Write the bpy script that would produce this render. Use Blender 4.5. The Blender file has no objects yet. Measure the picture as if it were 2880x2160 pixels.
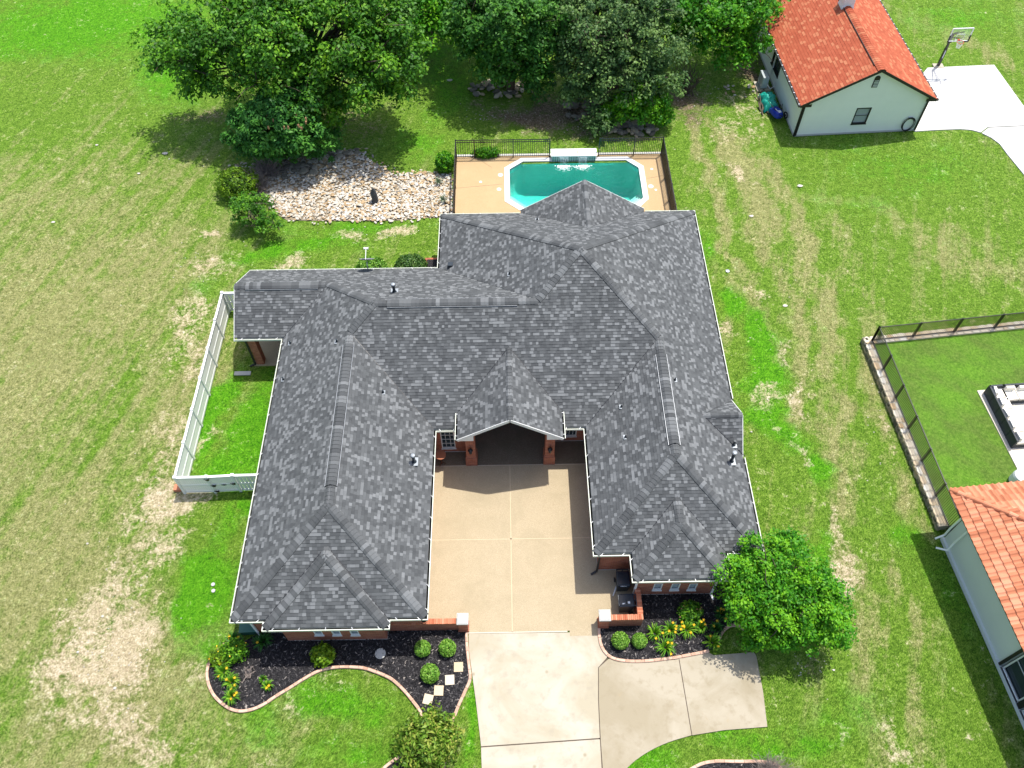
import bpy, bmesh, math, random
import numpy as np
from mathutils import Vector, Matrix
from mathutils.geometry import tessellate_polygon
random.seed(7); np.random.seed(7)
SC = bpy.context.scene
COL = SC.collection

# ---------------------------------------------------------------- camera
FOC = 2311.73            # focal length in photograph pixels (2880 wide)
CAMH = 37.0              # the drone hovers 37 m above the lawn
def cam_axes(p, roll, yaw):
    c, s = math.cos, math.sin
    f = np.array([s(yaw)*c(p), c(yaw)*c(p), -s(p)]); r = np.array([c(yaw), -s(yaw), 0.]); u = np.cross(r, f)
    return np.array([c(roll)*r+s(roll)*u, -s(roll)*r+c(roll)*u, f])
CM = cam_axes(math.radians(55.0584), math.radians(-0.52168), math.radians(0.41198))
cam = bpy.data.cameras.new('camera'); camo = bpy.data.objects.new('camera', cam); COL.objects.link(camo)
cam.sensor_fit = 'HORIZONTAL'; cam.sensor_width = 36.0; cam.lens = 36.0*FOC/2880.0
cam.clip_start = 0.5; cam.clip_end = 2000
m4 = Matrix(((CM[0][0], CM[1][0], -CM[2][0], 0), (CM[0][1], CM[1][1], -CM[2][1], 0), (CM[0][2], CM[1][2], -CM[2][2], CAMH), (0, 0, 0, 1)))
camo.matrix_world = m4
SC.camera = camo

# ---------------------------------------------------------------- daylight
SUN = Vector((0.66, 0.71, 2.7)).normalized()
w = bpy.data.worlds.new('World'); SC.world = w; w.use_nodes = True
nt = w.node_tree; bg = nt.nodes['Background']; sky = nt.nodes.new('ShaderNodeTexSky'); sky.sky_type = 'NISHITA'; sky.sun_disc = False
sky.sun_elevation = math.asin(SUN.z); sky.sun_rotation = math.atan2(SUN.x, SUN.y); sky.air_density = 1.0; sky.dust_density = 2.5; sky.ozone_density = 1.0
nt.links.new(sky.outputs[0], bg.inputs[0]); bg.inputs[1].default_value = 0.14
sl = bpy.data.lights.new('sun', 'SUN'); sl.energy = 3.5; sl.angle = math.radians(0.6); sl.color = (1.0, 0.96, 0.9)
so = bpy.data.objects.new('sun', sl); COL.objects.link(so); so.rotation_euler = SUN.to_track_quat('Z', 'Y').to_euler(); so.location = (20, 20, 60)
SC.view_settings.view_transform = 'Standard'; SC.view_settings.look = 'None'; SC.view_settings.gamma = 1; SC.view_settings.use_curve_mapping = False
SC.view_settings.exposure = 0.66

# ---------------------------------------------------------------- survey helpers: sight lines measured on the photograph -> metres on the ground
def ray(px, py): return CM.T @ np.array([(px-1440)/FOC, -(py-1080)/FOC, 1.0])
def G(px, py, z=0.0):
    d = ray(px, py); k = (z-CAMH)/d[2]; return (float(k*d[0]), float(k*d[1]), float(z))
def onY(px, py, y):
    d = ray(px, py); k = y/d[1]; return (float(k*d[0]), float(y), float(CAMH+k*d[2]))
def zm(x0, y0, s): return lambda x, y, z=0.0: G(x0+x*s, y0+y*s, z)
ZA = zm(400, 0, .4069); Z2 = zm(1200, 0, .4069); Z3 = zm(2000, 0, .3978); Z1 = zm(560, 1680, .36166); ZB = zm(1600, 1500, .27125)
ZR = zm(2300, 850, .3316); Z4 = zm(2480, 1300, .5181); ZD = zm(1240, 1830, .4792); ZF = zm(450, 760, .3978); Z7 = zm(1150, 1050, .27125)
ZS = zm(2730, 1050, .199); ZW = zm(2100, 160, .14472)

# ---------------------------------------------------------------- mesh helpers
def link(o, parent=None):
    COL.objects.link(o)
    if parent is not None: o.parent = parent
    return o
def tag(o, label=None, cat=None, group=None, kind=None):
    if label: o['label'] = label
    if cat: o['category'] = cat
    if group: o['group'] = group
    if kind: o['kind'] = kind
    return o
def thing(name, label, cat, loc=(0, 0, 0), rz=0.0, group=None):
    o = bpy.data.objects.new(name, None); o.location = loc; o.rotation_euler = (0, 0, rz); COL.objects.link(o); o.empty_display_size = .3
    return tag(o, label, cat, group)
class MB:
    def __init__(s): s.v = []; s.f = []; s.sh = []; s.mi = []
    def add(s, vs, fs, sh=None, mi=0):
        b = len(s.v); s.v += [tuple(map(float, p)) for p in vs]
        for k, f in enumerate(fs): s.f.append(tuple(b+i for i in f)); s.sh.append(random.random() if sh is None else (sh[k] if isinstance(sh, list) else sh)); s.mi.append(mi)
        return s
    def box(s, c, d, rz=0.0, sh=None, mi=0, taper=1.0):
        hx, hy, hz = d[0]/2, d[1]/2, d[2]/2; cs, sn = math.cos(rz), math.sin(rz); vs = []
        for z, k in ((-hz, 1.0), (hz, taper)):
            for x, y in ((-hx, -hy), (hx, -hy), (hx, hy), (-hx, hy)):
                x *= k; y *= k; vs.append((c[0]+x*cs-y*sn, c[1]+x*sn+y*cs, c[2]+z))
        return s.add(vs, [(0, 3, 2, 1), (4, 5, 6, 7), (0, 1, 5, 4), (1, 2, 6, 5), (2, 3, 7, 6), (3, 0, 4, 7)], sh, mi)
    def beam(s, p, q, wd, ht, sh=None, mi=0):
        p = Vector(p); q = Vector(q); d = q-p; L = d.length
        if L < 1e-6: return s
        d.normalize(); up = Vector((0, 0, 1)) if abs(d.z) < .95 else Vector((0, 1, 0)); r = d.cross(up).normalized(); u = r.cross(d)
        vs = [a+r*(i*wd/2)+u*(j*ht/2) for a in (p, q) for i, j in ((-1, -1), (1, -1), (1, 1), (-1, 1))]
        return s.add(vs, [(0, 1, 2, 3), (7, 6, 5, 4), (0, 4, 5, 1), (1, 5, 6, 2), (2, 6, 7, 3), (3, 7, 4, 0)], sh, mi)
    def tube(s, pts, rs, n=8, sh=None, mi=0, cap=True):
        pts = [Vector(p) for p in pts]; rings = []
        if not hasattr(rs, '__len__'): rs = [rs]*len(pts)
        pr = None
        for i, p in enumerate(pts):
            d = (pts[min(i+1, len(pts)-1)]-pts[max(i-1, 0)])
            d = d.normalized() if d.length > 1e-9 else Vector((0, 0, 1))
            a = pr if pr is not None else (Vector((1, 0, 0)) if abs(d.x) < .9 else Vector((0, 1, 0)))
            u = (a-d*a.dot(d)); u = u.normalized() if u.length > 1e-6 else d.orthogonal().normalized(); pr = u; v = d.cross(u)
            rings.append([p+(u*math.cos(2*math.pi*k/n)+v*math.sin(2*math.pi*k/n))*rs[i] for k in range(n)])
        vs = [q for r in rings for q in r]; fs = []
        for i in range(len(pts)-1):
            for k in range(n): fs.append((i*n+k, i*n+(k+1) % n, (i+1)*n+(k+1) % n, (i+1)*n+k))
        if cap: fs.append(tuple(range(n-1, -1, -1))); fs.append(tuple((len(pts)-1)*n+k for k in range(n)))
        return s.add(vs, fs, sh, mi)
    def lathe(s, c, prof, n=16, sh=None, mi=0):
        return s.tube([(c[0], c[1], c[2]+z) for r, z in prof], [max(r, 1e-4) for r, z in prof], n, sh, mi)
    def prism(s, poly, z0, z1, sh=None, mi=0, bottom=False):
        n = len(poly)
        if sum(poly[i][0]*poly[(i+1) % n][1]-poly[(i+1) % n][0]*poly[i][1] for i in range(n)) < 0: poly = poly[::-1]
        vs = [(p[0], p[1], z1) for p in poly]+[(p[0], p[1], z0) for p in poly]
        tr = tessellate_polygon([[Vector((p[0], p[1], 0)) for p in poly]]); fs = []
        for t in tr:
            a, b, c = [poly[i] for i in t]
            fs.append(t if (b[0]-a[0])*(c[1]-a[1])-(b[1]-a[1])*(c[0]-a[0]) > 0 else t[::-1])
        fs = list(fs)+[(i, i+n, (i+1) % n+n, (i+1) % n) for i in range(n)]
        if bottom: fs += [tuple(i+n for i in reversed(t)) for t in fs[:len(tr)]]
        return s.add(vs, fs, sh, mi)
    def blob(s, c, r, n=8, jit=.15, sh=None, mi=0, seed=None):
        rr = random.Random(seed) if seed is not None else random
        vs = [(c[0], c[1], c[2]-r[2])]; m = max(3, n//2)
        for i in range(1, m):
            th = math.pi*i/m-math.pi/2
            for k in range(n):
                ph = 2*math.pi*k/n; j = 1+rr.uniform(-jit, jit)
                vs.append((c[0]+r[0]*math.cos(th)*math.cos(ph)*j, c[1]+r[1]*math.cos(th)*math.sin(ph)*j, c[2]+r[2]*math.sin(th)*j))
        vs.append((c[0], c[1], c[2]+r[2])); T = len(vs)-1; fs = [(0, 1+(k+1) % n, 1+k) for k in range(n)]
        for i in range(m-2):
            for k in range(n): a = 1+i*n; fs.append((a+k, a+(k+1) % n, a+n+(k+1) % n, a+n+k))
        fs += [(T, T-n+k, T-n+(k+1) % n) for k in range(n)]
        return s.add(vs, fs, sh, mi)
    def build(s, name, mats, parent=None, smooth=False, label=None, cat=None, group=None, kind=None):
        me = bpy.data.meshes.new(name); me.from_pydata(s.v, [], s.f)
        for m in (mats if isinstance(mats, (list, tuple)) else [mats]): me.materials.append(m)
        if s.f:
            a = me.attributes.new('shade', 'FLOAT', 'FACE'); a.data.foreach_set('value', s.sh)
            if any(s.mi): me.polygons.foreach_set('material_index', s.mi)
            if smooth: me.polygons.foreach_set('use_smooth', [True]*len(s.f))
        me.update(); o = bpy.data.objects.new(name, me); link(o, parent)
        return tag(o, label, cat, group, kind)
def np_mesh(name, V, F, mat, parent=None, attrs=None, smooth=False):
    V = np.asarray(V, np.float32); F = np.asarray(F, np.int32); k = F.shape[1]
    me = bpy.data.meshes.new(name); me.vertices.add(len(V)); me.vertices.foreach_set('co', V.ravel())
    me.loops.add(F.size); me.loops.foreach_set('vertex_index', F.ravel()); me.polygons.add(len(F))
    me.polygons.foreach_set('loop_start', np.arange(0, F.size, k, dtype=np.int32)); me.polygons.foreach_set('loop_total', np.full(len(F), k, np.int32))
    for m in (mat if isinstance(mat, (list, tuple)) else [mat]): me.materials.append(m)
    for nm, dom, arr in (attrs or []):
        a = me.attributes.new(nm, 'FLOAT', dom); a.data.foreach_set('value', np.asarray(arr, np.float32))
    if smooth: me.polygons.foreach_set('use_smooth', [True]*len(F))
    me.update(calc_edges=True); me.validate()
    o = bpy.data.objects.new(name, me); return link(o, parent)
def copy_of(o, parent=None, **kw):
    c = o.copy(); COL.objects.link(c)
    if parent is not None: c.parent = parent
    for k, v in kw.items(): setattr(c, k, v)
    return c

# ---------------------------------------------------------------- materials
def lin(r, g, b):
    f = lambda c: (c/255/12.92) if c/255 <= .04045 else ((c/255+.055)/1.055)**2.4
    return (f(r), f(g), f(b), 1)
class NT:
    def __init__(s, name, rough=.8, spec=.3):
        s.m = bpy.data.materials.new(name); s.m.use_nodes = True; s.t = s.m.node_tree; s.p = s.t.nodes['Principled BSDF']
        s.p.inputs['Roughness'].default_value = rough; s.p.inputs['Specular IOR Level'].default_value = spec
        s.tc = s.n('ShaderNodeTexCoord'); s.pos = s.tc.outputs['Object']
    def n(s, t, **kw):
        x = s.t.nodes.new(t)
        for k, v in kw.items(): setattr(x, k, v)
        return x
    def l(s, a, b): s.t.links.new(a, b)
    def noise(s, scale, detail=4, rough=.6, vec=None, stretch=None, dist=0.0):
        x = s.n('ShaderNodeTexNoise'); x.inputs['Scale'].default_value = scale; x.inputs['Detail'].default_value = detail; x.inputs['Roughness'].default_value = rough; x.inputs['Distortion'].default_value = dist
        v = vec or s.pos
        if stretch:
            mp = s.n('ShaderNodeMapping'); mp.inputs['Scale'].default_value = stretch[:3]
            if len(stretch) > 3: mp.vector_type = 'TEXTURE'; mp.inputs['Scale'].default_value = tuple(1/q for q in stretch[:3])
            if len(stretch) > 3: mp.inputs['Rotation'].default_value = (0, 0, stretch[3])
            s.l(v, mp.inputs[0]); v = mp.outputs[0]
        s.l(v, x.inputs['Vector']); return x.outputs['Fac']
    def voro(s, scale, feature='F1', rnd=1.0):
        x = s.n('ShaderNodeTexVoronoi'); x.feature = feature; x.inputs['Scale'].default_value = scale; x.inputs['Randomness'].default_value = rnd; s.l(s.pos, x.inputs['Vector']); return x
    def ramp(s, fac, stops, interp='LINEAR'):
        r = s.n('ShaderNodeValToRGB'); r.color_ramp.interpolation = interp; e = r.color_ramp.elements
        e[0].position = stops[0][0]; e[0].color = stops[0][1]; e[1].position = stops[1][0]; e[1].color = stops[1][1]
        for p, c in stops[2:]: k = e.new(p); k.color = c
        s.l(fac, r.inputs[0]); return r.outputs[0]
    def rng(s, fac, a, b, c=0.0, d=1.0):
        r = s.n('ShaderNodeMapRange'); r.inputs[1].default_value = a; r.inputs[2].default_value = b; r.inputs[3].default_value = c; r.inputs[4].default_value = d; s.l(fac, r.inputs[0]); return r.outputs[0]
    def mix(s, fac, a, b, mode='MIX'):
        x = s.n('ShaderNodeMix'); x.data_type = 'RGBA'; x.blend_type = mode
        for i, q in ((0, fac), (6, a), (7, b)):
            if isinstance(q, (int, float)): x.inputs[i].default_value = q
            elif isinstance(q, tuple): x.inputs[i].default_value = q
            else: s.l(q, x.inputs[i])
        return x.outputs[2]
    def math(s, op, a, b=0.0, c=0.0):
        x = s.n('ShaderNodeMath'); x.operation = op
        for i, q in enumerate((a, b, c)):
            if isinstance(q, (int, float)): x.inputs[i].default_value = q
            else: s.l(q, x.inputs[i])
        return x.outputs[0]
    def attr(s, name):
        a = s.n('ShaderNodeAttribute'); a.attribute_name = name; return a.outputs['Fac']
    def color(s, c):
        if isinstance(c, tuple): s.p.inputs['Base Color'].default_value = c
        else: s.l(c, s.p.inputs['Base Color'])
        return s
    def bump(s, h, strength=.3, dist=.02):
        b = s.n('ShaderNodeBump'); b.inputs['Strength'].default_value = strength; b.inputs['Distance'].default_value = dist; s.l(h, b.inputs['Height']); s.l(b.outputs[0], s.p.inputs['Normal']); return s
def C(r, g, b): return (r, g, b, 1)
def simple(name, c, rough=.6, var=.12, scale=3.0, metal=0.0, spec=.4, bump=0.0):
    t = NT(name, rough, spec); n = t.noise(scale, 5)
    lo = tuple(x*(1-var) for x in c[:3])+(1,); hi = tuple(min(1, x*(1+var)) for x in c[:3])+(1,)
    t.color(t.mix(n, lo, hi)); t.p.inputs['Metallic'].default_value = metal
    if bump: t.bump(t.noise(scale*8, 4), bump, .01)
    return t.m
def shaded(name, stops, rough=.85, grain=60, gr=.25, bump=.25, spec=.2, gain2=None):
    """colour per piece from the face attribute 'shade', with granule grain"""
    t = NT(name, rough, spec); c = t.ramp(t.attr('shade'), stops); g = t.noise(grain, 3, .7); b = t.noise(1.3, 5)
    c = t.mix(gr, c, t.mix(g, C(.25, .25, .25), C(.75, .75, .75)), 'OVERLAY'); c = t.mix(.35, c, t.mix(b, C(.36, .36, .37), C(.64, .64, .63)), 'OVERLAY')
    t.color(c).bump(g, bump, .01); return t.m
M = {}
M['shingle'] = shaded('asphalt_shingle', [(0, C(.028, .029, .031)), (.04, C(.030, .031, .033)), (.05, C(.062, .066, .068)), (.35, C(.086, .091, .093)), (.70, C(.112, .118, .120)), (.76, C(.140, .147, .149)), (1, C(.185, .193, .196))])
M['deck'] = simple('roof_felt', C(.05, .05, .055), .95)
M['orange'] = shaded('orange_shingle', [(0, C(.20, .05, .03)), (.04, C(.22, .05, .03)), (.05, C(.33, .075, .036)), (.5, C(.38, .095, .046)), (.74, C(.41, .11, .055)), (.8, C(.43, .14, .070)), (1, C(.46, .17, .085))], gr=.15)
M['clay'] = shaded('clay_tile', [(0, C(.42, .15, .075)), (.5, C(.55, .21, .11)), (1, C(.66, .29, .17))], grain=9, gr=.3, rough=.7)
M['gutter'] = simple('cream_gutter', C(.66, .69, .58), .45, .2, 2.2)
M['white'] = simple('white_vinyl', C(.80, .81, .80), .4, .04)
M['trim'] = simple('white_trim', C(.72, .72, .69), .5, .08)
M['soffit'] = simple('soffit', C(.5, .5, .47), .6)
M['metal'] = simple('black_metal', C(.012, .012, .014), .35, .2, 3, 0.0, .5)
M['grey_metal'] = simple('grey_metal', C(.36, .38, .40), .4, .15, 6, .5)
M['lead'] = simple('light_flashing', C(.30, .33, .35), .5, .2, 6, .2)
M['darkpipe'] = simple('dark_pipe', C(.02, .03, .04), .4, .2)
M['navy'] = simple('navy_plastic', C(.008, .018, .032), .38, .3, 5, 0, .5)
M['whiteprint'] = simple('white_print', C(.7, .72, .74), .6)
M['glass'] = simple('window_glass', C(.03, .045, .05), .08, .3, 1, 0, .6)
M['blind'] = simple('window_blind', C(.34, .38, .40), .5, .1, 12)
M['stucco'] = simple('pale_stucco', C(.86, .88, .81), .9, .05, 1.5, bump=.15)
M['stucco2'] = simple('grey_stucco', C(.66, .70, .66), .9, .05, 1.2, bump=.1)
M['darktrim'] = simple('dark_trim', C(.022, .020, .020), .5)
M['mulchchip'] = shaded('mulch_chip', [(0, C(.008, .008, .009)), (.7, C(.03, .029, .031)), (.93, C(.10, .095, .095)), (1, C(.36, .32, .28))], gr=.1)
M['bark'] = simple('bark', C(.10, .075, .055), .9, .35, 6, bump=.4)
M['deadwood'] = simple('dead_wood', C(.21, .175, .155), .9, .3, 8)
M['cushion'] = simple('cream_cushion', C(.78, .74, .64), .9, .05)
M['wicker'] = simple('dark_wicker', C(.030, .038, .045), .6, .3, 30)
M['blue'] = simple('blue_tray', C(.004, .025, .30), .35, .1)
M['teal'] = simple('teal_tarp', C(.01, .33, .25), .5, .3, 4, bump=.4)
M['rubber'] = simple('black_rubber', C(.015, .015, .015), .6)
M['red'] = simple('orange_rim', C(.65, .08, .03), .4)
M['rust'] = simple('rusty_iron', C(.10, .035, .015), .8)
M['stain'] = simple('ochre_stain', C(.62, .48, .24), .7)
M['acgrey'] = simple('grey_casing', C(.42, .47, .48), .5)
M['statue'] = simple('dark_figure', C(.06, .065, .07), .8, .4, 12, bump=.4)
M['clear'] = simple('backboard', C(.45, .5, .5), .1)
M['yellow'] = simple('yellow_petal', C(.88, .58, .03), .6, .1)
M['pinkleaf'] = simple('salmon_cluster', C(.36, .20, .10), .7, .2)
M['dishgrey'] = simple('dish_grey', C(.22, .23, .24), .5)
M['greenbox'] = simple('green_plastic', C(.03, .12, .09), .5)
M['pot'] = simple('terracotta_pot', C(.35, .13, .07), .8)

def m_brick():
    t = NT('red_brick', .9, .2); sx = t.n('ShaderNodeSeparateXYZ'); t.l(t.pos, sx.inputs[0]); cx = t.n('ShaderNodeCombineXYZ')
    t.l(t.math('ADD', sx.outputs[0], sx.outputs[1]), cx.inputs[0]); t.l(sx.outputs[2], cx.inputs[1])
    b = t.n('ShaderNodeTexBrick'); t.l(cx.outputs[0], b.inputs['Vector']); b.inputs['Color1'].default_value = C(.30, .085, .045); b.inputs['Color2'].default_value = C(.42, .15, .085)
    b.inputs['Mortar'].default_value = C(.30, .20, .15); b.inputs['Scale'].default_value = 1.0; b.inputs['Brick Width'].default_value = .21; b.inputs['Row Height'].default_value = .075; b.inputs['Mortar Size'].default_value = .007
    t.color(t.mix(.5, b.outputs[0], t.mix(t.noise(2.5, 6), C(.3, .3, .3), C(.7, .7, .7)), 'OVERLAY')).bump(b.outputs['Fac'], -.5, .01); return t.m
M['brick'] = m_brick()
M['brickpiece'] = shaded('loose_brick', [(0, C(.40, .12, .06)), (.5, C(.52, .20, .11)), (1, C(.62, .28, .17))], grain=40)
M['edging'] = shaded('edging_block', [(0, C(.48, .29, .20)), (.5, C(.57, .37, .27)), (1, C(.66, .45, .34))], grain=25, gr=.3)
M['flag'] = shaded('sandstone', [(0, C(.52, .42, .28)), (.5, C(.62, .5, .33)), (1, C(.60, .53, .42))], grain=12, gr=.3)
M['stone'] = shaded('limestone', [(0, C(.24, .22, .19)), (.25, C(.42, .27, .12)), (.42, C(.45, .36, .24)), (.7, C(.46, .42, .34)), (1, C(.57, .54, .48))], grain=9, gr=.35)
M['wallstone'] = shaded('wall_stone', [(0, C(.10, .09, .07)), (.4, C(.22, .20, .16)), (.7, C(.42, .33, .2)), (1, C(.55, .5, .4))], grain=9, gr=.4)
M['darkstone'] = shaded('mossy_boulder', [(0, C(.10, .09, .07)), (.6, C(.19, .17, .13)), (1, C(.30, .27, .21))], grain=7, gr=.5)
M['capstone'] = shaded('cap_stone', [(0, C(.45, .32, .18)), (.5, C(.58, .48, .33)), (1, C(.66, .62, .52))], grain=10, gr=.3)

def m_concrete(name, base, dark, tan, stain=.5):
    t = NT(name, .85, .25); n1 = t.noise(.35, 5, .6, dist=.6); n2 = t.noise(2.2, 7, .65); n3 = t.noise(38, 3)
    c = t.mix(t.rng(n1, .40, .60), base, tan); c = t.mix(t.math('MULTIPLY', t.rng(n2, .52, .74), stain), c, dark)
    v_ = t.voro(.9); c = t.mix(t.rng(v_.outputs['Distance'], .03, .09, .55, 0), c, C(.22, .18, .10)); n4 = t.noise(.8, 4, .6, dist=1.5); c = t.mix(t.rng(n4, .66, .78, 0, .5), c, C(.36, .27, .15))
    c = t.mix(.25, c, t.mix(n3, C(.3, .3, .3), C(.7, .7, .7)), 'OVERLAY'); t.color(c).bump(n3, .15, .01); return t.m
M['concrete'] = m_concrete('drive_concrete', C(.47, .43, .345), C(.34, .30, .23), C(.39, .345, .25), .8)
M['concrete2'] = m_concrete('stained_concrete', C(.39, .345, .26), C(.28, .235, .155), C(.315, .27, .185), .9)
M['newconcrete'] = m_concrete('new_concrete', C(.60, .59, .57), C(.50, .47, .42), C(.56, .54, .51), .3)
M['patio'] = m_concrete('patio_concrete', C(.66, .60, .50), C(.5, .45, .38), C(.6, .54, .45), .3)
def m_aggr(name, a, b, blotch, scale=55):
    t = NT(name, .85, .25); v = t.voro(scale); n = t.noise(.7, 6, .65, dist=.8); n2 = t.noise(30, 4)
    c = t.mix(t.rng(v.outputs['Distance'], .1, .6), b, a); cc = t.n('ShaderNodeSeparateColor'); t.l(v.outputs['Color'], cc.inputs[0])
    c = t.mix(t.rng(cc.outputs[0], .72, .95, 0, .5), c, t.mix(.5, c, C(.7, .62, .48))); c = t.mix(t.rng(cc.outputs[1], .75, .95, 0, .4), c, t.mix(.6, c, C(.10, .06, .03))); c = t.mix(t.rng(n, .45, .75, 0, .55), c, blotch)
    t.color(c).bump(v.outputs['Distance'], .25, .006); return t.m
M['aggregate'] = m_aggr('exposed_aggregate', C(.45, .37, .24), C(.26, .20, .12), C(.31, .26, .16), 75)
M['damp_shaded_aggregate'] = None
M['pooldeck'] = m_aggr('pool_deck', C(.48, .335, .175), C(.40, .265, .13), C(.50, .375, .21), 90)
M['damp_shaded_aggregate'] = m_aggr('damp_shaded_aggregate', C(.17, .135, .09), C(.10, .08, .055), C(.11, .11, .06), 100)  # darker copy of the aggregate: portico shade as well as damp painted into the colour
def m_mulch():
    t = NT('black_mulch', .95, .1); v = t.voro(26); n = t.noise(14, 6, .75)
    t.color(t.ramp(n, [(.3, C(.004, .004, .005)), (.48, C(.022, .021, .023)), (.6, C(.055, .052, .054)), (.78, C(.13, .12, .115))])).bump(n, .9, .03); return t.m
M['mulch'] = m_mulch()
def m_soil():
    t = NT('leaf_litter_soil', .95, .1); n = t.noise(5, 8, .75); t.color(t.ramp(n, [(.3, C(.07, .045, .03)), (.55, C(.17, .115, .075)), (.8, C(.34, .26, .18))])).bump(n, .6, .03); return t.m
M['soil'] = m_soil()
def m_tile():
    t = NT('dark_dot_tile', .25, .5); t.color(t.ramp(t.attr('shade'), [(.0, C(.01, .02, .025)), (.49, C(.01, .02, .025)), (.5, C(.20, .33, .34)), (1, C(.34, .48, .48))])); return t.m
M['tile'] = m_tile()
def m_plaster():
    t = NT('pool_plaster', .7, .3); n = t.noise(1.2, 7, .7); n2 = t.noise(9, 4); t.color(t.mix(n, C(.42, .54, .48), C(.62, .70, .62))); t.bump(n2, .6, .08); return t.m
M['plaster'] = m_plaster()
def m_water():
    t = NT('pool_water'); t.t.nodes.remove(t.p); out = [n for n in t.t.nodes if n.type == 'OUTPUT_MATERIAL'][0]
    tr = t.n('ShaderNodeBsdfTransparent'); gl = t.n('ShaderNodeBsdfGlossy'); gl.inputs['Roughness'].default_value = .04; mx = t.n('ShaderNodeMixShader'); fr = t.n('ShaderNodeFresnel'); fr.inputs[0].default_value = 1.33
    b = t.n('ShaderNodeBump'); b.inputs['Strength'].default_value = .9; b.inputs['Distance'].default_value = .08; t.l(t.noise(3.5, 5), b.inputs['Height']); t.l(b.outputs[0], fr.inputs['Normal']); t.l(b.outputs[0], gl.inputs['Normal'])
    t.l(fr.outputs[0], mx.inputs[0]); t.l(tr.outputs[0], mx.inputs[1]); t.l(gl.outputs[0], mx.inputs[2]); t.l(mx.outputs[0], out.inputs['Surface'])
    va = t.n('ShaderNodeVolumeAbsorption'); va.inputs['Color'].default_value = C(.14, .91, .89); va.inputs['Density'].default_value = .55; t.l(va.outputs[0], out.inputs['Volume']); return t.m
M['water'] = m_water()
def m_foam():
    t = NT('foam', .6, .3); t.color(C(.85, .9, .9)); return t.m
M['foam'] = m_foam()
def m_sheet():
    t = NT('falling_water'); t.t.nodes.remove(t.p); out = [n for n in t.t.nodes if n.type == 'OUTPUT_MATERIAL'][0]
    tr = t.n('ShaderNodeBsdfTransparent'); tr.inputs[0].default_value = C(.85, .95, .97); df = t.n('ShaderNodeBsdfDiffuse'); df.inputs[0].default_value = C(.75, .88, .9); mx = t.n('ShaderNodeMixShader')
    t.l(t.rng(t.noise(6, 4, .6, None, (6, 1, .5)), .45, .75, .05, .7), mx.inputs[0]); t.l(tr.outputs[0], mx.inputs[1]); t.l(df.outputs[0], mx.inputs[2]); t.l(mx.outputs[0], out.inputs['Surface']); return t.m
M['sheet'] = m_sheet()
def m_clear():
    t = NT('clear_acrylic'); t.t.nodes.remove(t.p); out = [n for n in t.t.nodes if n.type == 'OUTPUT_MATERIAL'][0]
    tr = t.n('ShaderNodeBsdfTransparent'); tr.inputs[0].default_value = C(.85, .9, .88); gl = t.n('ShaderNodeBsdfGlossy'); gl.inputs['Roughness'].default_value = .1; mx = t.n('ShaderNodeMixShader'); mx.inputs[0].default_value = .12
    t.l(tr.outputs[0], mx.inputs[1]); t.l(gl.outputs[0], mx.inputs[2]); t.l(mx.outputs[0], out.inputs['Surface']); return t.m
M['acrylic'] = m_clear()
def m_leaf(name, lo, mid, hi, trans=.35, rough=.55):
    t = NT(name, rough, .35); c = t.ramp(t.attr('shade'), [(0, lo), (.5, mid), (1, hi)]); t.color(c)
    out = [n for n in t.t.nodes if n.type == 'OUTPUT_MATERIAL'][0]; tl = t.n('ShaderNodeBsdfTranslucent'); mx = t.n('ShaderNodeMixShader'); mx.inputs[0].default_value = trans
    t.l(t.mix(.5, c, C(.25, .4, .02), 'MIX') if False else c, tl.inputs[0]); t.l(t.p.outputs[0], mx.inputs[1]); t.l(tl.outputs[0], mx.inputs[2]); t.l(mx.outputs[0], out.inputs['Surface']); return t.m
M['leaf_oak'] = m_leaf('oak_leaf', C(.025, .09, .006), C(.062, .22, .012), C(.23, .49, .022))
M['leaf_dark'] = m_leaf('dark_green_leaf', C(.020, .085, .012), C(.042, .17, .020), C(.12, .32, .03))
M['leaf_grey'] = m_leaf('live_oak_leaf', C(.025, .075, .018), C(.065, .155, .040), C(.22, .36, .09))
M['leaf_bright'] = m_leaf('bright_leaf', C(.02, .12, .003), C(.055, .27, .005), C(.21, .50, .012), .35)
M['leaf_pine'] = m_leaf('bluegreen_leaf', C(.022, .10, .015), C(.050, .21, .030), C(.14, .38, .045))
M['leaf_box'] = m_leaf('boxwood_leaf', C(.06, .19, .012), C(.16, .36, .03), C(.34, .54, .10), .25)
M['leaf_boxdark'] = m_leaf('dark_boxwood_leaf', C(.02, .075, .010), C(.05, .14, .018), C(.16, .27, .06), .2)
M['leaf_lime'] = m_leaf('lime_leaf', C(.08, .19, .006), C(.19, .34, .012), C(.36, .50, .02), .3)
M['leaf_red'] = m_leaf('reddish_leaf', C(.07, .15, .012), C(.17, .33, .025), C(.44, .44, .09), .3)
M['blade'] = m_leaf('strap_leaf', C(.03, .14, .006), C(.10, .30, .010), C(.28, .50, .03), .3)
M['blade_dark'] = m_leaf('dark_strap_leaf', C(.015, .07, .01), C(.03, .15, .015), C(.06, .24, .03), .3)
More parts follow.
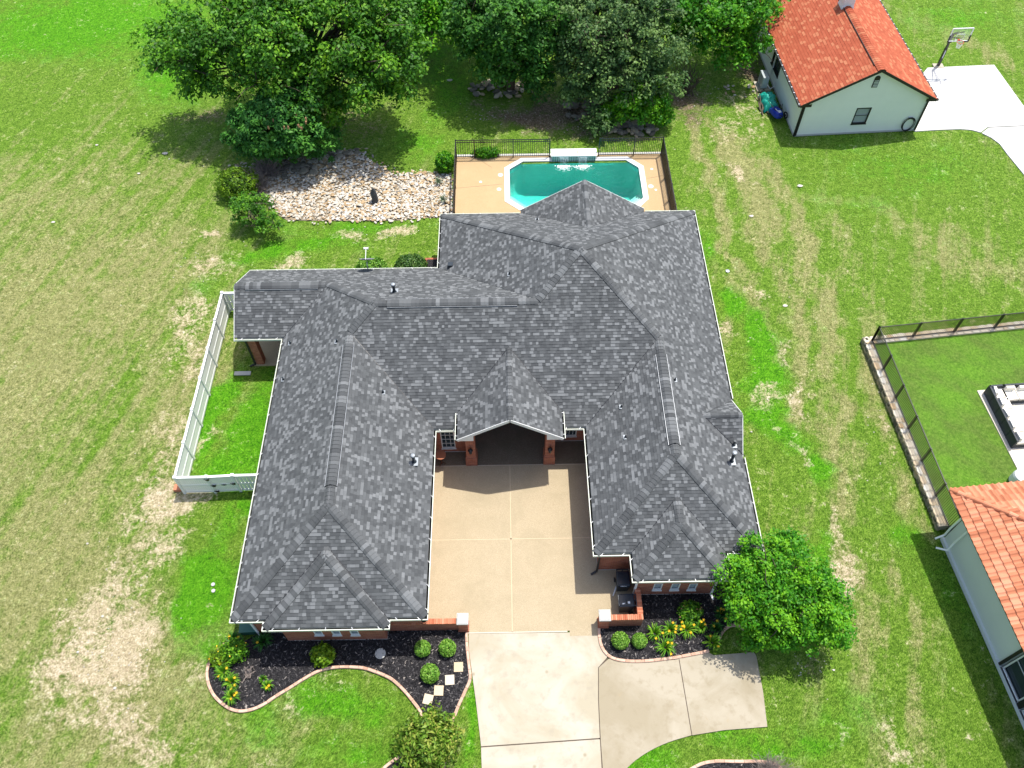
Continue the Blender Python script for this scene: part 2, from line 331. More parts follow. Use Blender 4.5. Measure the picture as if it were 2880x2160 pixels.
# ================================================================ GROUND
def vnoise(x, y, sc, seed):
    rs = np.random.RandomState(seed); L = rs.rand(256, 256); x = x/sc+500; y = y/sc+500
    xi = np.floor(x).astype(int); yi = np.floor(y).astype(int); fx = x-xi; fy = y-yi; fx = fx*fx*(3-2*fx); fy = fy*fy*(3-2*fy)
    g = lambda a, b: L[(xi+a) % 256, (yi+b) % 256]
    return (g(0, 0)*(1-fx)+g(1, 0)*fx)*(1-fy)+(g(0, 1)*(1-fx)+g(1, 1)*fx)*fy
def fbm(x, y, sc, seed, o=4):
    s = 0; a = .5; t = 0
    for i in range(o): s = s+a*vnoise(x, y, sc/2**i, seed+i); t += a; a *= .55
    return s/t
X0, X1, Y0, Y1, DG = -48.0, 48.0, 1.0, 76.0, .25
nx, ny = int((X1-X0)/DG)+1, int((Y1-Y0)/DG)+1
gx, gy = np.meshgrid(np.linspace(X0, X1, nx), np.linspace(Y0, Y1, ny)); gx = gx.ravel(); gy = gy.ravel()
wx = gx+(fbm(gx, gy, 3, 11, 5)-.5)*3.6; wy = gy+(fbm(gx, gy, 3, 31, 5)-.5)*3.6      # ragged patch outlines
maps = {k: np.zeros(len(gx)) for k in ('dry', 'bare', 'lush', 'dirt')}
def paint(kind, px, py, rx, ry, s=1.0, soft=.6):
    """a patch of lawn in metres round the ground point seen at (px, py); rx, ry in photo pixels"""
    c = G(px, py); kk = 1.5 if kind == 'bare' else 1.25; rxm = kk*abs(G(px+rx, py)[0]-c[0]); rym = kk*abs(G(px, py-ry)[1]-c[1])
    d = np.sqrt(((wx-c[0])/rxm)**2+((wy-c[1])/rym)**2); v = np.clip(1.25*(1-d), 0, 1)*s
    maps[kind] = np.maximum(maps[kind], v)
def stroke(kind, pts, wpx, s=1.0):
    P = [G(*p) for p in pts]
    for a, b in zip(P[:-1], P[1:]):
        ax, ay = a[:2]; dx, dy = b[0]-ax, b[1]-ay; L = dx*dx+dy*dy; t = np.clip(((wx-ax)*dx+(wy-ay)*dy)/L, 0, 1)
        d = np.hypot(wx-ax-t*dx, wy-ay-t*dy); maps[kind] = np.maximum(maps[kind], np.clip((1-d/(wpx*1.35))*1.3, 0, 1)*s)
# straw-coloured lawn on the left, greener toward the top
for a in [(60, 1000, 420, 520, .9), (300, 800, 330, 300, .8), (150, 1600, 330, 480, .95), (480, 1150, 150, 330, .75), (330, 1900, 300, 330, .85), (120, 560, 300, 170, .55), (300, 480, 330, 120, .5), (600, 1000, 90, 140, .6), (560, 760, 90, 90, .4), (240, 2150, 420, 200, .8), (470, 500, 110, 100, .5), (860, 2000, 160, 90, .35), (700, 2120, 200, 80, .3)]: paint('dry', *a)
for a in [(480, 1380, 75, 50, .75), (440, 1560, 60, 80, .55), (300, 1830, 110, 140, 1.0), (250, 1900, 120, 90, .9), (330, 1680, 90, 90, .6), (390, 1780, 90, 90, .6), (330, 2030, 130, 100, .6), (230, 2060, 80, 50, .6), (500, 1430, 60, 35, .9), (400, 1450, 60, 40, .6), (520, 900, 60, 100, .5), (545, 1000, 30, 60, .55), (560, 740, 70, 40, .55), (480, 1250, 70, 90, .45), (555, 1270, 22, 60, .8), (620, 1225, 20, 14, .5), (600, 730, 35, 25, .5), (640, 690, 30, 16, .4), (830, 735, 55, 20, .7), (1110, 655, 45, 20, .7), (990, 670, 60, 14, .6), (1000, 660, 40, 14, .5), (880, 1850+70, 40, 22, .4), (1160, 1990, 35, 60, .5), (850, 1985, 28, 22, .6), (640, 1990, 30, 30, .4), (720, 2150, 30, 30, .4), (450, 2120, 90, 60, .55), (560, 1900, 60, 25, .5), (570, 640, 20, 10, .9)]: paint('bare', *a)
for a in [(580, 1660, 90, 160, .9), (640, 1480, 60, 90, .55), (560, 1620, 60, 60, .7), (560, 1850, 70, 60, .4), (700, 700, 110, 30, .6), (1000, 640, 220, 30, .5), (900, 690, 180, 40, .6), (260, 60, 420, 110, .8), (520, 170, 140, 120, .8), (640, 1000, 60, 60, .0), (720, 1200, 70, 170, 1.0), (600, 1180, 40, 160, 1.0), (640, 1320, 60, 60, 1.0), (700, 1420, 60, 30, .9), (1250, 230, 90, 160, .5), (1170, 400, 120, 60, .5), (1330, 1960, 30, 200, .8), (950, 1960, 190, 60, .6), (1010, 2120, 200, 80, .5), (700, 2050, 120, 60, .4), (760, 680, 60, 30, .8), (560, 800, 70, 40, .4), (800, 620, 50, 40, .3), (2350, 330, 90, 260, .25), (2700, 60, 200, 60, .4), (2560, 480, 260, 90, .35), (2400, 560, 200, 60, .3), (2120, 960, 50, 90, 1.0), (2200, 1170, 80, 90, .9), (2270, 1300, 60, 60, .9), (2020, 720, 40, 60, .6), (2060, 860, 40, 40, .8), (2330, 1500, 60, 60, .6), (2550, 1500, 60, 130, .5), (2160, 1060, 60, 60, .9), (2700, 1180, 200, 220, .0), (1800, 2130, 120, 60, .7), (2250, 2060, 160, 80, .5), (2120, 2090, 160, 50, .6), (2640, 1700, 70, 240, .3), (2440, 2000, 130, 130, .3)]: paint('lush', *a)
# mower and tyre tracks on the right: diagonal dry streaks
for pts, wd, s in [([(1930, 330), (2000, 520), (2080, 740)], .5, .8), ([(2200, 520), (2290, 800), (2390, 1150)], .6, .8), ([(2260, 560), (2420, 560), (2560, 640)], .7, .5), ([(1960, 400), (2060, 640), (2110, 850), (2180, 1060)], .55, .75), ([(2060, 380), (2160, 640), (2215, 850), (2300, 1130), (2350, 1400)], .8, .8), ([(2150, 460), (2260, 760), (2350, 1100), (2400, 1400)], .5, .6), ([(1980, 620), (2110, 930), (2170, 1180)], .35, .4), ([(2010, 330), (2090, 520)], .5, .8), ([(2330, 640), (2450, 900), (2480, 1060)], .9, .45), ([(2440, 1000), (2530, 1330), (2600, 1480)], .8, .65), ([(2300, 1300), (2400, 1600), (2460, 1800)], .5, .7), ([(2350, 1250), (2420, 1440)], .5, .6), ([(2500, 1640), (2590, 1880), (2660, 2120)], .6, .5), ([(2420, 1780), (2500, 2150)], .7, .55), ([(2620, 700), (2880, 780)], 1.6, .5), ([(2520, 640), (2750, 660)], 1.0, .3), ([(2600, 60), (2760, 140), (2880, 200)], 1.4, .45), ([(2500, 30), (2620, 130)], .6, .3)]: stroke('dry', pts, wd, s)
for pts, wd, s in [([(2060, 450), (2080, 500)], .35, .6), ([(2180, 1000), (2200, 1040)], .4, .5), ([(2160, 1100), (2210, 1130)], .5, .5), ([(2270, 1110), (2300, 1160)], .45, .65), ([(2330, 1420), (2370, 1500), (2380, 1600)], .5, .6), ([(2100, 800), (2140, 840)], .35, .4), ([(2010, 900), (2040, 920)], .4, .5), ([(2530, 2040), (2570, 2150)], .7, .45), ([(2250, 1080), (2260, 1110)], .5, .5), ([(2500, 1180), (2520, 1300)], .25, .45), ([(2210, 1190), (2230, 1290)], .4, .4), ([(2050, 380), (2085, 300), (2110, 250)], 1.2, .35)]: stroke('bare', pts, wd, s)
# leaf litter and shaded soil beneath the trees
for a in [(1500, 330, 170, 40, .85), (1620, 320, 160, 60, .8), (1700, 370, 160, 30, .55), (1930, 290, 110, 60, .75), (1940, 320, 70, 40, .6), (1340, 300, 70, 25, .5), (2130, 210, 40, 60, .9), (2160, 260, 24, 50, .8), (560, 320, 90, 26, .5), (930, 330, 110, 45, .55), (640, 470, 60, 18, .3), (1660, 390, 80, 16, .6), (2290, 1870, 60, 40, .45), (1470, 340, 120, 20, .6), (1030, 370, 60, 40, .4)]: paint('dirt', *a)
# clipped lawn in front of the neighbour's outbuilding: mid green
F = []; keep = np.zeros((ny-1, nx-1), bool)
cx = X0+DG*(np.arange(nx-1)+.5); cy = Y0+DG*(np.arange(ny-1)+.5); CX, CY = np.meshgrid(cx, cy)
keep = ~((CX > 0.3) & (CX < 8.9) & (CY > 39.8) & (CY < 44.1))
i, j = np.nonzero(keep); base = i*nx+j
F = np.stack([base, base+1, base+1+nx, base+nx], 1)
gz = (fbm(gx, gy, 5, 71, 3)-.5)*.06
edge = np.minimum(np.minimum(gx-X0, X1-gx), np.minimum(gy-Y0, Y1-gy)); gz = np.where(edge < .1, 0, gz)-.035
V = np.stack([gx, gy, gz], 1)

def m_grass():
    t = NT('lawn_grass', .9, .12); dry, bare, lush, dirt = (t.attr(k) for k in ('dry', 'bare', 'lush', 'dirt'))
    big = t.noise(.16, 4, .55); mid = t.noise(.85, 7, .70, dist=.5); patch = t.noise(2.4, 6, .7, dist=.6); tuft = t.noise(6.5, 6, .75, dist=.6); blade = t.noise(22, 4, .8, None, (.45, 1, 1, .9)); fine = t.noise(60, 3, .8)
    mow = t.noise(1.0, 4, .6, None, (.12, 1.25, 1, math.radians(72)))
    tb = t.math('ADD', t.math('ADD', t.math('MULTIPLY', tuft, .40), t.math('MULTIPLY', blade, .42)), t.math('MULTIPLY', patch, .18))
    green = t.ramp(tb, [(.36, C(.025, .065, .005)), (.45, C(.078, .165, .013)), (.53, C(.155, .275, .028)), (.64, C(.30, .39, .08))])
    bright = t.ramp(tb, [(.36, C(.014, .075, .002)), (.45, C(.050, .205, .005)), (.53, C(.105, .315, .010)), (.65, C(.20, .43, .025))])
    straw = t.ramp(tb, [(.36, C(.075, .095, .022)), (.45, C(.180, .195, .060)), (.53, C(.325, .32, .125)), (.64, C(.52, .47, .26))])
    soil = t.ramp(tb, [(.36, C(.16, .15, .055)), (.44, C(.44, .34, .20)), (.54, C(.66, .53, .36)), (.66, C(.85, .78, .64))])
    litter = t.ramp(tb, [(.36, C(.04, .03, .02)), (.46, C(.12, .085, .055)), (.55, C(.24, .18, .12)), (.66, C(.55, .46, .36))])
    S = lambda n_, k: t.math('MULTIPLY', t.math('SUBTRACT', n_, .5), k)
    def soft(a, terms, lo, hi):
        for n_, k in terms: a = t.math('ADD', a, S(n_, k))
        return t.rng(a, lo, hi)
    c = t.mix(soft(dry, [(big, .8), (mid, 1.7), (mow, 2.4), (patch, .9), (tuft, 1.0)], .10, .85), green, straw)
    c = t.mix(soft(t.math('MULTIPLY', lush, 1.5), [(big, .7), (mid, 1.9), (mow, .8), (patch, 1.5), (tuft, 1.0)], .25, .90), c, bright)
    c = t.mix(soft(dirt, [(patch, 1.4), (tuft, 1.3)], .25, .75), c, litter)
    c = t.mix(t.math('MULTIPLY', soft(t.math('MULTIPLY', bare, 1.5), [(mid, 1.9), (patch, 2.6), (tuft, 2.2)], .40, 1.15), .9), c, soil)
    c = t.mix(t.math('MULTIPLY', t.rng(t.math('ADD', S(patch, 1.0), S(mid, 1.3)), .26, .46), .35), c, soil)
    clump = t.noise(3.4, 5, .8, dist=.8); c = t.mix(.55, c, t.mix(t.rng(clump, .36, .62), C(.30, .32, .30), C(.66, .66, .66)), 'OVERLAY')
    c = t.mix(.7, c, t.mix(t.rng(blade, .36, .62), C(.28, .30, .28), C(.70, .70, .70)), 'OVERLAY'); c = t.mix(.6, c, t.mix(fine, C(.2, .2, .2), C(.8, .8, .8)), 'OVERLAY')
    h = t.math('ADD', t.math('MULTIPLY', blade, .7), t.math('MULTIPLY', tuft, 1.0))
    t.color(c).bump(h, 1.0, .12); return t.m
M['grass'] = m_grass()
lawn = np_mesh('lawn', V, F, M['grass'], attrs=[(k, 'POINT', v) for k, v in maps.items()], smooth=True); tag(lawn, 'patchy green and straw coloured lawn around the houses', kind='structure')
far = MB(); B = 900
for a, b, c, d in ((-B, -B, X0, B), (X1, -B, B, B), (X0, -B, X1, Y0), (X0, Y1, X1, B)): far.add([(a, b, -.035), (c, b, -.035), (c, d, -.035), (a, d, -.035)], [(0, 1, 2, 3)])
tag(far.build('ground', M['grass']), 'open grass land beyond the gardens', kind='structure')

# ---------------------------------------------------------------- slabs of concrete
def slab(name, poly, z, mat, parent, base=-.06):
    mb = MB(); mb.prism(poly, base, z); return mb.build(name, mat, parent)
def arc_pts(P, n=4):
    """smooth a traced outline (Catmull-Rom)"""
    P = [np.array(p[:2]) for p in P]; out = []
    for i in range(len(P)-1):
        p0 = P[max(i-1, 0)]; p1 = P[i]; p2 = P[i+1]; p3 = P[min(i+2, len(P)-1)]
        for k in range(n):
            t = k/n; out.append(.5*((2*p1)+(-p0+p2)*t+(2*p0-5*p1+4*p2-p3)*t*t+(-p0+3*p1-3*p2+p3)*t**3))
    out.append(P[-1]); return [tuple(map(float, p)) for p in out]
def xy(L): return [tuple(p[:2]) for p in L]
HE, PM = 2.7, .63
xw, xe, yf1, yf1b, xb1, xb2 = -11.99, -3.57, 11.81, 11.43, -10.56, -5.17
ys, xc, xE, yf2, yf2b, xb3, xb4, yb, xB, yN, xp, yp = 21.17, 3.63, 11.25, 14.56, 13.31, 5.24, 9.62, 32.05, -3.94, 36.36, -14.49, 27.03

court = tag(bpy.data.objects.new('courtyard_paving', None), 'tan exposed aggregate paving of the entrance courtyard', kind='structure'); link(court)
cj = 20.76; cm_ = .03; jl = G(1441, 1775)[0]; jy = G(1440, 1516)[1]; cb = G(1440, 1778)[1]; gp = .018
cL, cR = -4.03, 4.09
slab('paving_slab', [(cL, cj+gp), (cR, cj+gp), (cR, 22.2), (1.95, 22.2), (1.95, 23.6), (-1.9, 23.6), (-1.9, 21.65), (cL, 21.65)], .03, M['damp_shaded_aggregate'], court)
slab('paving_slab', [(cL, jy+gp), (jl-gp, jy+gp), (jl-gp, cj-gp), (cL, cj-gp)], .03, M['aggregate'], court)
slab('paving_slab', [(jl+gp, jy+gp), (cR, jy+gp), (cR, cj-gp), (jl+gp, cj-gp)], .03, M['aggregate'], court)
slab('paving_slab', [(-2.2, cb+gp), (jl-gp, cb+gp), (jl-gp, jy-gp), (cL, jy-gp), (cL, 12.0), (-2.2, 12.0)], .03, M['aggregate'], court)
slab('paving_slab', [(jl+gp, cb+gp), (2.6, cb+gp), (2.6, 11.9), (5.72, 11.9), (5.72, 15.05), (cR, 15.05), (cR, jy-gp), (jl+gp, jy-gp)], .03, M['aggregate'], court)

drive = tag(bpy.data.objects.new('driveway', None), 'pale concrete driveway leading to the courtyard', kind='structure'); link(drive)
zg = .028
dL = [G(1318, 1783), G(1319, 1830), G(1338, 1969), G(1351, 2079)]; dj1 = G(1353, 2101); dj2 = G(1688, 2077.7)
e_tr = G(1673, 1775); edge_r = [G(1684, 1775), ZB(345, 1200), G(1709.6, 1851.6)]
s1 = xy([dL[0]]+dL[1:]+[(dj1[0], dj1[1]+gp*1.4)])+[(dj2[0]-gp, dj2[1]+gp*1.4)]+xy([(G(1683, 1969)[0]-gp, G(1683, 1969)[1]), (G(1683, 1878)[0]-gp, G(1683, 1878)[1]), (G(1708, 1851)[0]-gp, G(1708, 1851)[1]+.02)])+xy([ZB(400, 1270), ZB(345, 1192), ZB(312, 1100), G(1683, 1778)])
slab('concrete_slab', s1, zg, M['concrete'], drive)
s2 = [(dj1[0], dj1[1]-gp*1.4), G(1355, 2160)[:2], (G(1357, 2200)[0], 1.5), (G(1692, 2200)[0]-gp, 1.5), (dj2[0]-gp, dj2[1]-gp*1.4)]
slab('concrete_slab', s2, zg, M['concrete'], drive)
cur = arc_pts([ZD(1470, 497), ZD(1330, 540), ZD(1200, 604), ZD(1090, 692), G(1700, 2240), G(1690, 2330)])
a1 = [(G(1683, 1878)[0]+gp, G(1683, 1878)[1]), (G(1683, 1969)[0]+gp, G(1683, 1969)[1]), (dj2[0]+gp, dj2[1]), (dj2[0]+gp, 2.5)]
s3 = a1+[p for p in cur[::-1]]+xy([ZD(1395, 52)])+xy([ZB(860, 1335), ZB(660, 1342), ZB(560, 1334), ZB(470, 1317)])+[(G(1711, 1853)[0]+gp, G(1711, 1853)[1])]
slab('concrete_slab', s3, zg, M['concrete2'], drive)
s4 = [(x+gp*2, y) for x, y in xy([ZD(1395, 52)])]+[(x+gp*2, y) for x, y in xy([ZD(1470, 497)])]+xy([ZD(1660, 467), ZD(1915, 447), ZD(1890, 240), ZD(1850, 30), ZD(1835, 10), ZD(1600, 28), ZB(1450, 1238), ZB(1260, 1272), ZB(1060, 1308)])
slab('concrete_slab', s4, zg, M['concrete2'], drive)
# the brick edging strip along the drive's left margin is laid with the planting bed below

jf = MB()
for a_, b_ in (((cL+.05, cj), (cR-.05, cj)), ((jl, cb), (jl, cj)), ((cL+.05, jy), (cR-.05, jy)), ((-2.1, cb), (2.5, cb))): jf.beam((a_[0], a_[1], .008), (b_[0], b_[1], .008), .07, .03)
jf.build('joint', M['flag'], court)
jf = MB()
for L_ in ([G(1708, 1851), G(1683, 1878), G(1683, 1969), dj2, (dj2[0], 2.2, 0)], [dj1, dj2], [ZD(1395, 56), ZD(1470, 495)]):
    for a_, b_ in zip(L_[:-1], L_[1:]): jf.beam((a_[0], a_[1], .0), (b_[0], b_[1], .0), .09, .022)
jf.build('joint', M['bark'], drive)
# neighbour's white drive
nd = tag(bpy.data.objects.new('neighbour_driveway', None), 'bright new concrete drive beside the pale outbuilding', kind='structure'); link(nd)
nd1 = [Z3(1440, 930), Z3(1350, 700), Z3(1530, 480), Z3(2000, 460), Z3(2230, 780), Z3(2230, 888), Z3(1955, 900), Z3(1905, 938), Z3(1840, 920), Z3(1760, 914), Z3(1600, 920)]
nd2 = [Z3(1912, 942), Z3(1960, 905), Z3(2230, 893), Z3(2700, 1300), Z3(2700, 1900), Z3(2215, 1240), Z3(2100, 1100), Z3(2040, 1020), Z3(1980, 975)]
slab('concrete_slab', xy(nd1), .03, M['newconcrete'], nd); slab('concrete_slab', xy(nd2), .03, M['newconcrete'], nd)

# ================================================================ THE HOUSE
house = thing('brick_house', 'large single storey red brick house with a dark grey shingle roof and a courtyard', 'house', (0, 0, 0))
def face_poly(polys, z_at, name, parent, mat, thick=.12):
    mb = MB()
    for P in polys:
        n = len(P); vs = [(x, y, z_at(x, y)) for x, y in P]; mb.add(vs, [tuple(range(n))])
    return mb
def clip_poly(poly, clip):
    """Sutherland-Hodgman in plan; both lists of (x, y), clip is convex and counter-clockwise"""
    out = poly
    for i in range(len(clip)):
        ax, ay = clip[i]; bx, by = clip[(i+1) % len(clip)]; inp = out; out = []
        if not inp: return []
        f = lambda p: (bx-ax)*(p[1]-ay)-(by-ay)*(p[0]-ax)
        for k in range(len(inp)):
            p, q = inp[k], inp[(k+1) % len(inp)]; fp, fq = f(p), f(q)
            if fp >= 0: out.append(p)
            if (fp > 0 and fq < 0) or (fp < 0 and fq > 0): t = fp/(fp-fq); out.append((p[0]+t*(q[0]-p[0]), p[1]+t*(q[1]-p[1])))
    return out
def ccw(P):
    return P if sum(P[i][0]*P[(i+1) % len(P)][1]-P[(i+1) % len(P)][0]*P[i][1] for i in range(len(P))) > 0 else P[::-1]
def area(P): return abs(sum(P[i][0]*P[(i+1) % len(P)][1]-P[(i+1) % len(P)][0]*P[i][1] for i in range(len(P))))/2
shingles = []      # every tab: (distance key, full?, verts, faces, shade)
def shingle_face(polys, P0, n, ze, m, store, expo=.150, wmin=.11, wmax=.24, th=.025, tone=0.0):
    """lay courses of laminated tabs on a roof plane: P0 a point on the eave, n the inward (upslope) plan direction"""
    polys = [ccw(P) for P in polys]; t = (n[1], -n[0]); ep = expo/math.sqrt(1+m*m)
    al = [[((x-P0[0])*t[0]+(y-P0[1])*t[1], (x-P0[0])*n[0]+(y-P0[1])*n[1]) for x, y in P] for P in polys]
    smax = max(q[1] for P in al for q in P); smin = min(q[1] for P in al for q in P); tmin = min(q[0] for P in al for q in P); tmax = max(q[0] for P in al for q in P)
    al = [ccw(P) for P in al]
    W = lambda a, s, h: (P0[0]+a*t[0]+s*n[0], P0[1]+a*t[1]+s*n[1], ze+m*s+h)
    r = int((smin)/ep)-1
    while r*ep < smax:
        s0 = r*ep; s1 = s0+ep; a = tmin-random.random()*.3
        while a < tmax:
            wd = random.uniform(wmin, wmax); hi = random.random() < .5; sh = random.uniform(.06, .70) if (not hi or random.random() < .52) else random.uniform(.74, 1.0)
            if not hi: sh = .06+(sh-.06)*.85
            dz = th*(1.0 if hi else .62); quad = [(a, s0), (a+wd, s0), (a+wd, s1), (a, s1)]
            for P in al:
                c = clip_poly(quad, P)
                if len(c) < 3 or area(c) < 2e-4: continue
                vs = [W(x, s, .004+dz*(1-(s-s0)/ep*.85)) for x, s in c]; k = len(vs); fs = [tuple(range(k))]
                for i in range(k):
                    j = (i+1) % k
                    if (abs(c[i][1]-s0) < 1e-6 and abs(c[j][1]-s0) < 1e-6) or (hi and abs(c[i][0]-c[j][0]) < 1e-6):
                        b = len(vs); vs += [W(c[i][0], c[i][1], -.004), W(c[j][0], c[j][1], -.004)]; fs.append((i, b, b+1, j))
                # keep the outward side up
                A, Bv, Cc = (Vector(vs[q]) for q in fs[0][:3])
                if (Bv-A).cross(Cc-A).z < 0: fs = [tuple(reversed(f)) for f in fs]
                ctr = vs[0]; store.append((ctr[0]**2+ctr[1]**2+(CAMH-ctr[2])**2, abs(area(c)-wd*ep) < 1e-6, vs, fs, [sh]+[0.0]*(len(fs)-1)))
            a += wd
        r += 1
def emit(store, parent, name, mat, nindiv, want=lambda s: True):
    idx = sorted([i for i, s in enumerate(store) if s[1] and want(s)], key=lambda i: store[i][0])[:nindiv]; pick = set(idx)
    for i in idx:
        d, f, vs, fs, sh = store[i]; mb = MB(); mb.add(vs, fs, sh); mb.build(name, mat, parent)
    mb = MB()
    for i, (d, f, vs, fs, sh) in enumerate(store):
        if i not in pick: mb.add(vs, fs, sh)
    return mb.build(name, mat, parent, kind='stuff')
hl = (xe-xw)/2; xl = xw+hl; zl = HE+PM*hl
hm = (yb-ys)/2; ym = ys+hm; zmn = HE+PM*hm; mW = xw+hm; mE = xB+hm
hb = (xE-xB)/2; xa = xB+hb; ya = yN-hb; za = HE+PM*hb
hr = (xE-xc)/2; xr = xc+hr; zr = HE+PM*hr; rS = yf2+hr; rN = ys+hr
hp = (yb-yp)/2; yr = yb-hp; zp = HE+PM*hp; pE = xw+hp
lS = yf1+hl; lN = ys+hl
hq = (xb2-xb1)/2; xq = xb1+hq; zq = HE+PM*hq; hs = (xb4-xb3)/2; xs = xb3+hs; zs = HE+PM*hs
gm = .668; gx0, gx1, gyF, gz0 = -2.508, 2.58, 20.40, 3.2; gxc = (gx0+gx1)/2; gzr = gz0+gm*(gx1-gxc); gyB = ys+(gzr-HE)/PM; gyE = ys+(gz0-HE)/PM
ngz = 4.95; nxa, nxb = .87, 8.23; nxc = (nxa+nxb)/2; nm = (ngz-HE)/(nxc-nxa); nyF = 36.62; nyB = yN-(ngz-HE)/PM
ez0 = 2.75; ey0, ey1 = 19.5, 22.74; eyc = (ey0+ey1)/2; em = .76; ezr = ez0+em*(eyc-ey0); exF = 11.13; exB = xE-(ezr-HE)/PM
faces = [
 ([[(xw, yf1), (xl, lS), (xl, lN), (xw, lN)], [(xw, lN), (xl, lN), (mW, ym), (pE, yr), (xw, yp)]], (xw, yf1), (1, 0), HE, PM),
 ([[(xe, yf1), (xe, ys), (xl, lN), (xl, lS)]], (xe, yf1), (-1, 0), HE, PM),
 ([[(xw, yf1), (xb1, yf1), (xq, yf1+hq), (xl, lS)], [(xl, lS), (xq, yf1+hq), (xb2, yf1), (xe, yf1)]], (xw, yf1), (0, 1), HE, PM),
 ([[(xb1, yf1b), (xb2, yf1b), (xq, yf1b+hq)]], (xb1, yf1b), (0, 1), HE, PM),
 ([[(xb1, yf1b), (xq, yf1b+hq), (xq, yf1+hq), (xb1, yf1)]], (xb1, yf1b), (1, 0), HE, PM),
 ([[(xb2, yf1b), (xb2, yf1), (xq, yf1+hq), (xq, yf1b+hq)]], (xb2, yf1b), (-1, 0), HE, PM),
 ([[(xe, ys), (-2.2, ys), (-2.2, 22.1), (xe-22.1+ys, 22.1)], [(xe-22.1+ys, 22.1), (-2.2, 22.1), (gxc, 24.45), (gxc, rN), (xe-hr, rN)], [(2.25, ys), (xc, ys), (xc+22.1-ys, 22.1), (2.25, 22.1)], [(2.25, 22.1), (xc+22.1-ys, 22.1), (xr, rN), (gxc, rN), (gxc, 24.45)], [(xe-hr, rN), (xr, rN), (xr-(ym-rN), ym), (mW, ym), (xl, lN)], [(mE, ym), (xr-(ym-rN), ym), (xa, ya)]], (xe, ys), (0, 1), HE, PM),
 ([[(xp, yb), (xp, yr), (xB+hp, yr), (xB, yb)], [(pE, yr), (mW, ym), (mE, ym), (xB+hp, yr)]], (xp, yb), (0, -1), HE, PM),
 ([[(xp, yp), (xw, yp), (pE, yr), (xp, yr)]], (xp, yp), (0, 1), HE, PM),
 ([[(xB, yb), (mE, ym), (xa, ya), (xB, yN)]], (xB, yb), (1, 0), HE, PM),
 ([[(xB, yN), (xa, ya), (xE, yN)]], (xB, yN), (0, -1), HE, PM),
 ([[(xE, yf2), (xE, rN), (xr, rN), (xr, rS)], [(xE, rN), (xE, yN), (xa, ya), (xr, rN)]], (xE, yf2), (-1, 0), HE, PM),
 ([[(xc, yf2), (xr, rS), (xr, rN), (xc, ys)]], (xc, yf2), (1, 0), HE, PM),
 ([[(xc, yf2), (xb3, yf2), (xs, yf2+hs), (xr, rS)], [(xr, rS), (xs, yf2+hs), (xb4, yf2), (xE, yf2)]], (xc, yf2), (0, 1), HE, PM),
 ([[(xb3, yf2b), (xb4, yf2b), (xs, yf2b+hs)]], (xb3, yf2b), (0, 1), HE, PM),
 ([[(xb3, yf2b), (xs, yf2b+hs), (xs, yf2+hs), (xb3, yf2)]], (xb3, yf2b), (1, 0), HE, PM),
 ([[(xb4, yf2b), (xb4, yf2), (xs, yf2+hs), (xs, yf2b+hs)]], (xb4, yf2b), (-1, 0), HE, PM),
 # portico gable
 ([[(gx0, gyF), (gxc, gyF), (gxc, gyB), (gx0, gyE)]], (gx0, gyF), (1, 0), gz0, gm),
 ([[(gx1, gyF), (gx1, gyE), (gxc, gyB), (gxc, gyF)]], (gx1, gyF), (-1, 0), gz0, gm),
 # gable over the pool side
 ([[(nxa, nyF), (nxc, nyF), (nxc, nyB), (nxa, yN)]], (nxa, nyF), (1, 0), HE, nm),
 ([[(nxb, nyF), (nxb, yN), (nxc, nyB), (nxc, nyF)]], (nxb, nyF), (-1, 0), HE, nm),
 # small gable on the east eave
 ([[(exF, ey0), (exF, eyc), (exB, eyc), (exF-.03, ey0)]], (exF, ey0), (0, 1), ez0, em),
 ([[(exF, ey1), (exF-.03, ey1), (exB, eyc), (exF, eyc)]], (exF, ey1), (0, -1), ez0, em),
]
deck = MB(); INS = .12
def inset(polys, P0, n):
    big_ = 99; t = (-n[1], n[0]); a = (P0[0]+n[0]*INS, P0[1]+n[1]*INS); c = ccw([(a[0]-t[0]*big_, a[1]-t[1]*big_), (a[0]+t[0]*big_, a[1]+t[1]*big_), (a[0]+t[0]*big_+n[0]*big_, a[1]+t[1]*big_+n[1]*big_), (a[0]-t[0]*big_+n[0]*big_, a[1]-t[1]*big_+n[1]*big_)])
    return [q for q in (clip_poly(ccw(P), c) for P in polys) if len(q) > 2]
for fi, (polys, P0, n, ze, m) in enumerate(faces):
    if fi < 17: polys = inset(polys, P0, n)
    z_at = lambda x, y: ze+m*((x-P0[0])*n[0]+(y-P0[1])*n[1])-.006
    for P in polys: P = ccw(P); deck.add([(x, y, z_at(x, y)) for x, y in P], [tuple(range(len(P)))])
    shingle_face(polys, P0, n, ze, m, shingles)
roof = deck.build('roof', M['deck'], house)
emit(shingles, roof, 'shingle', M['shingle'], 300, lambda s: s[2][0][1] < 17)
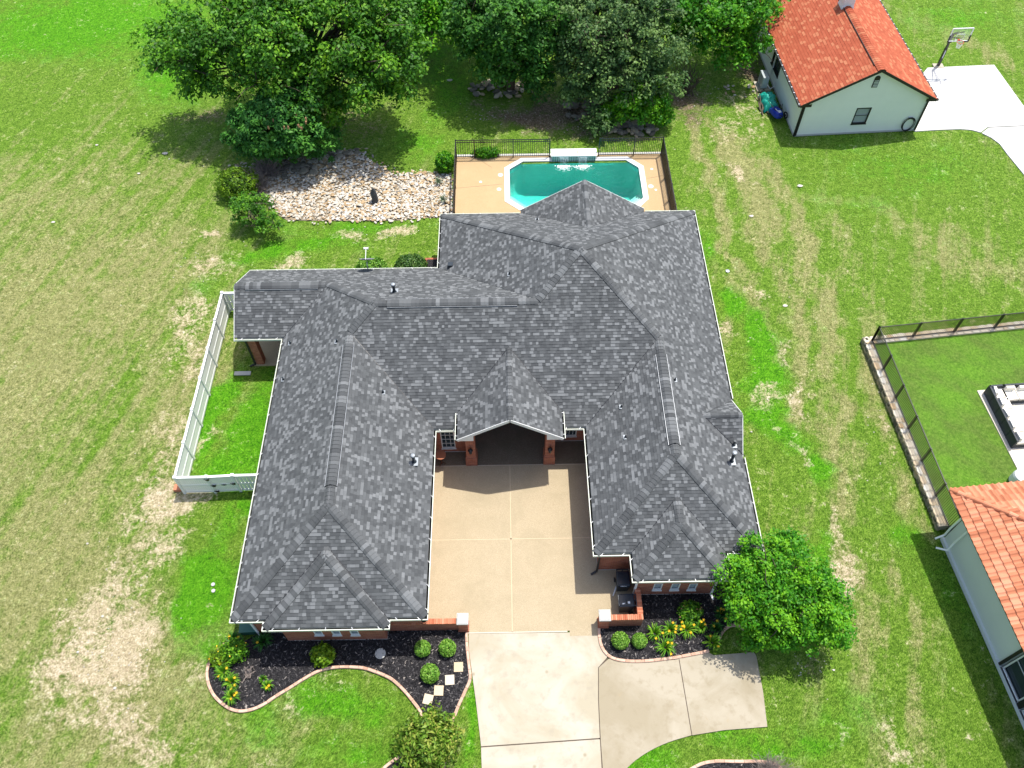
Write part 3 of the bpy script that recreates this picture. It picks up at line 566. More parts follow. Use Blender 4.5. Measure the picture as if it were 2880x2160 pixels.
# ridge and hip caps
HIPS = [((xw, yf1, HE), (xl, lS, zl)), ((xe, yf1, HE), (xl, lS, zl)), ((xl, lS, zl), (xl, lN, zl)), ((xl, lN, zl), (mW, ym, zmn)), ((pE, yr, zp), (mW, ym, zmn)), ((xp, yr, zp), (pE, yr, zp)), ((mW, ym, zmn), (mE, ym, zmn)),
 ((mE, ym, zmn), (xa, ya, za)), ((xB, yN, HE), (xa, ya, za)), ((xE, yN, HE), (xa, ya, za)), ((xr, rN, zr), (xa, ya, za)), ((xr, rS, zr), (xr, rN, zr)), ((xc, yf2, HE), (xr, rS, zr)), ((xE, yf2, HE), (xr, rS, zr)),
 ((xb1, yf1b, HE), (xq, yf1b+hq, zq)), ((xb2, yf1b, HE), (xq, yf1b+hq, zq)), ((xq, yf1b+hq, zq), (xq, yf1+hq, zq)), ((xb3, yf2b, HE), (xs, yf2b+hs, zs)), ((xb4, yf2b, HE), (xs, yf2b+hs, zs)), ((xs, yf2b+hs, zs), (xs, yf2+hs, zs)),
 ((exF, eyc, ezr), (exB, eyc, ezr)), ((gxc, gyF, gzr), (gxc, gyB, gzr)), ((nxc, nyF, ngz), (nxc, nyB, ngz))]
caps = []
def cap_line(a, b, wd=.20, expo=.19, lift=.02, drop=None, store=caps):
    a = Vector(a); b = Vector(b); d = b-a; L = d.length; d.normalize(); side = Vector((d.y, -d.x, 0)).normalized(); hip = abs(d.z) > .05
    dr = drop if drop is not None else (wd*PM*.72 if hip else wd*PM); nseg = max(1, int(L/expo)); sh = .4
    for i in range(nseg):
        p = a+d*(i*L/nseg); q = a+d*((i+1.04)*L/nseg); sh = sh if random.random() < .22 else (random.uniform(.06, .60) if random.random() < .72 else random.uniform(.70, .95))
        vs = []
        for c, h in ((p, .055), (q, .036)):
            for s, dz, k in ((-1, dr, .7), (-.45, dr*.42, 1), (.45, dr*.42, 1), (1, dr, .7)): vs.append(c+side*(s*wd)+Vector((0, 0, lift+h*k-dz)))
        vs += [c-Vector((0, 0, .04)) for c in vs[:4]]
        vs += [c-Vector((0, 0, .10)) for c in (vs[0], vs[3], vs[4], vs[7])]
        fs = [(0, 1, 5, 4), (1, 2, 6, 5), (2, 3, 7, 6), (8, 9, 1, 0), (9, 10, 2, 1), (10, 11, 3, 2), (12, 0, 4, 14), (3, 13, 15, 7)]
        A, B2, C2 = (vs[q2] for q2 in fs[0][:3])
        if (B2-A).cross(C2-A).z < 0: fs = [tuple(reversed(f)) for f in fs]
        store.append((p.x**2+p.y**2+(CAMH-p.z)**2, True, [tuple(v) for v in vs], fs, [sh]*3+[.05]*3+[0.0]*2))
for i, (a, b) in enumerate(HIPS):
    sm = i in (20, 21, 22)
    if a[2] == HE and b[2] > HE: f_ = INS/abs(b[0]-a[0]); a = tuple(a[q]+(b[q]-a[q])*f_ for q in range(3))
    cap_line(a, b, wd=.15 if sm else .20, drop=(.15*.7 if sm else None), lift=.012 if sm else .02)
VAL = [((xe, ys), (xl, lN)), ((xc, ys), (xr, rN)), ((xw, yp), (pE, yr)), ((xB, yb), (mE, ym)), ((xb1, yf1), (xq, yf1+hq)), ((xb2, yf1), (xq, yf1+hq)), ((xb3, yf2), (xs, yf2+hs)), ((xb4, yf2), (xs, yf2+hs))]
for (ax, ay), (bx, by) in VAL:
    L_ = math.hypot(bx-ax, by-ay); rise = PM*abs(bx-ax); f_ = INS/abs(bx-ax); vm = MB(); vm.beam((ax+(bx-ax)*f_, ay+(by-ay)*f_, HE+rise*f_+.016), (bx, by, HE+rise+.016), .035, .012); vm.build('valley_flashing', M['metal'], roof)
for a, b in (((gx0, gyE, gz0), (gxc, gyB, gzr)), ((gx1, gyE, gz0), (gxc, gyB, gzr)), ((nxa, yN, HE), (nxc, nyB, ngz)), ((nxb, yN, HE), (nxc, nyB, ngz)), ((xE, ey0, ez0), (exB, eyc, ezr)), ((xE, ey1, ez0), (exB, eyc, ezr))): vm = MB(); vm.beam((a[0], a[1], a[2]+.016), (b[0], b[1], b[2]+.016), .035, .012); vm.build('valley_flashing', M['metal'], roof)
# ridge vents: raised shingled strips with a pale metal lip
def ridge_vent(a, b):
    cap_line((a[0], a[1], a[2]+.045), (b[0], b[1], b[2]+.045), wd=.24, drop=.24*PM*.9, expo=.2, lift=.0)
    a = Vector(a); b = Vector(b); d = (b-a).normalized(); s = Vector((d.y, -d.x, 0)); mb = MB()
    for k in (-1, 1): mb.beam(a+s*(k*.265)+Vector((0, 0, .045-.27*PM*.9)), b+s*(k*.265)+Vector((0, 0, .045-.27*PM*.9)), .018, .04)
    mb.beam(a+s*.27-Vector((0, 0, .13)), a+Vector((0, 0, .07)), .02, .04, mi=1); mb.beam(a-s*.27-Vector((0, 0, .13)), a+Vector((0, 0, .07)), .02, .04, mi=1)
    mb.build('ridge_vent', [M['grey_metal'], M['metal']], roof)
ridge_vent((xl, ZF(1205, 1520, zl)[1], zl), (xl, ZF(1330, 520, zl)[1], zl))
z4 = zm(600, 660, .4069); ridge_vent((z4(1200, 470, zmn)[0], ym, zmn), (z4(2100, 470, zmn)[0], ym, zmn)); ridge_vent((z4(222, 350, zp)[0], yr, zp), (z4(725, 350, zp)[0], yr, zp))
z5 = zm(1400, 480, .3617); ridge_vent((xr, zm(1600, 1050, .3617)(830, 548, zr)[1], zr), (xr, z5(1260, 1420, zr)[1], zr))
emit(caps, roof, 'ridge_cap', M['shingle'], 300)

def roofz(x, y):
    zz = [-9]
    if xw <= x <= xe and yf1 <= y <= ys+9: zz.append(min(x-xw, xe-x, y-yf1))
    if xw <= x <= xE and ys <= y <= yb: zz.append(min(x-xw, y-ys, yb-y, xE-x))
    if xc <= x <= xE and yf2 <= y <= ya: zz.append(min(x-xc, xE-x, y-yf2))
    if xB <= x <= xE and ys <= y <= yN: zz.append(min(x-xB, xE-x, yN-y, y-ys))
    if xp <= x <= xw+5 and yp <= y <= yb: zz.append(min(y-yp, yb-y))
    z = HE+PM*max(zz)
    if exB-1 <= x <= exF and ey0 <= y <= ey1: z = max(z, ez0+em*min(y-ey0, ey1-y))
    return z
def RP(px, py):
    z = 4.0
    for _ in range(60): p = G(px, py, z); z = .6*z+.4*roofz(p[0], p[1])
    return G(px, py, z)
# walls: footprint under the eaves, with real window openings in the two front bays
def wall_seg(mb, p, q, z0, z1, holes=(), depth=.1):
    """a wall sheet from p to q with rectangular openings (a0, a1, h0, h1) and their reveals; outside is to the right of p->q"""
    p = Vector((p[0], p[1], 0)); q = Vector((q[0], q[1], 0)); d = (q-p); L = d.length; d.normalize(); inn = Vector((-d.y, d.x, 0))
    cols = sorted(set([0, L]+[h[0] for h in holes]+[h[1] for h in holes])); rows = sorted(set([z0, z1]+[h[2] for h in holes]+[h[3] for h in holes]))
    P = lambda a, z, k=0: p+d*a+inn*k+Vector((0, 0, z))
    for a0, a1 in zip(cols[:-1], cols[1:]):
        for r0, r1 in zip(rows[:-1], rows[1:]):
            if any(h[0] <= a0+1e-6 and a1 <= h[1]+1e-6 and h[2] <= r0+1e-6 and r1 <= h[3]+1e-6 for h in holes): continue
            mb.add([P(a0, r0), P(a1, r0), P(a1, r1), P(a0, r1)], [(0, 1, 2, 3)])
    for a0, a1, h0, h1 in holes:
        for u, v in (((a0, h0), (a1, h0)), ((a1, h0), (a1, h1)), ((a1, h1), (a0, h1)), ((a0, h1), (a0, h0))):
            mb.add([P(*u), P(*u, depth), P(*v, depth), P(*v)], [(0, 1, 2, 3)])
def window(parent, p, q, hole, depth=.08, bars=(1, 1), pane='glass', blind=False, frame=.05, fmat='trim'):
    p = Vector((p[0], p[1], 0)); q = Vector((q[0], q[1], 0)); d = (q-p).normalized(); inn = Vector((-d.y, d.x, 0)); a0, a1, h0, h1 = hole
    P = lambda a, z, k: p+d*a+inn*k+Vector((0, 0, z)); mb = MB(); f = frame
    for (u, v) in (((a0, h0+f/2), (a1, h0+f/2)), ((a0, h1-f/2), (a1, h1-f/2)), ((a0+f/2, h0), (a0+f/2, h1)), ((a1-f/2, h0), (a1-f/2, h1))): mb.beam(P(*u, depth*.35), P(*v, depth*.35), f, f*1.2)
    for i in range(1, bars[0]): a = a0+(a1-a0)*i/bars[0]; mb.beam(P(a, h0+f, depth*.6), P(a, h1-f, depth*.6), .022, .03)
    for i in range(1, bars[1]): z = h0+(h1-h0)*i/bars[1]; mb.beam(P(a0+f, z, depth*.6), P(a1-f, z, depth*.6), .03, .022)
    w = mb.build('window', M[fmat], parent)
    g = MB(); g.add([P(a0, h0, depth), P(a1, h0, depth), P(a1, h1, depth), P(a0, h1, depth)], [(0, 1, 2, 3)]); g.build('pane', M[pane], w)
    s = MB(); s.beam(P(a0-.03, h0-.02, -.02), P(a1+.03, h0-.02, -.02), .09, .04); s.build('sill', M['trim'] if fmat == 'trim' else M[fmat], w)
    return w
WT = HE-.11
FP = [(-11.53, 12.27), (-10.1, 12.27), (-10.1, 11.89), (-5.63, 11.89), (-5.63, 12.27), (-4.03, 12.27), (-4.03, 21.6), (-1.9, 21.6), (-1.9, 23.5), (1.95, 23.5), (1.95, 22.15), (4.09, 22.15), (4.09, 15.02), (5.7, 15.02), (5.7, 13.77), (9.16, 13.77), (9.16, 15.02), (10.79, 15.02), (10.79, 35.9), (-3.48, 35.9), (-3.48, 31.59), (-11.53, 31.59)]
# front windows: bottoms sit at the traced height on their walls
z6 = lambda x, y: (450+x*.4069, 1150+y*.4069)
wl = [onY(*z6(u, 1562), 11.89) for u in (1072, 1132, 1196, 1256, 1322, 1382)]
wr = [onY(1600+u*.27125, 1500+585*.27125, 13.77) for u in (865, 955, 1045, 1135, 1225, 1310)]
holesL = [(wl[i][0]+10.1, wl[i+1][0]+10.1, wl[i][2], wl[i][2]+.75) for i in (0, 2, 4)]
holesR = [(wr[i][0]-5.7, wr[i+1][0]-5.7, wr[i][2], wr[i][2]+.75) for i in (0, 2, 4)]
cw0 = onY(1150+345*.27125, 1050+775*.27125, 21.6); cw1 = onY(1150+486*.27125, 1050+772*.27125, 21.6)
dw0 = onY(1150+1622*.27125, 1050+650*.27125, 22.15); dw1 = onY(1150+1735*.27125, 1050+650*.27125, 22.15)
HO = {2: holesL, 6: [(cw0[0]+4.03, cw1[0]+4.03, cw0[2], 2.4)], 10: [(dw0[0]-1.95, dw1[0]-1.95, dw0[2], 2.4)], 14: holesR, 8: [(1.0, 2.9, .02, 2.3)]}
wb = MB()
for i in range(len(FP)):
    top = 3.5 if i in (7, 8, 9) else WT
    wall_seg(wb, FP[i], FP[(i+1) % len(FP)], -.05, top, HO.get(i, ()))
walls = wb.build('wall', M['brick'], house)
for h in holesL: window(walls, FP[2], FP[3], h, pane='blind')
for h in holesR: window(walls, FP[14], FP[15], h, pane='blind')
window(walls, FP[6], FP[7], HO[6][0], bars=(3, 5), pane='glass'); window(walls, FP[10], FP[11], HO[10][0], bars=(3, 4), pane='glass')
window(walls, FP[8], FP[9], HO[8][0], bars=(2, 3), pane='glass', fmat='darktrim')
fnd = MB()       # pale foundation ledge at the wall foot
for i in range(len(FP)):
    p, q = Vector(FP[i]+(0,)), Vector(FP[(i+1) % len(FP)]+(0,)); d = (q-p).normalized(); o = Vector((d.y, -d.x, 0))*.012
    fnd.add([p+o+Vector((0, 0, -.02)), q+o+Vector((0, 0, -.02)), q+o+Vector((0, 0, .07)), p+o+Vector((0, 0, .07)), q+Vector((0, 0, .07)), p+Vector((0, 0, .07))], [(0, 1, 2, 3), (3, 2, 4, 5)])
fnd.build('foundation', M['soffit'], house)
# rowlock course under the front sills, brick by brick
for p0, hs_, y in ((-10.1, holesL, 11.89), (5.7, holesR, 13.77)):
    for h in hs_:
        k = 0
        while h[0]+k*.085 < h[1]:
            mb = MB(); mb.box((p0+h[0]+k*.085+.04, y-.022, h[2]-.1), (.072, .05, .11)); mb.build('brick', M['brickpiece'], walls); k += 1
# soffit and fascia
OUT = [(xw, yf1), (xb1, yf1), (xb1, yf1b), (xb2, yf1b), (xb2, yf1), (xe, yf1), (xe, ys), (xc, ys), (xc, yf2), (xb3, yf2), (xb3, yf2b), (xb4, yf2b), (xb4, yf2), (xE, yf2), (xE, yN), (xB, yN), (xB, yb), (xp, yb), (xp, yp), (xw, yp)]
def off_poly(P, d):
    out = []
    for i in range(len(P)):
        a, b, c = np.array(P[i-1]), np.array(P[i]), np.array(P[(i+1) % len(P)]); u = (b-a)/np.linalg.norm(b-a); v = (c-b)/np.linalg.norm(c-b)
        nu = np.array((u[1], -u[0])); nv = np.array((v[1], -v[0])); out.append(tuple(b+d*(nu+nv)/(1+nu@nv) if abs(1+nu@nv) > 1e-6 else b+d*nu))
    return out
IN = off_poly(OUT, -INS); HG = HE+.062
sf = MB(); n = len(OUT); SP = IN[:7]+[(-2.1, ys+INS), (-2.1, 23.5), (2.15, 23.5), (2.15, ys+INS)]+IN[7:]; vs = [(float(x), float(y), HE-.12) for x, y in SP]
for t in tessellate_polygon([[Vector((x, y, 0)) for x, y, z in vs]]): sf.add([vs[i] for i in t], [(0, 1, 2)])
for i in range(len(SP)):
    p, q = SP[i], SP[(i+1) % len(SP)]; sf.add([(p[0], p[1], HE-.12), (q[0], q[1], HE-.12), (q[0], q[1], HG-.002), (p[0], p[1], HG-.002)], [(0, 1, 2, 3)])
sf.build('soffit', M['soffit'], roof)
def gutter(p, q, po, qo, z, parent, wd=.125, hang=1.15):
    """open channel between the eave edge p-q and its outer lip po-qo"""
    mb = MB(); L = math.hypot(q[0]-p[0], q[1]-p[1]); k = lambda a, b, t: (a[0]+(b[0]-a[0])*t, a[1]+(b[1]-a[1])*t)
    pi, qi = k(p, po, .72), k(q, qo, .72)
    mb.add([(*p, z-.13), (*q, z-.13), (*qo, z-.13), (*po, z-.13)], [(0, 1, 2, 3), (3, 2, 1, 0)])
    mb.add([(*po, z-.13), (*qo, z-.13), (*qo, z-.012), (*po, z-.012), (*pi, z-.012), (*qi, z-.012), (*qi, z-.12), (*pi, z-.12)], [(0, 1, 2, 3), (3, 2, 5, 4), (4, 5, 6, 7)])
    m_ = max(1, int(L/hang))
    for i in range(m_+1):
        t = min(max((i+.35)/(m_+.7), .02), .98); a = k(p, q, t); b = k(po, qo, t); mb.beam((a[0], a[1], z+.004), (b[0], b[1], z-.006), .022, .010, mi=1)
    return mb.build('gutter', [M['gutter'], M['white']], parent)
for i in range(n):
    j = (i+1) % n; p, q, po, qo = IN[i], IN[j], OUT[i], OUT[j]; p, q, po, qo = (tuple(map(float, z_)) for z_ in (p, q, po, qo))
    if i == 17: continue                                        # porch gable end carries a rake board
    if i == 6:
        gutter(p, (gx0+.02, ys+INS), po, (gx0+.02, ys), HG, roof); gutter((gx1-.02, ys+INS), q, (gx1-.02, ys), qo, HG, roof); continue
    if i == 13:
        gutter(p, (xE-INS, ey0-.05), po, (xE, ey0-.05), HG, roof); gutter((xE-INS, ey1+.1), q, (xE, ey1+.1), qo, HG, roof); continue
    if i == 14:
        gutter(p, (nxb+.05, yN-INS), po, (nxb+.05, yN), HG, roof); gutter((nxa-.05, yN-INS), q, (nxa-.05, yN), qo, HG, roof); continue
    gutter(p, q, po, qo, HG, roof)
# portico: gutters, barge boards, boxed eaves, gable wall, ceiling
port = MB()
gutter((gx0, gyE+.12), (gx0, gyF), (gx0-.12, gyE+.12), (gx0-.12, gyF), gz0, roof, hang=.7); gutter((gx1, gyF), (gx1, gyE+.12), (gx1+.12, gyF), (gx1+.12, gyE+.12), gz0, roof, hang=.7)
for sx, x0 in ((1, gx0), (-1, gx1)):
    port.beam((x0, gyF-.012, gz0-.07), (gxc, gyF-.012, gzr-.07), .03, .17)
    port.add([(x0, gyF+.02, gz0-.16), (x0+sx*.78, gyF+.02, gz0-.16), (x0+sx*.78, gyF+.02, gz0-.16+gm*.78), (x0, gyF+.02, gz0-.05)], [(0, 1, 2, 3) if sx > 0 else (3, 2, 1, 0)])
    port.add([(x0, gyF+.02, gz0-.16), (x0+sx*.78, gyF+.02, gz0-.16), (x0+sx*.78, gyE, gz0-.16), (x0, gyE, gz0-.16)], [(0, 1, 2, 3)])
    port.add([(x0, gyF, gz0-.16), (x0, gyE+.2, gz0-.16), (x0, gyE+.2, gz0-.01), (x0, gyF, gz0-.01)], [(0, 1, 2, 3)])
port.build('barge_board', M['trim'], roof)
gw = MB(); gy = 20.86
for sx, x0 in ((1, -2.15), (-1, 2.22)):
    zz = lambda x: gz0+gm*(abs(x-(gx0 if sx > 0 else gx1)))
    gw.add([(x0, gy, 2.9), (x0+sx*.5, gy, 2.9), (x0+sx*.5, gy, zz(x0+sx*.5)-.42), (gxc, gy, gzr-.42), (gxc, gy, gzr-.05), (x0, gy, zz(x0)-.05)], [(0, 1, 2, 3, 4, 5)])
    gw.add([(x0, gy+.01, zz(x0)-.06), (gxc, gy+.01, gzr-.06), (gxc, 23.6, gzr-.06), (x0, 23.6, zz(x0)-.06)], [(0, 1, 2, 3)])
gw.add([(gxc-.5, gy-.004, gzr-.62), (gxc+.5, gy-.004, gzr-.62), (gxc, gy-.004, gzr-.1)], [(0, 1, 2)]); gw.add([(-2.1, 23.51, 3.0), (2.15, 23.51, 3.0), (2.15, 23.51, 3.4), (gxc, 23.51, gzr-.1), (-2.1, 23.51, 3.4)], [(0, 1, 2, 3, 4)])
gw.build('gable_wall', M['brick'], house)
for x in (-1.945, 2.01):
    mb = MB(); mb.box((x, 21.07, 1.9), (.47, .5, 2.35)); mb.box((x, 21.05, .36), (.58, .6, .76)); mb.box((x, 21.06, .79), (.58, .58, .11), taper=.86); mb.build('pillar', M['brick'], house)
    l = MB(); l.beam((x, 20.82, 1.72), (x, 20.66, 1.86), .03, .03); l.lathe((x, 20.64, 1.45), [(.03, 0), (.075, .04), (.10, .30), (.13, .32), (.03, .44)], 8); l.build('wall_lantern', M['metal'], house)
# porch at the left: brick posts, rake board, ceiling is the soffit; rear and side edges
for x, y in ((-13.83, 27.62), (-13.83, 31.4)):
    mb = MB(); mb.box((x, y, 1.26), (.42, .42, 2.54)); mb.build('porch_post', M['brick'], house)
rk = MB(); rk.beam((xp-.012, yp, HE-.07), (xp-.012, yr, zp-.07), .03, .15); rk.beam((xp-.012, yb, HE-.07), (xp-.012, yr, zp-.07), .03, .15)
rk.add([(xp+.3, yp+.4, HE-.17), (xp+.3, yb-.4, HE-.17), (xp+.3, yr, zp-.1)], [(0, 1, 2)])
for s, x0 in ((1, nxa), (-1, nxb)): rk.beam((x0, nyF+.012, HE-.07), (nxc, nyF+.012, ngz-.07), .03, .15)
rk.add([(nxa, nyF-.2, HE-.15), (nxb, nyF-.2, HE-.15), (nxc, nyF-.2, ngz-.1)], [(0, 1, 2)])
for y0 in (ey0, ey1): rk.beam((exF+.012, y0, ez0-.07), (exF+.012, eyc, ezr-.07), .03, .15)
rk.add([(exF-.1, ey0, ez0-.15), (exF-.1, ey1, ez0-.15), (exF-.1, eyc, ezr-.1)], [(0, 1, 2)])
rk.build('rake_board', M['trim'], roof)
tag(slab('porch_floor', [(-14.2, 27.35), (-11.53, 27.35), (-11.53, 31.8), (-14.2, 31.8)], .06, M['aggregate'], None), 'aggregate porch slab under the side porch', kind='structure')
# downspouts
def spout(x, y, z1, kick=(0, -.3), mat='darktrim'):
    mb = MB(); mb.beam((x, y, .12), (x, y, z1-.12), .09, .07); mb.beam((x, y, .14), (x+kick[0], y+kick[1], .05), .09, .07); mb.beam((x, y, z1-.14), (x-kick[0]*.4, y+kick[1]*.9, z1-.02), .08, .06); mb.build('downspout', M[mat], house)
spout(4.03, 14.93, HE, (-.28, -.15)); spout(-14.1, 27.38, HE, (-.3, -.1)); spout(9.22, 13.72, HE, (.1, -.25), 'white'); spout(5.62, 13.72, HE, (0, -.3), 'white'); spout(-11.45, 12.2, HE, (.1, -.35), 'white')
# roof penetrations
def pipe(px, py, r=.05, h=.32, cap=False):
    p = RP(px, py); v = MB(); v.box((p[0], p[1], p[2]+.02), (r*5, r*6, .02), mi=1); v.tube([(p[0], p[1], p[2]-.1), (p[0], p[1], p[2]+h)], r, 10)
    v.tube([(p[0], p[1], p[2]-.02), (p[0], p[1], p[2]+.12)], [r*2, r*1.15], 10, mi=0)
    if cap: v.lathe((p[0], p[1], p[2]+h-.04), [(r*1.1, 0), (r*1.7, .03), (r*1.7, .09)], 14); v.lathe((p[0], p[1], p[2]+h+.05), [(r*1.5, 0), (r*1.2, .04), (.001, .06)], 14, mi=1)
    v.build('vent_pipe', [M['darkpipe'], M['lead']], roof)
for a in [(ZF, 922, 520, 0), (ZF, 1250, 508, 0), (ZF, 873, 775, 0), (ZF, 1578, 866, 0), (ZF, 1797, 1355, 1), (z4, 1252, 398, 1), (z5, 90, 808, 0), (z5, 1377, 1630, 0), (z5, 306, 385, 0)]:
    q = {ZF: (450, 760, .3978), z4: (600, 660, .4069), z5: (1400, 480, .3617)}[a[0]]; X, Y = q[0]+a[1]*q[2], q[1]+a[2]*q[2]
    pipe(X, Y, .075 if a[3] else .04, .55 if a[3] else .22, bool(a[3]))
for x, y, r, h, c in ((408, 262, .04, .22, 0), (440, 498, .04, .24, 0), (1280, 558, .06, .38, 0), (1262, 684, .075, .75, 1)): pipe(1600+x*.3617, 1050+y*.3617, r, h, bool(c))
bx = RP(600+1640*.4069, 660+215*.4069); mb = MB(); mb.box((bx[0], bx[1], bx[2]+.08), (.34, .34, .16), taper=.8); mb.build('roof_vent', M['darkpipe'], roof)
dp = RP(1036, 762); dish = thing('satellite_dish', 'grey satellite dish on a mast on the rear roof slope of the left wing', 'satellite dish', dp)
mb = MB(); mb.tube([(0, 0, -.05), (0, 0, .45), (0, .12, .62)], .03, 8); mb.build('mast', M['grey_metal'], dish)
mb = MB(); T = Matrix.Translation((0, .16, .68)) @ Matrix.Rotation(math.radians(-42), 4, 'X'); R0 = [(.0, 0.0), (.18, .012), (.34, .05), (.44, .09)]
vs = []; N = 20
for r, z in R0: vs += [tuple(T @ Vector((r*math.cos(2*math.pi*k/N), r*.9*math.sin(2*math.pi*k/N), z))) for k in range(N)]
mb.add(vs, [(i*N+k, i*N+(k+1) % N, (i+1)*N+(k+1) % N, (i+1)*N+k) for i in range(3) for k in range(N)]); mb.build('reflector', M['dishgrey'], dish, smooth=True)
mb = MB(); mb.tube([T @ Vector((0, -.40, .08)), T @ Vector((0, -.1, .62))], .022, 6); mb.box(tuple(T @ Vector((0, -.06, .66))), (.26, .09, .09)); mb.build('feed_arm', M['trim'], dish)

# low brick site walls with piers
def site_wall(label, runs, pier, group=None):
    t = thing('brick_site_wall', label, 'garden wall', (pier[0], pier[1], 0)); ox, oy = pier[:2]; body = MB(); ht = .92; pcs = []
    for (x0, y0), (x1, y1) in runs:
        horiz = abs(x1-x0) > abs(y1-y0); L = abs(x1-x0) if horiz else abs(y1-y0); c = ((x0+x1)/2-ox, (y0+y1)/2-oy, ht/2-.02); body.box(c, (L, .2, ht) if horiz else (.2, L, ht))
        k = int(L/.088); st = L/k
        for i in range(k):
            s = (i+.5)*st; b = MB(); mn = (min(x0, x1)-ox, min(y0, y1)-oy); j = random.uniform(-.004, .004)
            b.box((mn[0]+s, (y0-oy)+j, ht+.012+j) if horiz else ((x0-ox)+j, mn[1]+s, ht+.012+j), (st-.011, .245, .07) if horiz else (.245, st-.011, .07)); pcs.append(b)
    body.box((0, 0, .52), (.42, .42, 1.08)); body.box((0, 0, .08), (.48, .48, .2)); wl_ = body.build('wall', M['brick'], t)
    for b in pcs: b.build('brick', M['brickpiece'], t)
    c = MB(); c.box((0, 0, 1.10), (.52, .52, .09)); c.box((0, 0, 1.155), (.5, .5, .03), taper=.8); c.build('cap_stone', M['capwhite'], t)
    return t
M['capwhite'] = simple('pale_cap', C(.46, .46, .43), .8, .2, 8)
pl = G(1313, 1787); pL = (G(1301, 1741, 1.1)[0], G(1301, 1741, 1.1)[1]); pR = (G(1701, 1731, 1.1)[0], G(1701, 1731, 1.1)[1])
wyL = G(1250, 1747, .95)[1]
site_wall('brick garden wall with capped pier left of the driveway mouth', [((-5.55, wyL), (pL[0]-.21, wyL))], pL)
wxR = G(1798, 1700, .95)[0]; wyR = G(1750, 1736, .95)[1]
site_wall('L shaped brick garden wall with capped pier beside the dark bins', [((pR[0]+.21, wyR), (wxR+.12, wyR)), ((wxR, wyR+.12), (wxR, 13.75))], pR)
# ================================================================ WHITE VINYL FENCE
def vinyl_fence():
    t = thing('vinyl_fence', 'white vinyl fence with pickets and two gates closing off the side yard', 'fence', (0, 0, 0)); H = 1.66
    lft = [ZF(180, 1575), ZF(245, 1325), ZF(300, 1098), ZF(353, 885), ZF(405, 672), ZF(450, 478), ZF(495, 290)]
    A, Z = Vector(lft[0]), Vector(lft[-1]); k = len(lft)-1; ptsl = [A+(Z-A)*(i/k) for i in range(k+1)]
    fr = [Vector(ZF(180, 1575)), Vector(ZF(397, 1570)), Vector(ZF(575, 1560)), Vector((-11.6, ZF(575, 1560)[1]+.02, 0))]
    bk = [Z, Vector((-13.9, Z.y+.02, 0))]
    def post(p):
        mb = MB(); mb.box((p.x, p.y, H/2), (.125, .125, H)); mb.box((p.x, p.y, H+.02), (.15, .15, .035)); mb.box((p.x, p.y, H+.06), (.14, .14, .06), taper=.25); mb.build('post', M['white'], t)
    def panel(p, q, gate=False, n=13, rr=.76):
        d = (q-p); L = d.length; d.normalize(); a = p+d*.07; b = q-d*.07; z = lambda h: Vector((0, 0, h))
        for h, w_ in ((.14, .15), (.80, .12), (1.50, .12)):
            mb = MB(); mb.beam(a+z(h), b+z(h), .05, w_); mb.build('rail', M['white'], t)
        bd = MB(); bd.beam(a+z(1.62), b+z(1.62), .12, .03)
        bd.build('rail', M['white'], t)
        for i in range(n):
            c = a+(b-a)*((i+.5)/n); w_ = L/n*rr; mb = MB()
            mb.beam(c+z(.2), c+z(1.46), w_, .022) if False else mb.add([c+d*(s*w_/2)+z(h)+Vector((-d.y, d.x, 0))*k_ for k_ in (-.011, .011) for s, h in ((-1, .2), (1, .2), (1, 1.46), (-1, 1.46))], [(0, 1, 2, 3), (7, 6, 5, 4), (0, 4, 5, 1), (1, 5, 6, 2), (2, 6, 7, 3), (3, 7, 4, 0)])
            mb.build('picket', M['white'], t)
    for i, p in enumerate(ptsl): post(p)
    for i in range(k): panel(ptsl[i], ptsl[i+1], rr=.93)
    for p in fr[1:3]: post(p)
    panel(fr[0], fr[1]); panel(fr[1], fr[2]); panel(fr[2], fr[3], n=10); panel(bk[0], bk[1], n=10)
    g = MB()                      # black star shaped strap hinges and latch on the gates
    for c, h, fl in ((fr[1], 1.42, 0), (fr[1], .78, 1), (fr[1], .2, 1), (fr[2], .86, -1)):
        for q in range(7):
            an = q*math.tau/7; L = .17 if q % 2 else .10; o = c+Vector((fl*.14, -.075, h)); g.beam(o, o+Vector((math.cos(an)*L, 0, math.sin(an)*L*.8)), .012, .055)
    m_ = (fr[1]+fr[2])/2; g.beam(m_+Vector((-.12, -.05, .8)), m_+Vector((.12, -.05, .8)), .02, .04); g.beam(m_+Vector((0, -.05, .74)), m_+Vector((0, -.05, .84)), .02, .05)
    g.build('hinge', M['metal'], t); return ptsl[0]
fc = vinyl_fence()
fcol = MB(); pb = G(*[480+190*.11754, 1280+820*.11754])
fcol.prism([(pb[0]-.18, pb[1]-.14), (pb[0]+.16, pb[1]-.14), (pb[0]+.16, pb[1]+.2), (pb[0]-.18, pb[1]+.2)], 0, .2, sh=.6)
o = fcol.build('brick_block', M['brickpiece'], None); tag(o, 'brown brick block on the grass at the outer corner of the white fence', 'block')

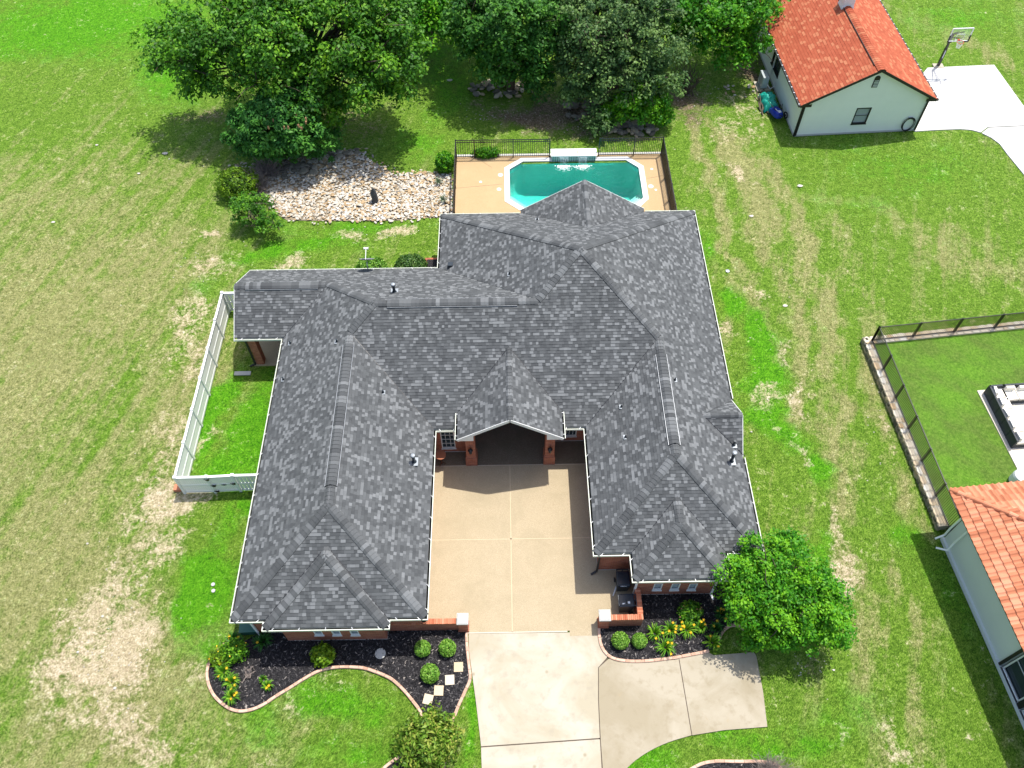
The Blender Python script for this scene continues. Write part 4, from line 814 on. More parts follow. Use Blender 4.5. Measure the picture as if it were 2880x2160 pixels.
# ================================================================ BLACK METAL FENCES
def metal_fence(name, label, runs, H=1.45, z0=0.05, n_per_m=7.0, open_ends=True, dbl=True, cap=290):
    t = thing(name, label, 'fence', (0, 0, 0)); bal = []
    posts = []
    for run in runs:
        P = [Vector((p[0], p[1], 0)) for p in run]
        for p in P:
            if all((p-q).length > .1 for q in posts): posts.append(p)
        for a, b in zip(P[:-1], P[1:]):
            mb = MB(); z = lambda h: Vector((0, 0, z0+h))
            for h in ((H, H-.17, .1) if dbl else (H, .1)): mb.beam(a+z(h), b+z(h), .045, .04)
            mb.build('rail', M['metal'], t); L = (b-a).length; n = max(2, int(L*n_per_m))
            for i in range(1, n): c = a+(b-a)*(i/n); bal.append(c)
    for p in posts:
        mb = MB(); mb.box((p.x, p.y, z0+H/2+.01), (.075, .075, H+.04)); mb.box((p.x, p.y, z0+H+.045), (.075, .075, .03)); mb.build('post', M['metal'], t)
    bm_ = MB(); bm_.box((0, 0, H/2+.02), (.027, .027, H-.04)); proto = None
    rest = MB()
    for i, c in enumerate(bal):
        if i < cap:
            if proto is None: proto = bm_.build('baluster', M['metal'], t); proto.location = (c.x, c.y, z0)
            else: q = proto.copy(); COL.objects.link(q); q.parent = t; q.location = (c.x, c.y, z0)
        else: rest.box((c.x, c.y, z0+H/2+.02), (.018, .018, H-.04))
    if len(bal) > cap: rest.build('baluster', M['metal'], t, kind='stuff')
    return t
DZ = .04
pN = Z2(420, 1092)[1]; wfx0, wfx1 = Z2(858, 1108)[0], Z2(1172, 1108)[0]
pE0 = Z2(1618, 1088); pE1 = Z2(1672, 1395); dE = ((pE1[0]-pE0[0])/(pE1[1]-pE0[1]))
runW = [(-3.3, 36.9), (-3.3, 39.2), (-3.3, 41.6), (-3.3, pN)]
runN1 = [(-3.3, pN), (Z2(333, 1095)[0], pN), (Z2(598, 1093)[0], pN), (Z2(848, 1092)[0], pN)]
runN2 = [(Z2(1187, 1090)[0], pN), (Z2(1428, 1089)[0], pN), (pE0[0], pN)]
runE = [(pE0[0]+dE*(y-pN), y) for y in (pN, Z2(1645, 1240)[1], Z2(1672, 1395)[1], 38.2, 36.9)]
metal_fence('pool_fence', 'black metal railing around the west and rear left side of the pool deck', [runW, runN1], z0=DZ)
metal_fence('pool_fence', 'black metal railing around the rear right corner and east side of the pool deck', [runN2, runE], z0=DZ, n_per_m=8.5)

# ================================================================ POOL
ps = tag(bpy.data.objects.new('pool_terrace', None), 'tan pool terrace', kind='structure'); link(ps)
px0, px1, py0, py1 = .27, 8.94, 39.62, 44.16; ch = .92
octo = [(px0+ch, py0), (px1-ch*.8, py0), (px1, py0+ch*.9), (px1, py1-ch*.85), (px1-ch*.85, py1), (px0+ch, py1), (px0, py1-ch*.85), (px0, py0+ch*.9)]
cop = off_poly(octo, .34)
def ring_mesh(mb, outer, inner, z0, z1, mi=0):
    vo = [Vector((x, y, 0)) for x, y in outer]; vi = [Vector((x, y, 0)) for x, y in inner]; allp = vo+vi
    for t in tessellate_polygon([vo, vi]):
        a, b, c = [allp[i] for i in t]; s = (b-a).cross(c-a).z; tt = t if s > 0 else t[::-1]
        mb.add([(allp[i].x, allp[i].y, z1) for i in tt], [(0, 1, 2)], mi=mi)
    for P, sg in ((outer, 1), (inner, -1)):
        for i in range(len(P)):
            p, q = P[i], P[(i+1) % len(P)]; f = (0, 1, 2, 3) if sg > 0 else (3, 2, 1, 0); mb.add([(p[0], p[1], z0), (q[0], q[1], z0), (q[0], q[1], z1), (p[0], p[1], z1)], [f], mi=mi)
dk = [(-3.42, 35.85), (pE1[0]+.5+dE*-4, 35.85), (pE0[0]+.08, pN+.12), (-3.42, pN+.12)]
seam = .014
mb = MB(); ring_mesh(mb, dk, off_poly(octo, .343), -.06, DZ); mb.build('paving', M['pooldeck'], ps)
mb = MB(); mb.prism([(-3.46, pN+.12), (pE0[0]+.1, pN+.12), (pE0[0]+.1, pN+.34), (-3.46, pN+.34)], -.06, DZ+.006); mb.build('kerb', M['capwhite'], ps)
# saw joints as recessed lines between strips of deck: thin dark grooves
for a, b in (((-3.4, 41.6), (-.2, 41.95)), ((-3.4, 38.9), (.6, 39.3)), ((-.9, 43.6), (-2.0, pN)), ((9.4, 42.3), (pE0[0], 42.6))):
    mb = MB(); mb.beam((a[0], a[1], DZ-.002), (b[0], b[1], DZ-.002), .016, .008); mb.build('joint', M['bark'], ps)
pool = thing('swimming_pool', 'elongated octagonal swimming pool with teal water behind the house', 'swimming pool', (4.6, 41.9, 0))
PO = Vector((4.6, 41.9, 0)); loc = lambda P: [(x-PO.x, y-PO.y) for x, y in P]
mb = MB(); ring_mesh(mb, loc(cop), loc(octo), -.2, DZ+.03); mb.build('coping', M['capwhite2'] if 'capwhite2' in M else M['white'], pool)
oc = loc(octo); sh_ = MB(); nn = len(oc)
def pdepth(x, y): return -(1.05+1.35*max(0, min(1, (y+1.4)/2.8)))
rings = []
dense = []
for i in range(nn):
    p, q = np.array(oc[i]), np.array(oc[(i+1) % nn]); L = np.linalg.norm(q-p); m_ = max(2, int(L/.35))
    for k in range(m_): dense.append(tuple(p+(q-p)*k/m_))
for ins, fr in ((0, 0), (.01, .12), (.05, .5), (.14, .78), (.34, .92), (.7, .985), (1.15, 1.0)):
    pol = off_poly(oc, -ins) if ins else oc; d2 = []
    for i in range(nn):
        p, q = np.array(pol[i]), np.array(pol[(i+1) % nn]); L = np.linalg.norm(np.array(oc[(i+1) % nn])-np.array(oc[i])); m_ = max(2, int(L/.35))
        for k in range(m_): v_ = p+(q-p)*k/m_; d2.append((float(v_[0]), float(v_[1]), -.05+fr*(pdepth(v_[0], v_[1])+.05)))
    rings.append(d2)
nd_ = len(rings[0]); vs = [v for r in rings for v in r]
sh_.add(vs, [(i*nd_+k, (i+1)*nd_+k, (i+1)*nd_+(k+1) % nd_, i*nd_+(k+1) % nd_) for i in range(len(rings)-1) for k in range(nd_)])
fl = rings[-1]; cyy = sorted(set(round(v[1], 4) for v in fl)); tr = tessellate_polygon([[Vector((v[0], v[1], 0)) for v in fl]]); sh_.add(fl, [t if (Vector(fl[t[1]])-Vector(fl[t[0]])).cross(Vector(fl[t[2]])-Vector(fl[t[0]])).z > 0 else t[::-1] for t in tr])
sh_.build('shell', M['plaster'], pool, smooth=True)
for cx_, sx_ in ((px0-PO.x, 1), (px1-PO.x, -1)):           # corner steps on the near side
    for k, (r, z) in enumerate(((1.75, -.95), (1.25, -.65), (.8, -.38))):
        m2 = MB(); yy = py0-PO.y; poly = [(cx_, yy+r+.6), (cx_, yy), (cx_+sx_*(r+.6), yy)]; m2.prism(poly, -1.6, z); m2.build('step', M['plaster'], pool)
# tile band on the waterline and on the spillway wall, one small tile each
def tile_at(mb_list, c, dx, s, dark):
    pass
band = MB()
for i in range(nn):
    p, q = Vector(oc[i]+(0,)), Vector(oc[(i+1) % nn]+(0,)); d = q-p; L = d.length; d.normalize(); inn = Vector((-d.y, d.x, 0)); k = int(L/.15)
    for a in range(k):
        for (w_, h_, off, sh2) in ((.146, .15, .006, .8+.2*random.random()), (.07, .075, .010, .1)):
            c = p+d*((a+.5)*L/k)+inn*off; z = -.03; band.add([c-d*w_/2+Vector((0, 0, z-h_/2)), c+d*w_/2+Vector((0, 0, z-h_/2)), c+d*w_/2+Vector((0, 0, z+h_/2)), c-d*w_/2+Vector((0, 0, z+h_/2))], [(3, 2, 1, 0)], sh2)
band.build('tile', M['tile'], pool, kind='stuff')
wtr = MB(); wi = off_poly(oc, -.012); wtr.prism(wi, -2.45, -.10, bottom=True); wo = wtr.build('water', M['water'], pool)
# spillway wall
sp = thing('spillway_wall', 'raised white capped wall with two water spouts at the far side of the pool', 'fountain', ((wfx0+wfx1)/2, py1, 0)); SX = (wfx0+wfx1)/2; hw = (wfx1-wfx0)/2-.06
ztop = onY(1620, 1072*.4069, py1)[2]; capd = .62
mb = MB(); mb.box((0, capd/2+.02, (ztop-.4)/2), (2*hw, capd, ztop+.3)); mb.build('wall', M['capwhite'], sp)
mb = MB(); mb.box((0, capd/2, ztop-.045), (2*hw+.14, capd+.12, .07)); mb.build('cap_slab', M['white'], sp)
ntx = 19; nty = max(3, int(round((ztop+.05)/.158))); st = 2*hw/ntx
for a in range(ntx):
    for b in range(nty):
        mb = MB(); x = -hw+(a+.5)*st; z = ztop-.10-(b+.5)*((ztop+.03)/nty); y = -.004; hs2 = st/2-.005; hv = (ztop+.03)/nty/2-.005
        mb.add([(x-hs2, y, z-hv), (x+hs2, y, z-hv), (x+hs2, y, z+hv), (x-hs2, y, z+hv)], [(0, 1, 2, 3)], .75+random.random()*.25)
        r = st*.30; mb.add([(x-r, y-.004, z), (x, y-.004, z-r), (x+r, y-.004, z), (x, y-.004, z+r)], [(0, 1, 2, 3)], .1)
        mb.build('tile', M['tile'], sp)
for xc_ in (-hw*.45, hw*.40):
    mb = MB(); mb.box((xc_, -.03, ztop-.12), (.62, .07, .03)); mb.build('spout', M['white'], sp)
    mb = MB(); n_ = 8
    for s in (-.29, .29): pass
    vs = [(xc_+s, -.06-.30*(k/n_)**.6, ztop-.12-(ztop-.02)*(k/n_)**1.7) for k in range(n_+1) for s in (-.29, .29)]
    mb.add(vs, [(2*k, 2*k+1, 2*k+3, 2*k+2) for k in range(n_)]); mb.build('water_sheet', M['sheet'], sp)
    fm = MB()
    for k in range(420):
        a = random.gauss(0, 1); b = abs(random.gauss(0, 1)); r = random.uniform(.008, .035)*(1.4 if b < .7 else .7); fm.blob((xc_+a*.22, -.36-b*.20+random.gauss(0, .03), -.095+random.uniform(0, .05)), (r*1.3, r, r*.6), 5, .3)
    fm.build('splash', M['foam'], sp, kind='stuff')
mb = MB()
for s in (-1, 1):
    vs = []
    for k in range(9):
        a = -1.1+2.2*k/8; w_ = .02+.035*math.sin(math.pi*k/8)
        for r in (.30-w_, .30+w_): vs.append((s*(.04+r*math.cos(a)*.75), .32+r*math.sin(a)*.85, ztop-.006))
    f = [(2*k, 2*k+1, 2*k+3, 2*k+2) for k in range(8)]; mb.add(vs, [x[::-1] for x in f] if s > 0 else f)
mb.build('stain', M['stain'] if 'stain' in M else M['flag'], sp)
# deck lids and pool floor fittings
k = 0
for x, y, r, lab in ((510, 1209, .16, 'larger round white skimmer lid on the left of the pool, upper one'), (500, 1308, .14, 'round white lid on the left of the pool, below the other one'), (373, 1257, .09, 'small white deck drain in the middle of the left terrace'), (1549, 1288, .17, 'large round white skimmer lid right of the pool'), (1584, 1312, .08, 'small white cap right of the skimmer lid'), (1556, 1168, .09, 'small white cap near the rear right of the pool')):
    p = Z2(x, y, DZ); mb = MB(); mb.lathe((p[0], p[1], DZ-.01), [(r, 0), (r, .018), (r*.85, .022), (.001, .022)], 20); tag(mb.build('deck_lid', M['white']), lab, 'lid', 'round lids set in the pool terrace')
pc = Z2(925, 1268, -1.2); cl = thing('pool_cleaner', 'small square pool cleaner on the pool floor with a thin hose', 'pool cleaner', (pc[0], pc[1], pdepth(0, pc[1]-PO.y)+.02))
mb = MB(); mb.box((0, 0, .12), (.42, .5, .2), .2, taper=.7); mb.build('body', M['whiteprint'], cl); mb = MB(); mb.box((0, 0, .26), (.22, .26, .1), .2); mb.box((-.2, 0, .06), (.08, .4, .12), .2); mb.box((.2, 0, .06), (.08, .4, .12), .2); mb.build('wheel_cover', M['navy'], cl)
mb = MB(); mb.tube([(0+.75*math.sin(a)*.6, .55-.55*math.cos(a), .3+.5*a/4) for a in np.linspace(0, 3.6, 16)], .018, 6); mb.build('hose', M['whiteprint'], cl)

# ================================================================ PALE OUTBUILDING WITH ORANGE ROOF
ob0 = Vector(G(2231.9, 382.7)); ob1 = Vector(G(2571.6, 366)); ang = math.atan2(ob1.y-ob0.y, ob1.x-ob0.x); OW = (ob1-ob0).length; OL = 17.0
ob = thing('outbuilding', 'pale green-white outbuilding with an orange shingle gable roof and dark trim', 'house', tuple(ob0), ang)
OM = Matrix.Translation(ob0) @ Matrix.Rotation(ang, 4, 'Z'); OI = OM.inverted()
EH = 2.72; oh = .36; rzz = 5.2; om_ = (rzz-EH)/(OW/2+oh); gh = .32
def on_wall_s(px, py):      # point on the local plane y=0
    o = Vector((0, 0, CAMH)); d = Vector(ray(px, py)); o2 = OI @ o; d2 = OI.to_3x3() @ d; t = -o2.y/d2.y; return o2+d2*t
def on_wall_w(px, py):
    o = Vector((0, 0, CAMH)); d = Vector(ray(px, py)); o2 = OI @ o; d2 = OI.to_3x3() @ d; t = -o2.x/d2.x; return o2+d2*t
z3 = lambda x, y: (2000+x*.3978, y*.3978)
w1 = [on_wall_s(*z3(*p)) for p in ((1030, 765), (1138, 760), (990, 877), (1092, 872))]; wx0 = (w1[0].x+w1[2].x)/2; wx1 = (w1[1].x+w1[3].x)/2; wz1 = w1[0].z; wz0 = w1[2].z
gv = [on_wall_s(*z3(*p)) for p in ((1165, 555), (1190, 555), (1135, 618), (1162, 618))]; gx_0 = (gv[0].x+gv[2].x)/2; gx_1 = (gv[1].x+gv[3].x)/2
wb = MB(); wall_seg(wb, (0, 0), (OW, 0), 0, EH, [(wx0, wx1, wz0, wz1)], .1)
wb.add([(0, 0, EH), (OW, 0, EH), (OW, 0, EH+.1), (OW/2, 0, rzz-.12), (0, 0, EH+.1)], [(0, 1, 2, 3, 4)])
ww = [on_wall_w(*z3(*p)) for p in ((410, 250), (440, 340), (385, 355), (405, 425))]
wy0, wy1 = min(p.y for p in ww[2:]), max(p.y for p in ww[:1]); wy0, wy1 = 5.3, 7.2; wz0w, wz1w = .95, 2.2
wall_seg(wb, (0, OL), (0, 0), 0, EH, [(OL-wy1, OL-wy0, wz0w, wz1w)], .1); wall_seg(wb, (OW, 0), (OW, OL), 0, EH); wb.add([(0, OL, 0), (OW, OL, 0), (OW, OL, EH+.1), (OW/2, OL, rzz-.1), (0, OL, EH+.1)], [(4, 3, 2, 1, 0)])
oww = wb.build('wall', M['stucco'], ob)
window(oww, (0, 0), (OW, 0), (wx0, wx1, wz0, wz1), bars=(1, 2), pane='blind', fmat='darktrim', frame=.07); window(oww, (0, OL), (0, 0), (OL-wy1, OL-wy0, wz0w, wz1w), bars=(2, 1), pane='glass', fmat='darktrim', frame=.07)
mb = MB(); wz = gv[2].z; wh = gv[0].z+.1; cxm = (gx_0+gx_1)/2; r = (gx_1-gx_0)/2+.06
prof = [(cxm-r, wz), (cxm+r, wz), (cxm+r, wh-r*.4)]+[(cxm+r*math.cos(a), wh-r*.4+r*math.sin(a)) for a in np.linspace(.3, math.pi-.3, 6)]+[(cxm-r, wh-r*.4)]
mb.add([(x, -.04, z) for x, z in prof]+[(x, .01, z) for x, z in prof], [tuple(range(len(prof)))]+[(i, i+len(prof), (i+1) % len(prof)+len(prof), (i+1) % len(prof)) for i in range(len(prof))], mi=0)
for k2 in range(5): zz = wz+.08+k2*.11; mb.beam((cxm-r+.04, -.06, zz), (cxm+r-.04, -.06, zz), .02, .05, mi=1)
mb.build('gable_vent', [M['darktrim'], M['stucco2']], oww)
mb = MB(); mb.box((0, 0, EH/2), (.10, .10, EH)); mb.box((OW, 0, EH/2), (.10, .10, EH)); mb.build('corner_trim', M['darktrim'], ob)
mb = MB(); mb.beam((0, -.03, .06), (OW, -.03, .06), .03, .12); mb.beam((-.03, 0, .06), (-.03, OL, .06), .03, .12); mb.build('plinth', M['soffit'], ob)
ost = []; dk2 = MB()
for P0, n_, poly in (((-oh, -gh), (1, 0), [(-oh, -gh), (OW/2, -gh), (OW/2, OL+gh), (-oh, OL+gh)]), ((OW+oh, -gh), (-1, 0), [(OW/2, -gh), (OW+oh, -gh), (OW+oh, OL+gh), (OW/2, OL+gh)])):
    dk2.add([(x, y, EH+om_*(abs(x-P0[0]))-.006) for x, y in poly], [(0, 1, 2, 3)]); shingle_face([poly], P0, n_, EH, om_, ost, expo=.19, wmin=.2, wmax=.42, th=.02)
oro = dk2.build('roof', M['deck'], ob)
mb = MB()
for d_, f_, vs_, fs_, sh2 in ost: mb.add(vs_, fs_, sh2)
mb.build('shingle', M['orange'], oro, kind='stuff')
cp = []; cap_line((OW/2, -gh, rzz+.01), (OW/2, OL, rzz+.01), wd=.27, expo=.22, store=cp, drop=.27*om_)
for c in cp: mb = MB(); mb.add(c[2], c[3], c[4]); mb.build('ridge_cap', M['orange'], oro)
mb = MB(); mb.beam((OW/2-.30, .3, rzz-.10), (OW/2-.30, OL, rzz-.10), .04, .06); mb.build('ridge_vent', M['darktrim'], oro)
mb = MB()
for sx_, xx in ((1, -oh), (-1, OW+oh)):
    mb.beam((xx, -gh-.012, EH-.09), (OW/2, -gh-.012, rzz-.09), .03, .17); mb.add([(xx, -gh, EH-.14), (xx+sx_*.75, -gh, EH-.14), (xx+sx_*.75, -gh, EH+.1), (xx, -gh, EH-.02)], [(0, 1, 2, 3)])
    mb.add([(xx, -gh, EH-.15), (xx+sx_*(oh+.02), -gh, EH-.15), (xx+sx_*(oh+.02), OL, EH-.15), (xx, OL, EH-.15)], [(0, 1, 2, 3)])
    mb.add([(xx, -gh+.02, EH-.1), (OW/2, -gh+.02, rzz-.12), (OW/2, .0, rzz-.12), (xx, .0, EH-.1)], [(0, 1, 2, 3)])
mb.build('rake_board', M['darktrim'], oro)
for sx_, xx in ((-1, -oh), (1, OW+oh)):
    mb = MB(); mb.beam((xx+sx_*.06, -gh, EH-.07), (xx+sx_*.06, OL, EH-.07), .12, .11)
    for k2 in range(26): y = -gh+.2+k2*.62; mb.box((xx+sx_*.06, y, EH-.005), (.10, .05, .03), mi=1)
    mb.build('gutter', [M['darktrim'], M['white']], oro)
mb = MB(); mb.beam((.06, -.09, .1), (.06, -.09, EH-.2), .09, .07); mb.beam((OW-.06, -.09, .1), (OW-.06, -.09, EH-.2), .09, .07); mb.build('downspout', M['darktrim'], ob)
chp = OI @ Vector(G(2388, 20, rzz-.1)); mb = MB(); mb.box((OW/2, chp.y+.35, rzz+.25), (.78, .78, 1.1)); mb.box((OW/2, chp.y+.35, rzz-.1), (.9, .9, .4), taper=.85); cho = mb.build('chimney', M['white'], oro); mb = MB(); mb.box((OW/2, chp.y+.35, rzz+.9), (.86, .86, .2)); mb.box((OW/2, chp.y+.35, rzz+1.1), (.6, .6, .25)); mb.build('chimney_cap', M['metal'], cho)
# garden hose coiled on its hook by the right corner
hc = on_wall_s(*z3(1390, 872)); hcw = OM @ Vector((hc.x, -.10, hc.z)); hz = thing('garden_hose', 'coiled black garden hose hanging on the right end of the pale gable wall', 'hose', tuple(hcw), ang)
mb = MB()
for k2 in range(6):
    rx_, rz_ = .40+.03*random.uniform(-1, 1), .50+.04*random.uniform(-1, 1); ox, oz = random.uniform(-.04, .04), random.uniform(-.05, .05); mb.tube([(ox+rx_*math.cos(a), -.02*k2+.03, oz+rz_*math.sin(a)) for a in np.linspace(0, math.tau, 22)], .018, 6, cap=False)
mb.build('coil', M['rubber'], hz); mb = MB(); mb.box((0, .06, .48), (.3, .08, .1)); mb.build('hook', M['grey_metal'], hz)
# mini-split condenser on a pad by the west wall
ac = Vector(G(2100+350*.14472, 160+640*.14472)); lc = OI @ ac; acw = OM @ Vector((-.85, lc.y+.35, 0)); acu = thing('air_conditioner', 'grey outdoor air conditioner unit on a pad beside the pale outbuilding', 'air conditioner', tuple(acw), ang)
mb = MB(); mb.box((0, 0, .05), (1.0, 1.15, .1)); mb.build('pad', M['concrete'], acu); mb = MB(); mb.box((0, .05, .62), (.42, .95, .85)); mb.build('casing', M['acgrey'] if 'acgrey' in M else M['stucco2'], acu)
mb = MB(); mb.tube([(-.222, .05+.34*math.cos(a), .62+.34*math.sin(a)) for a in np.linspace(0, math.tau, 20)], .012, 5, cap=False)
for k2 in range(-5, 6): L = math.sqrt(.34**2-(k2*.06)**2); mb.beam((-.222, .05+k2*.06, .62-L), (-.222, .05+k2*.06, .62+L), .01, .012)
mb.build('fan_grille', M['grey_metal'], acu)
mb = MB(); mb.beam((0, -.25, .12), (0, -.25, .2), .42, .06); mb.beam((0, .35, .12), (0, .35, .2), .42, .06); mb.tube([(.15, -.45, .5), (.35, -.75, .35), (.7, -.6, .5), (.78, -.2, .45)], .03, 6); mb.box((.8, .9, 1.35), (.08, .08, 1.9)); mb.build('pipe', M['trim'], acu)
# barrow, tarp and bits leaning on the wall
wbw = OM @ Vector((-.75, lc.y-3.1, 0)); wbr = thing('wheelbarrow', 'blue wheelbarrow tipped up against the pale outbuilding wall', 'wheelbarrow', tuple(wbw), ang+.25)
mb = MB(); ring = []
for k2, (s, z) in enumerate(((1, 0), (.92, .16), (.72, .32), (.45, .36))):
    for a in np.linspace(0, math.tau, 13)[:-1]:
        ca, sa = math.cos(a), math.sin(a); ring.append(((abs(ca)**.6)*math.copysign(1, ca)*.36*s, (abs(sa)**.6)*math.copysign(1, sa)*.6*s-.03*k2, z+.28))
mb.add(ring, [(i*12+k3, i*12+(k3+1) % 12, (i+1)*12+(k3+1) % 12, (i+1)*12+k3) for i in range(3) for k3 in range(12)]+[tuple(36+k3 for k3 in range(12))]); mb.build('tray', M['blue'], wbr, smooth=True)
mb = MB(); mb.box((-.1, -.1, .655), (.05, .34, .01), .1); mb.box((.02, -.3, .64), (.2, .24, .02)); mb.build('label', M['whiteprint'], wbr)
mb = MB(); mb.tube([(-.25, .95, .75), (-.22, 0, .66), (-.1, -.5, .55), (.1, -.75, .45)], .022, 6); mb.tube([(.25, .95, .75), (.22, 0, .66), (.1, -.5, .55)], .022, 6); mb.tube([(.35, .5, .1), (.42, .3, .7), (.25, .1, .6)], .02, 6); mb.tube([(.3, -.1, .6), (.5, .25, .75), (.45, .0, .3)], .02, 6); mb.build('handle', M['rubber'], wbr)
mb = MB(); mb.tube([(.42+.0*a, -.55+.2*math.cos(a), .42+.2*math.sin(a)) for a in np.linspace(0, math.tau, 16)], .05, 6, cap=False); mb.lathe((.38, -.55, .36), [(.06, 0), (.06, .1)], 8); mb.build('wheel', M['rubber'], wbr)
tpw = OM @ Vector((-.85, lc.y-1.5, 0)); N_ = 26; xs2 = np.linspace(-.55, .5, N_); ys2 = np.linspace(-1.15, .75, N_); rs = np.random.RandomState(5)
V2 = []
for y in ys2:
    for x in xs2:
        d = min(x+.55, .5-x, y+1.15, .75-y); z = .05+.72*(1-math.exp(-max(d, 0)*7))*(1-.25*abs(math.sin(y*3.1)))+.05*math.sin(x*17+y*9)+.04*math.sin(y*23-x*7); V2.append((x+.06*math.sin(y*8), y+.04*math.sin(x*13), max(.02, z)))
tp = np_mesh('tarp', V2, [(j*N_+i, j*N_+i+1, (j+1)*N_+i+1, (j+1)*N_+i) for j in range(N_-1) for i in range(N_-1)], M['teal'], smooth=True); tp.location = tpw; tp.rotation_euler = (0, 0, ang); tag(tp, 'crumpled teal tarp over a heap beside the blue wheelbarrow', 'tarp')
mb = MB()
for k2 in range(14): x, y = random.uniform(-1.7, -.9), lc.y-random.uniform(.4, 3.0); a = random.uniform(1.2, 1.9); p = OM @ Vector((x, y, .06)); q = OM @ Vector((x+.4*math.cos(a), y+.6*math.sin(a), .08+random.uniform(0, .25))); mb.beam(p, q, .07, .05)
tag(mb.build('scrap_timber', M['bark']), 'weathered timber offcuts lying beside the teal tarp', 'timber', kind='stuff')

# ================================================================ BASKETBALL HOOP
hb0 = Vector(G(2638, 185)); top = Vector(G(2672, 116, 2.35))
hoop = thing('basketball_hoop', 'basketball hoop with a clear backboard on a black pole beside the white drive', 'basketball hoop', tuple(hb0))
mb = MB(); mb.beam((0, 0, 0), (0, 0, 1.45), .17, .17); mb.beam((0, 0, 1.4), (0, 0, 2.6), .13, .13); mb.build('pole', M['metal'], hoop)
mb = MB(); mb.box((0, -.09, 1.0), (.05, .012, .62)); mb.build('label', M['whiteprint'], hoop); mb = MB(); mb.box((0, -.05, .02), (.75, .55, .06)); mb.build('base', M['concrete'], hoop)
ba = [G(2000+x*.3978, y*.3978, z) for x, y, z in ((1672, 293, 2.65), (1815, 288, 2.65), (1850, 211, 3.6), (1705, 216, 3.6))]
bc = (Vector(ba[0])+Vector(ba[1]))/2; bw = (Vector(ba[1])-Vector(ba[0])).length; bdir = (Vector(ba[1])-Vector(ba[0])).normalized(); bwz = Vector((-bdir.y, bdir.x, 0)); Lb = lambda a, b, z: (bc+bdir*a+bwz*b+Vector((0, 0, z-bc.z))-hb0)
bh = .98; mb = MB(); mb.add([Lb(-bw/2, 0, 2.65), Lb(bw/2, 0, 2.65), Lb(bw/2, 0, 2.65+bh), Lb(-bw/2, 0, 2.65+bh)], [(0, 1, 2, 3)]); bbd = mb.build('backboard', M['acrylic'], hoop)
mb = MB()
for a, b in (((-bw/2, 2.65), (bw/2, 2.65)), ((bw/2, 2.65), (bw/2, 2.65+bh)), ((bw/2, 2.65+bh), (-bw/2, 2.65+bh)), ((-bw/2, 2.65+bh), (-bw/2, 2.65))): mb.beam(Lb(a[0], 0, a[1]), Lb(b[0], 0, b[1]), .06, .06)
for a, b in (((-.28, 2.78), (.28, 2.78)), ((-.28, 3.2), (.28, 3.2)), ((-.28, 2.78), (-.28, 3.2)), ((.28, 2.78), (.28, 3.2))): mb.beam(Lb(a[0], -.02, a[1]), Lb(b[0], -.02, b[1]), .02, .04)
mb.build('frame', M['white'], bbd)
mb = MB()
for s in (-1, 1): mb.beam(Lb(s*bw/2, -.035, 2.62), Lb(s*bw/2, -.035, 3.1), .07, .07); mb.beam(Lb(s*bw/2, -.035, 2.62), Lb(s*bw*.3, -.035, 2.62), .07, .07)
mb.build('corner_pad', M['rubber'], bbd)
mb = MB()
for s in (-.2, .2):
    for z1, z2 in ((2.3, 2.85), (2.55, 3.35)): mb.beam((s*.3, 0, z1), Lb(s, .04, z2), .04, .05)
mb.build('arm', M['metal'], hoop)
mb = MB(); mb.tube([Lb(.23*math.cos(a), -.36+.23*math.sin(a), 2.80) for a in np.linspace(0, math.tau, 20)], .016, 6, cap=False); mb.beam(Lb(0, 0, 2.78), Lb(0, -.15, 2.79), .16, .06); mb.build('rim', M['red'], hoop)
mb = MB()
for k2 in range(12):
    a = k2*math.tau/12; b = a+.5; c_ = a-.5
    for e in (b, c_): mb.tube([Lb(.23*math.cos(a), -.36+.23*math.sin(a), 2.79), Lb(.15*math.cos((a+e)/2), -.36+.15*math.sin((a+e)/2), 2.55), Lb(.12*math.cos(e), -.36+.12*math.sin(e), 2.36)], .010, 4, cap=False)
mb.build('net', M['white'], hoop)

# ================================================================ RIGHT-HAND NEIGHBOUR
RB0 = Vector(G(2651, 1517.6)); RB1 = Vector(G(2809, 1875)); dv = (RB1-RB0).normalized(); rang = math.atan2(dv.x, -dv.y)
nh = thing('neighbour_house', 'pale grey stucco house with a terracotta tile roof at the right edge', 'house', tuple(RB0), rang)
NM = Matrix.Translation(RB0) @ Matrix.Rotation(rang, 4, 'Z'); NI = NM.inverted(); NEH = 3.05
c0 = NI @ Vector(G(2672, 1380, NEH)); nox, noy = c0.x, c0.y        # eave corner in house coordinates (x<0, y>0)
mt = .36
NL = 16.0; ND = 12.0
wl0 = NI @ Vector(G(2809, 1875)); wst = -(wl0.y)
wb = MB(); wall_seg(wb, (0, 0), (0, -NL), 0, NEH-.05, [(wst, wst+1.62, .12, 2.62), (wst+1.85, wst+3.6, .12, 2.62)], .25); wall_seg(wb, (ND, 0), (0, 0), 0, NEH-.05); wb.add([(ND, 0, 0), (ND, -NL, 0), (ND, -NL, NEH), (ND, 0, NEH)], [(0, 1, 2, 3)]); wb.add([(0, -NL, 0), (ND, -NL, 0), (ND, -NL, NEH), (0, -NL, NEH)], [(3, 2, 1, 0)])
nw = wb.build('wall', M['stucco2'], nh)
for h in ((wst+.1, wst+1.55, .2, 2.55), (wst+1.92, wst+3.5, .2, 2.55)): window(nw, (0, 0), (0, -NL), h, depth=.14, bars=(1, 2), pane='glass', fmat='white', frame=.05)
mb = MB(); mb.beam((-.03, -wst+.06, .1), (-.03, -wst+.06, 2.75), .1, .12); mb.beam((-.03, -wst, 2.72), (-.03, -wst-3.8, 2.72), .1, .2); mb.beam((-.03, -wst-1.73, .1), (-.03, -wst-1.73, 2.7), .1, .24); mb.beam((-.03, -wst, .08), (-.03, -wst-3.8, .08), .1, .16); mb.build('window_surround', M['darktrim'], nw)
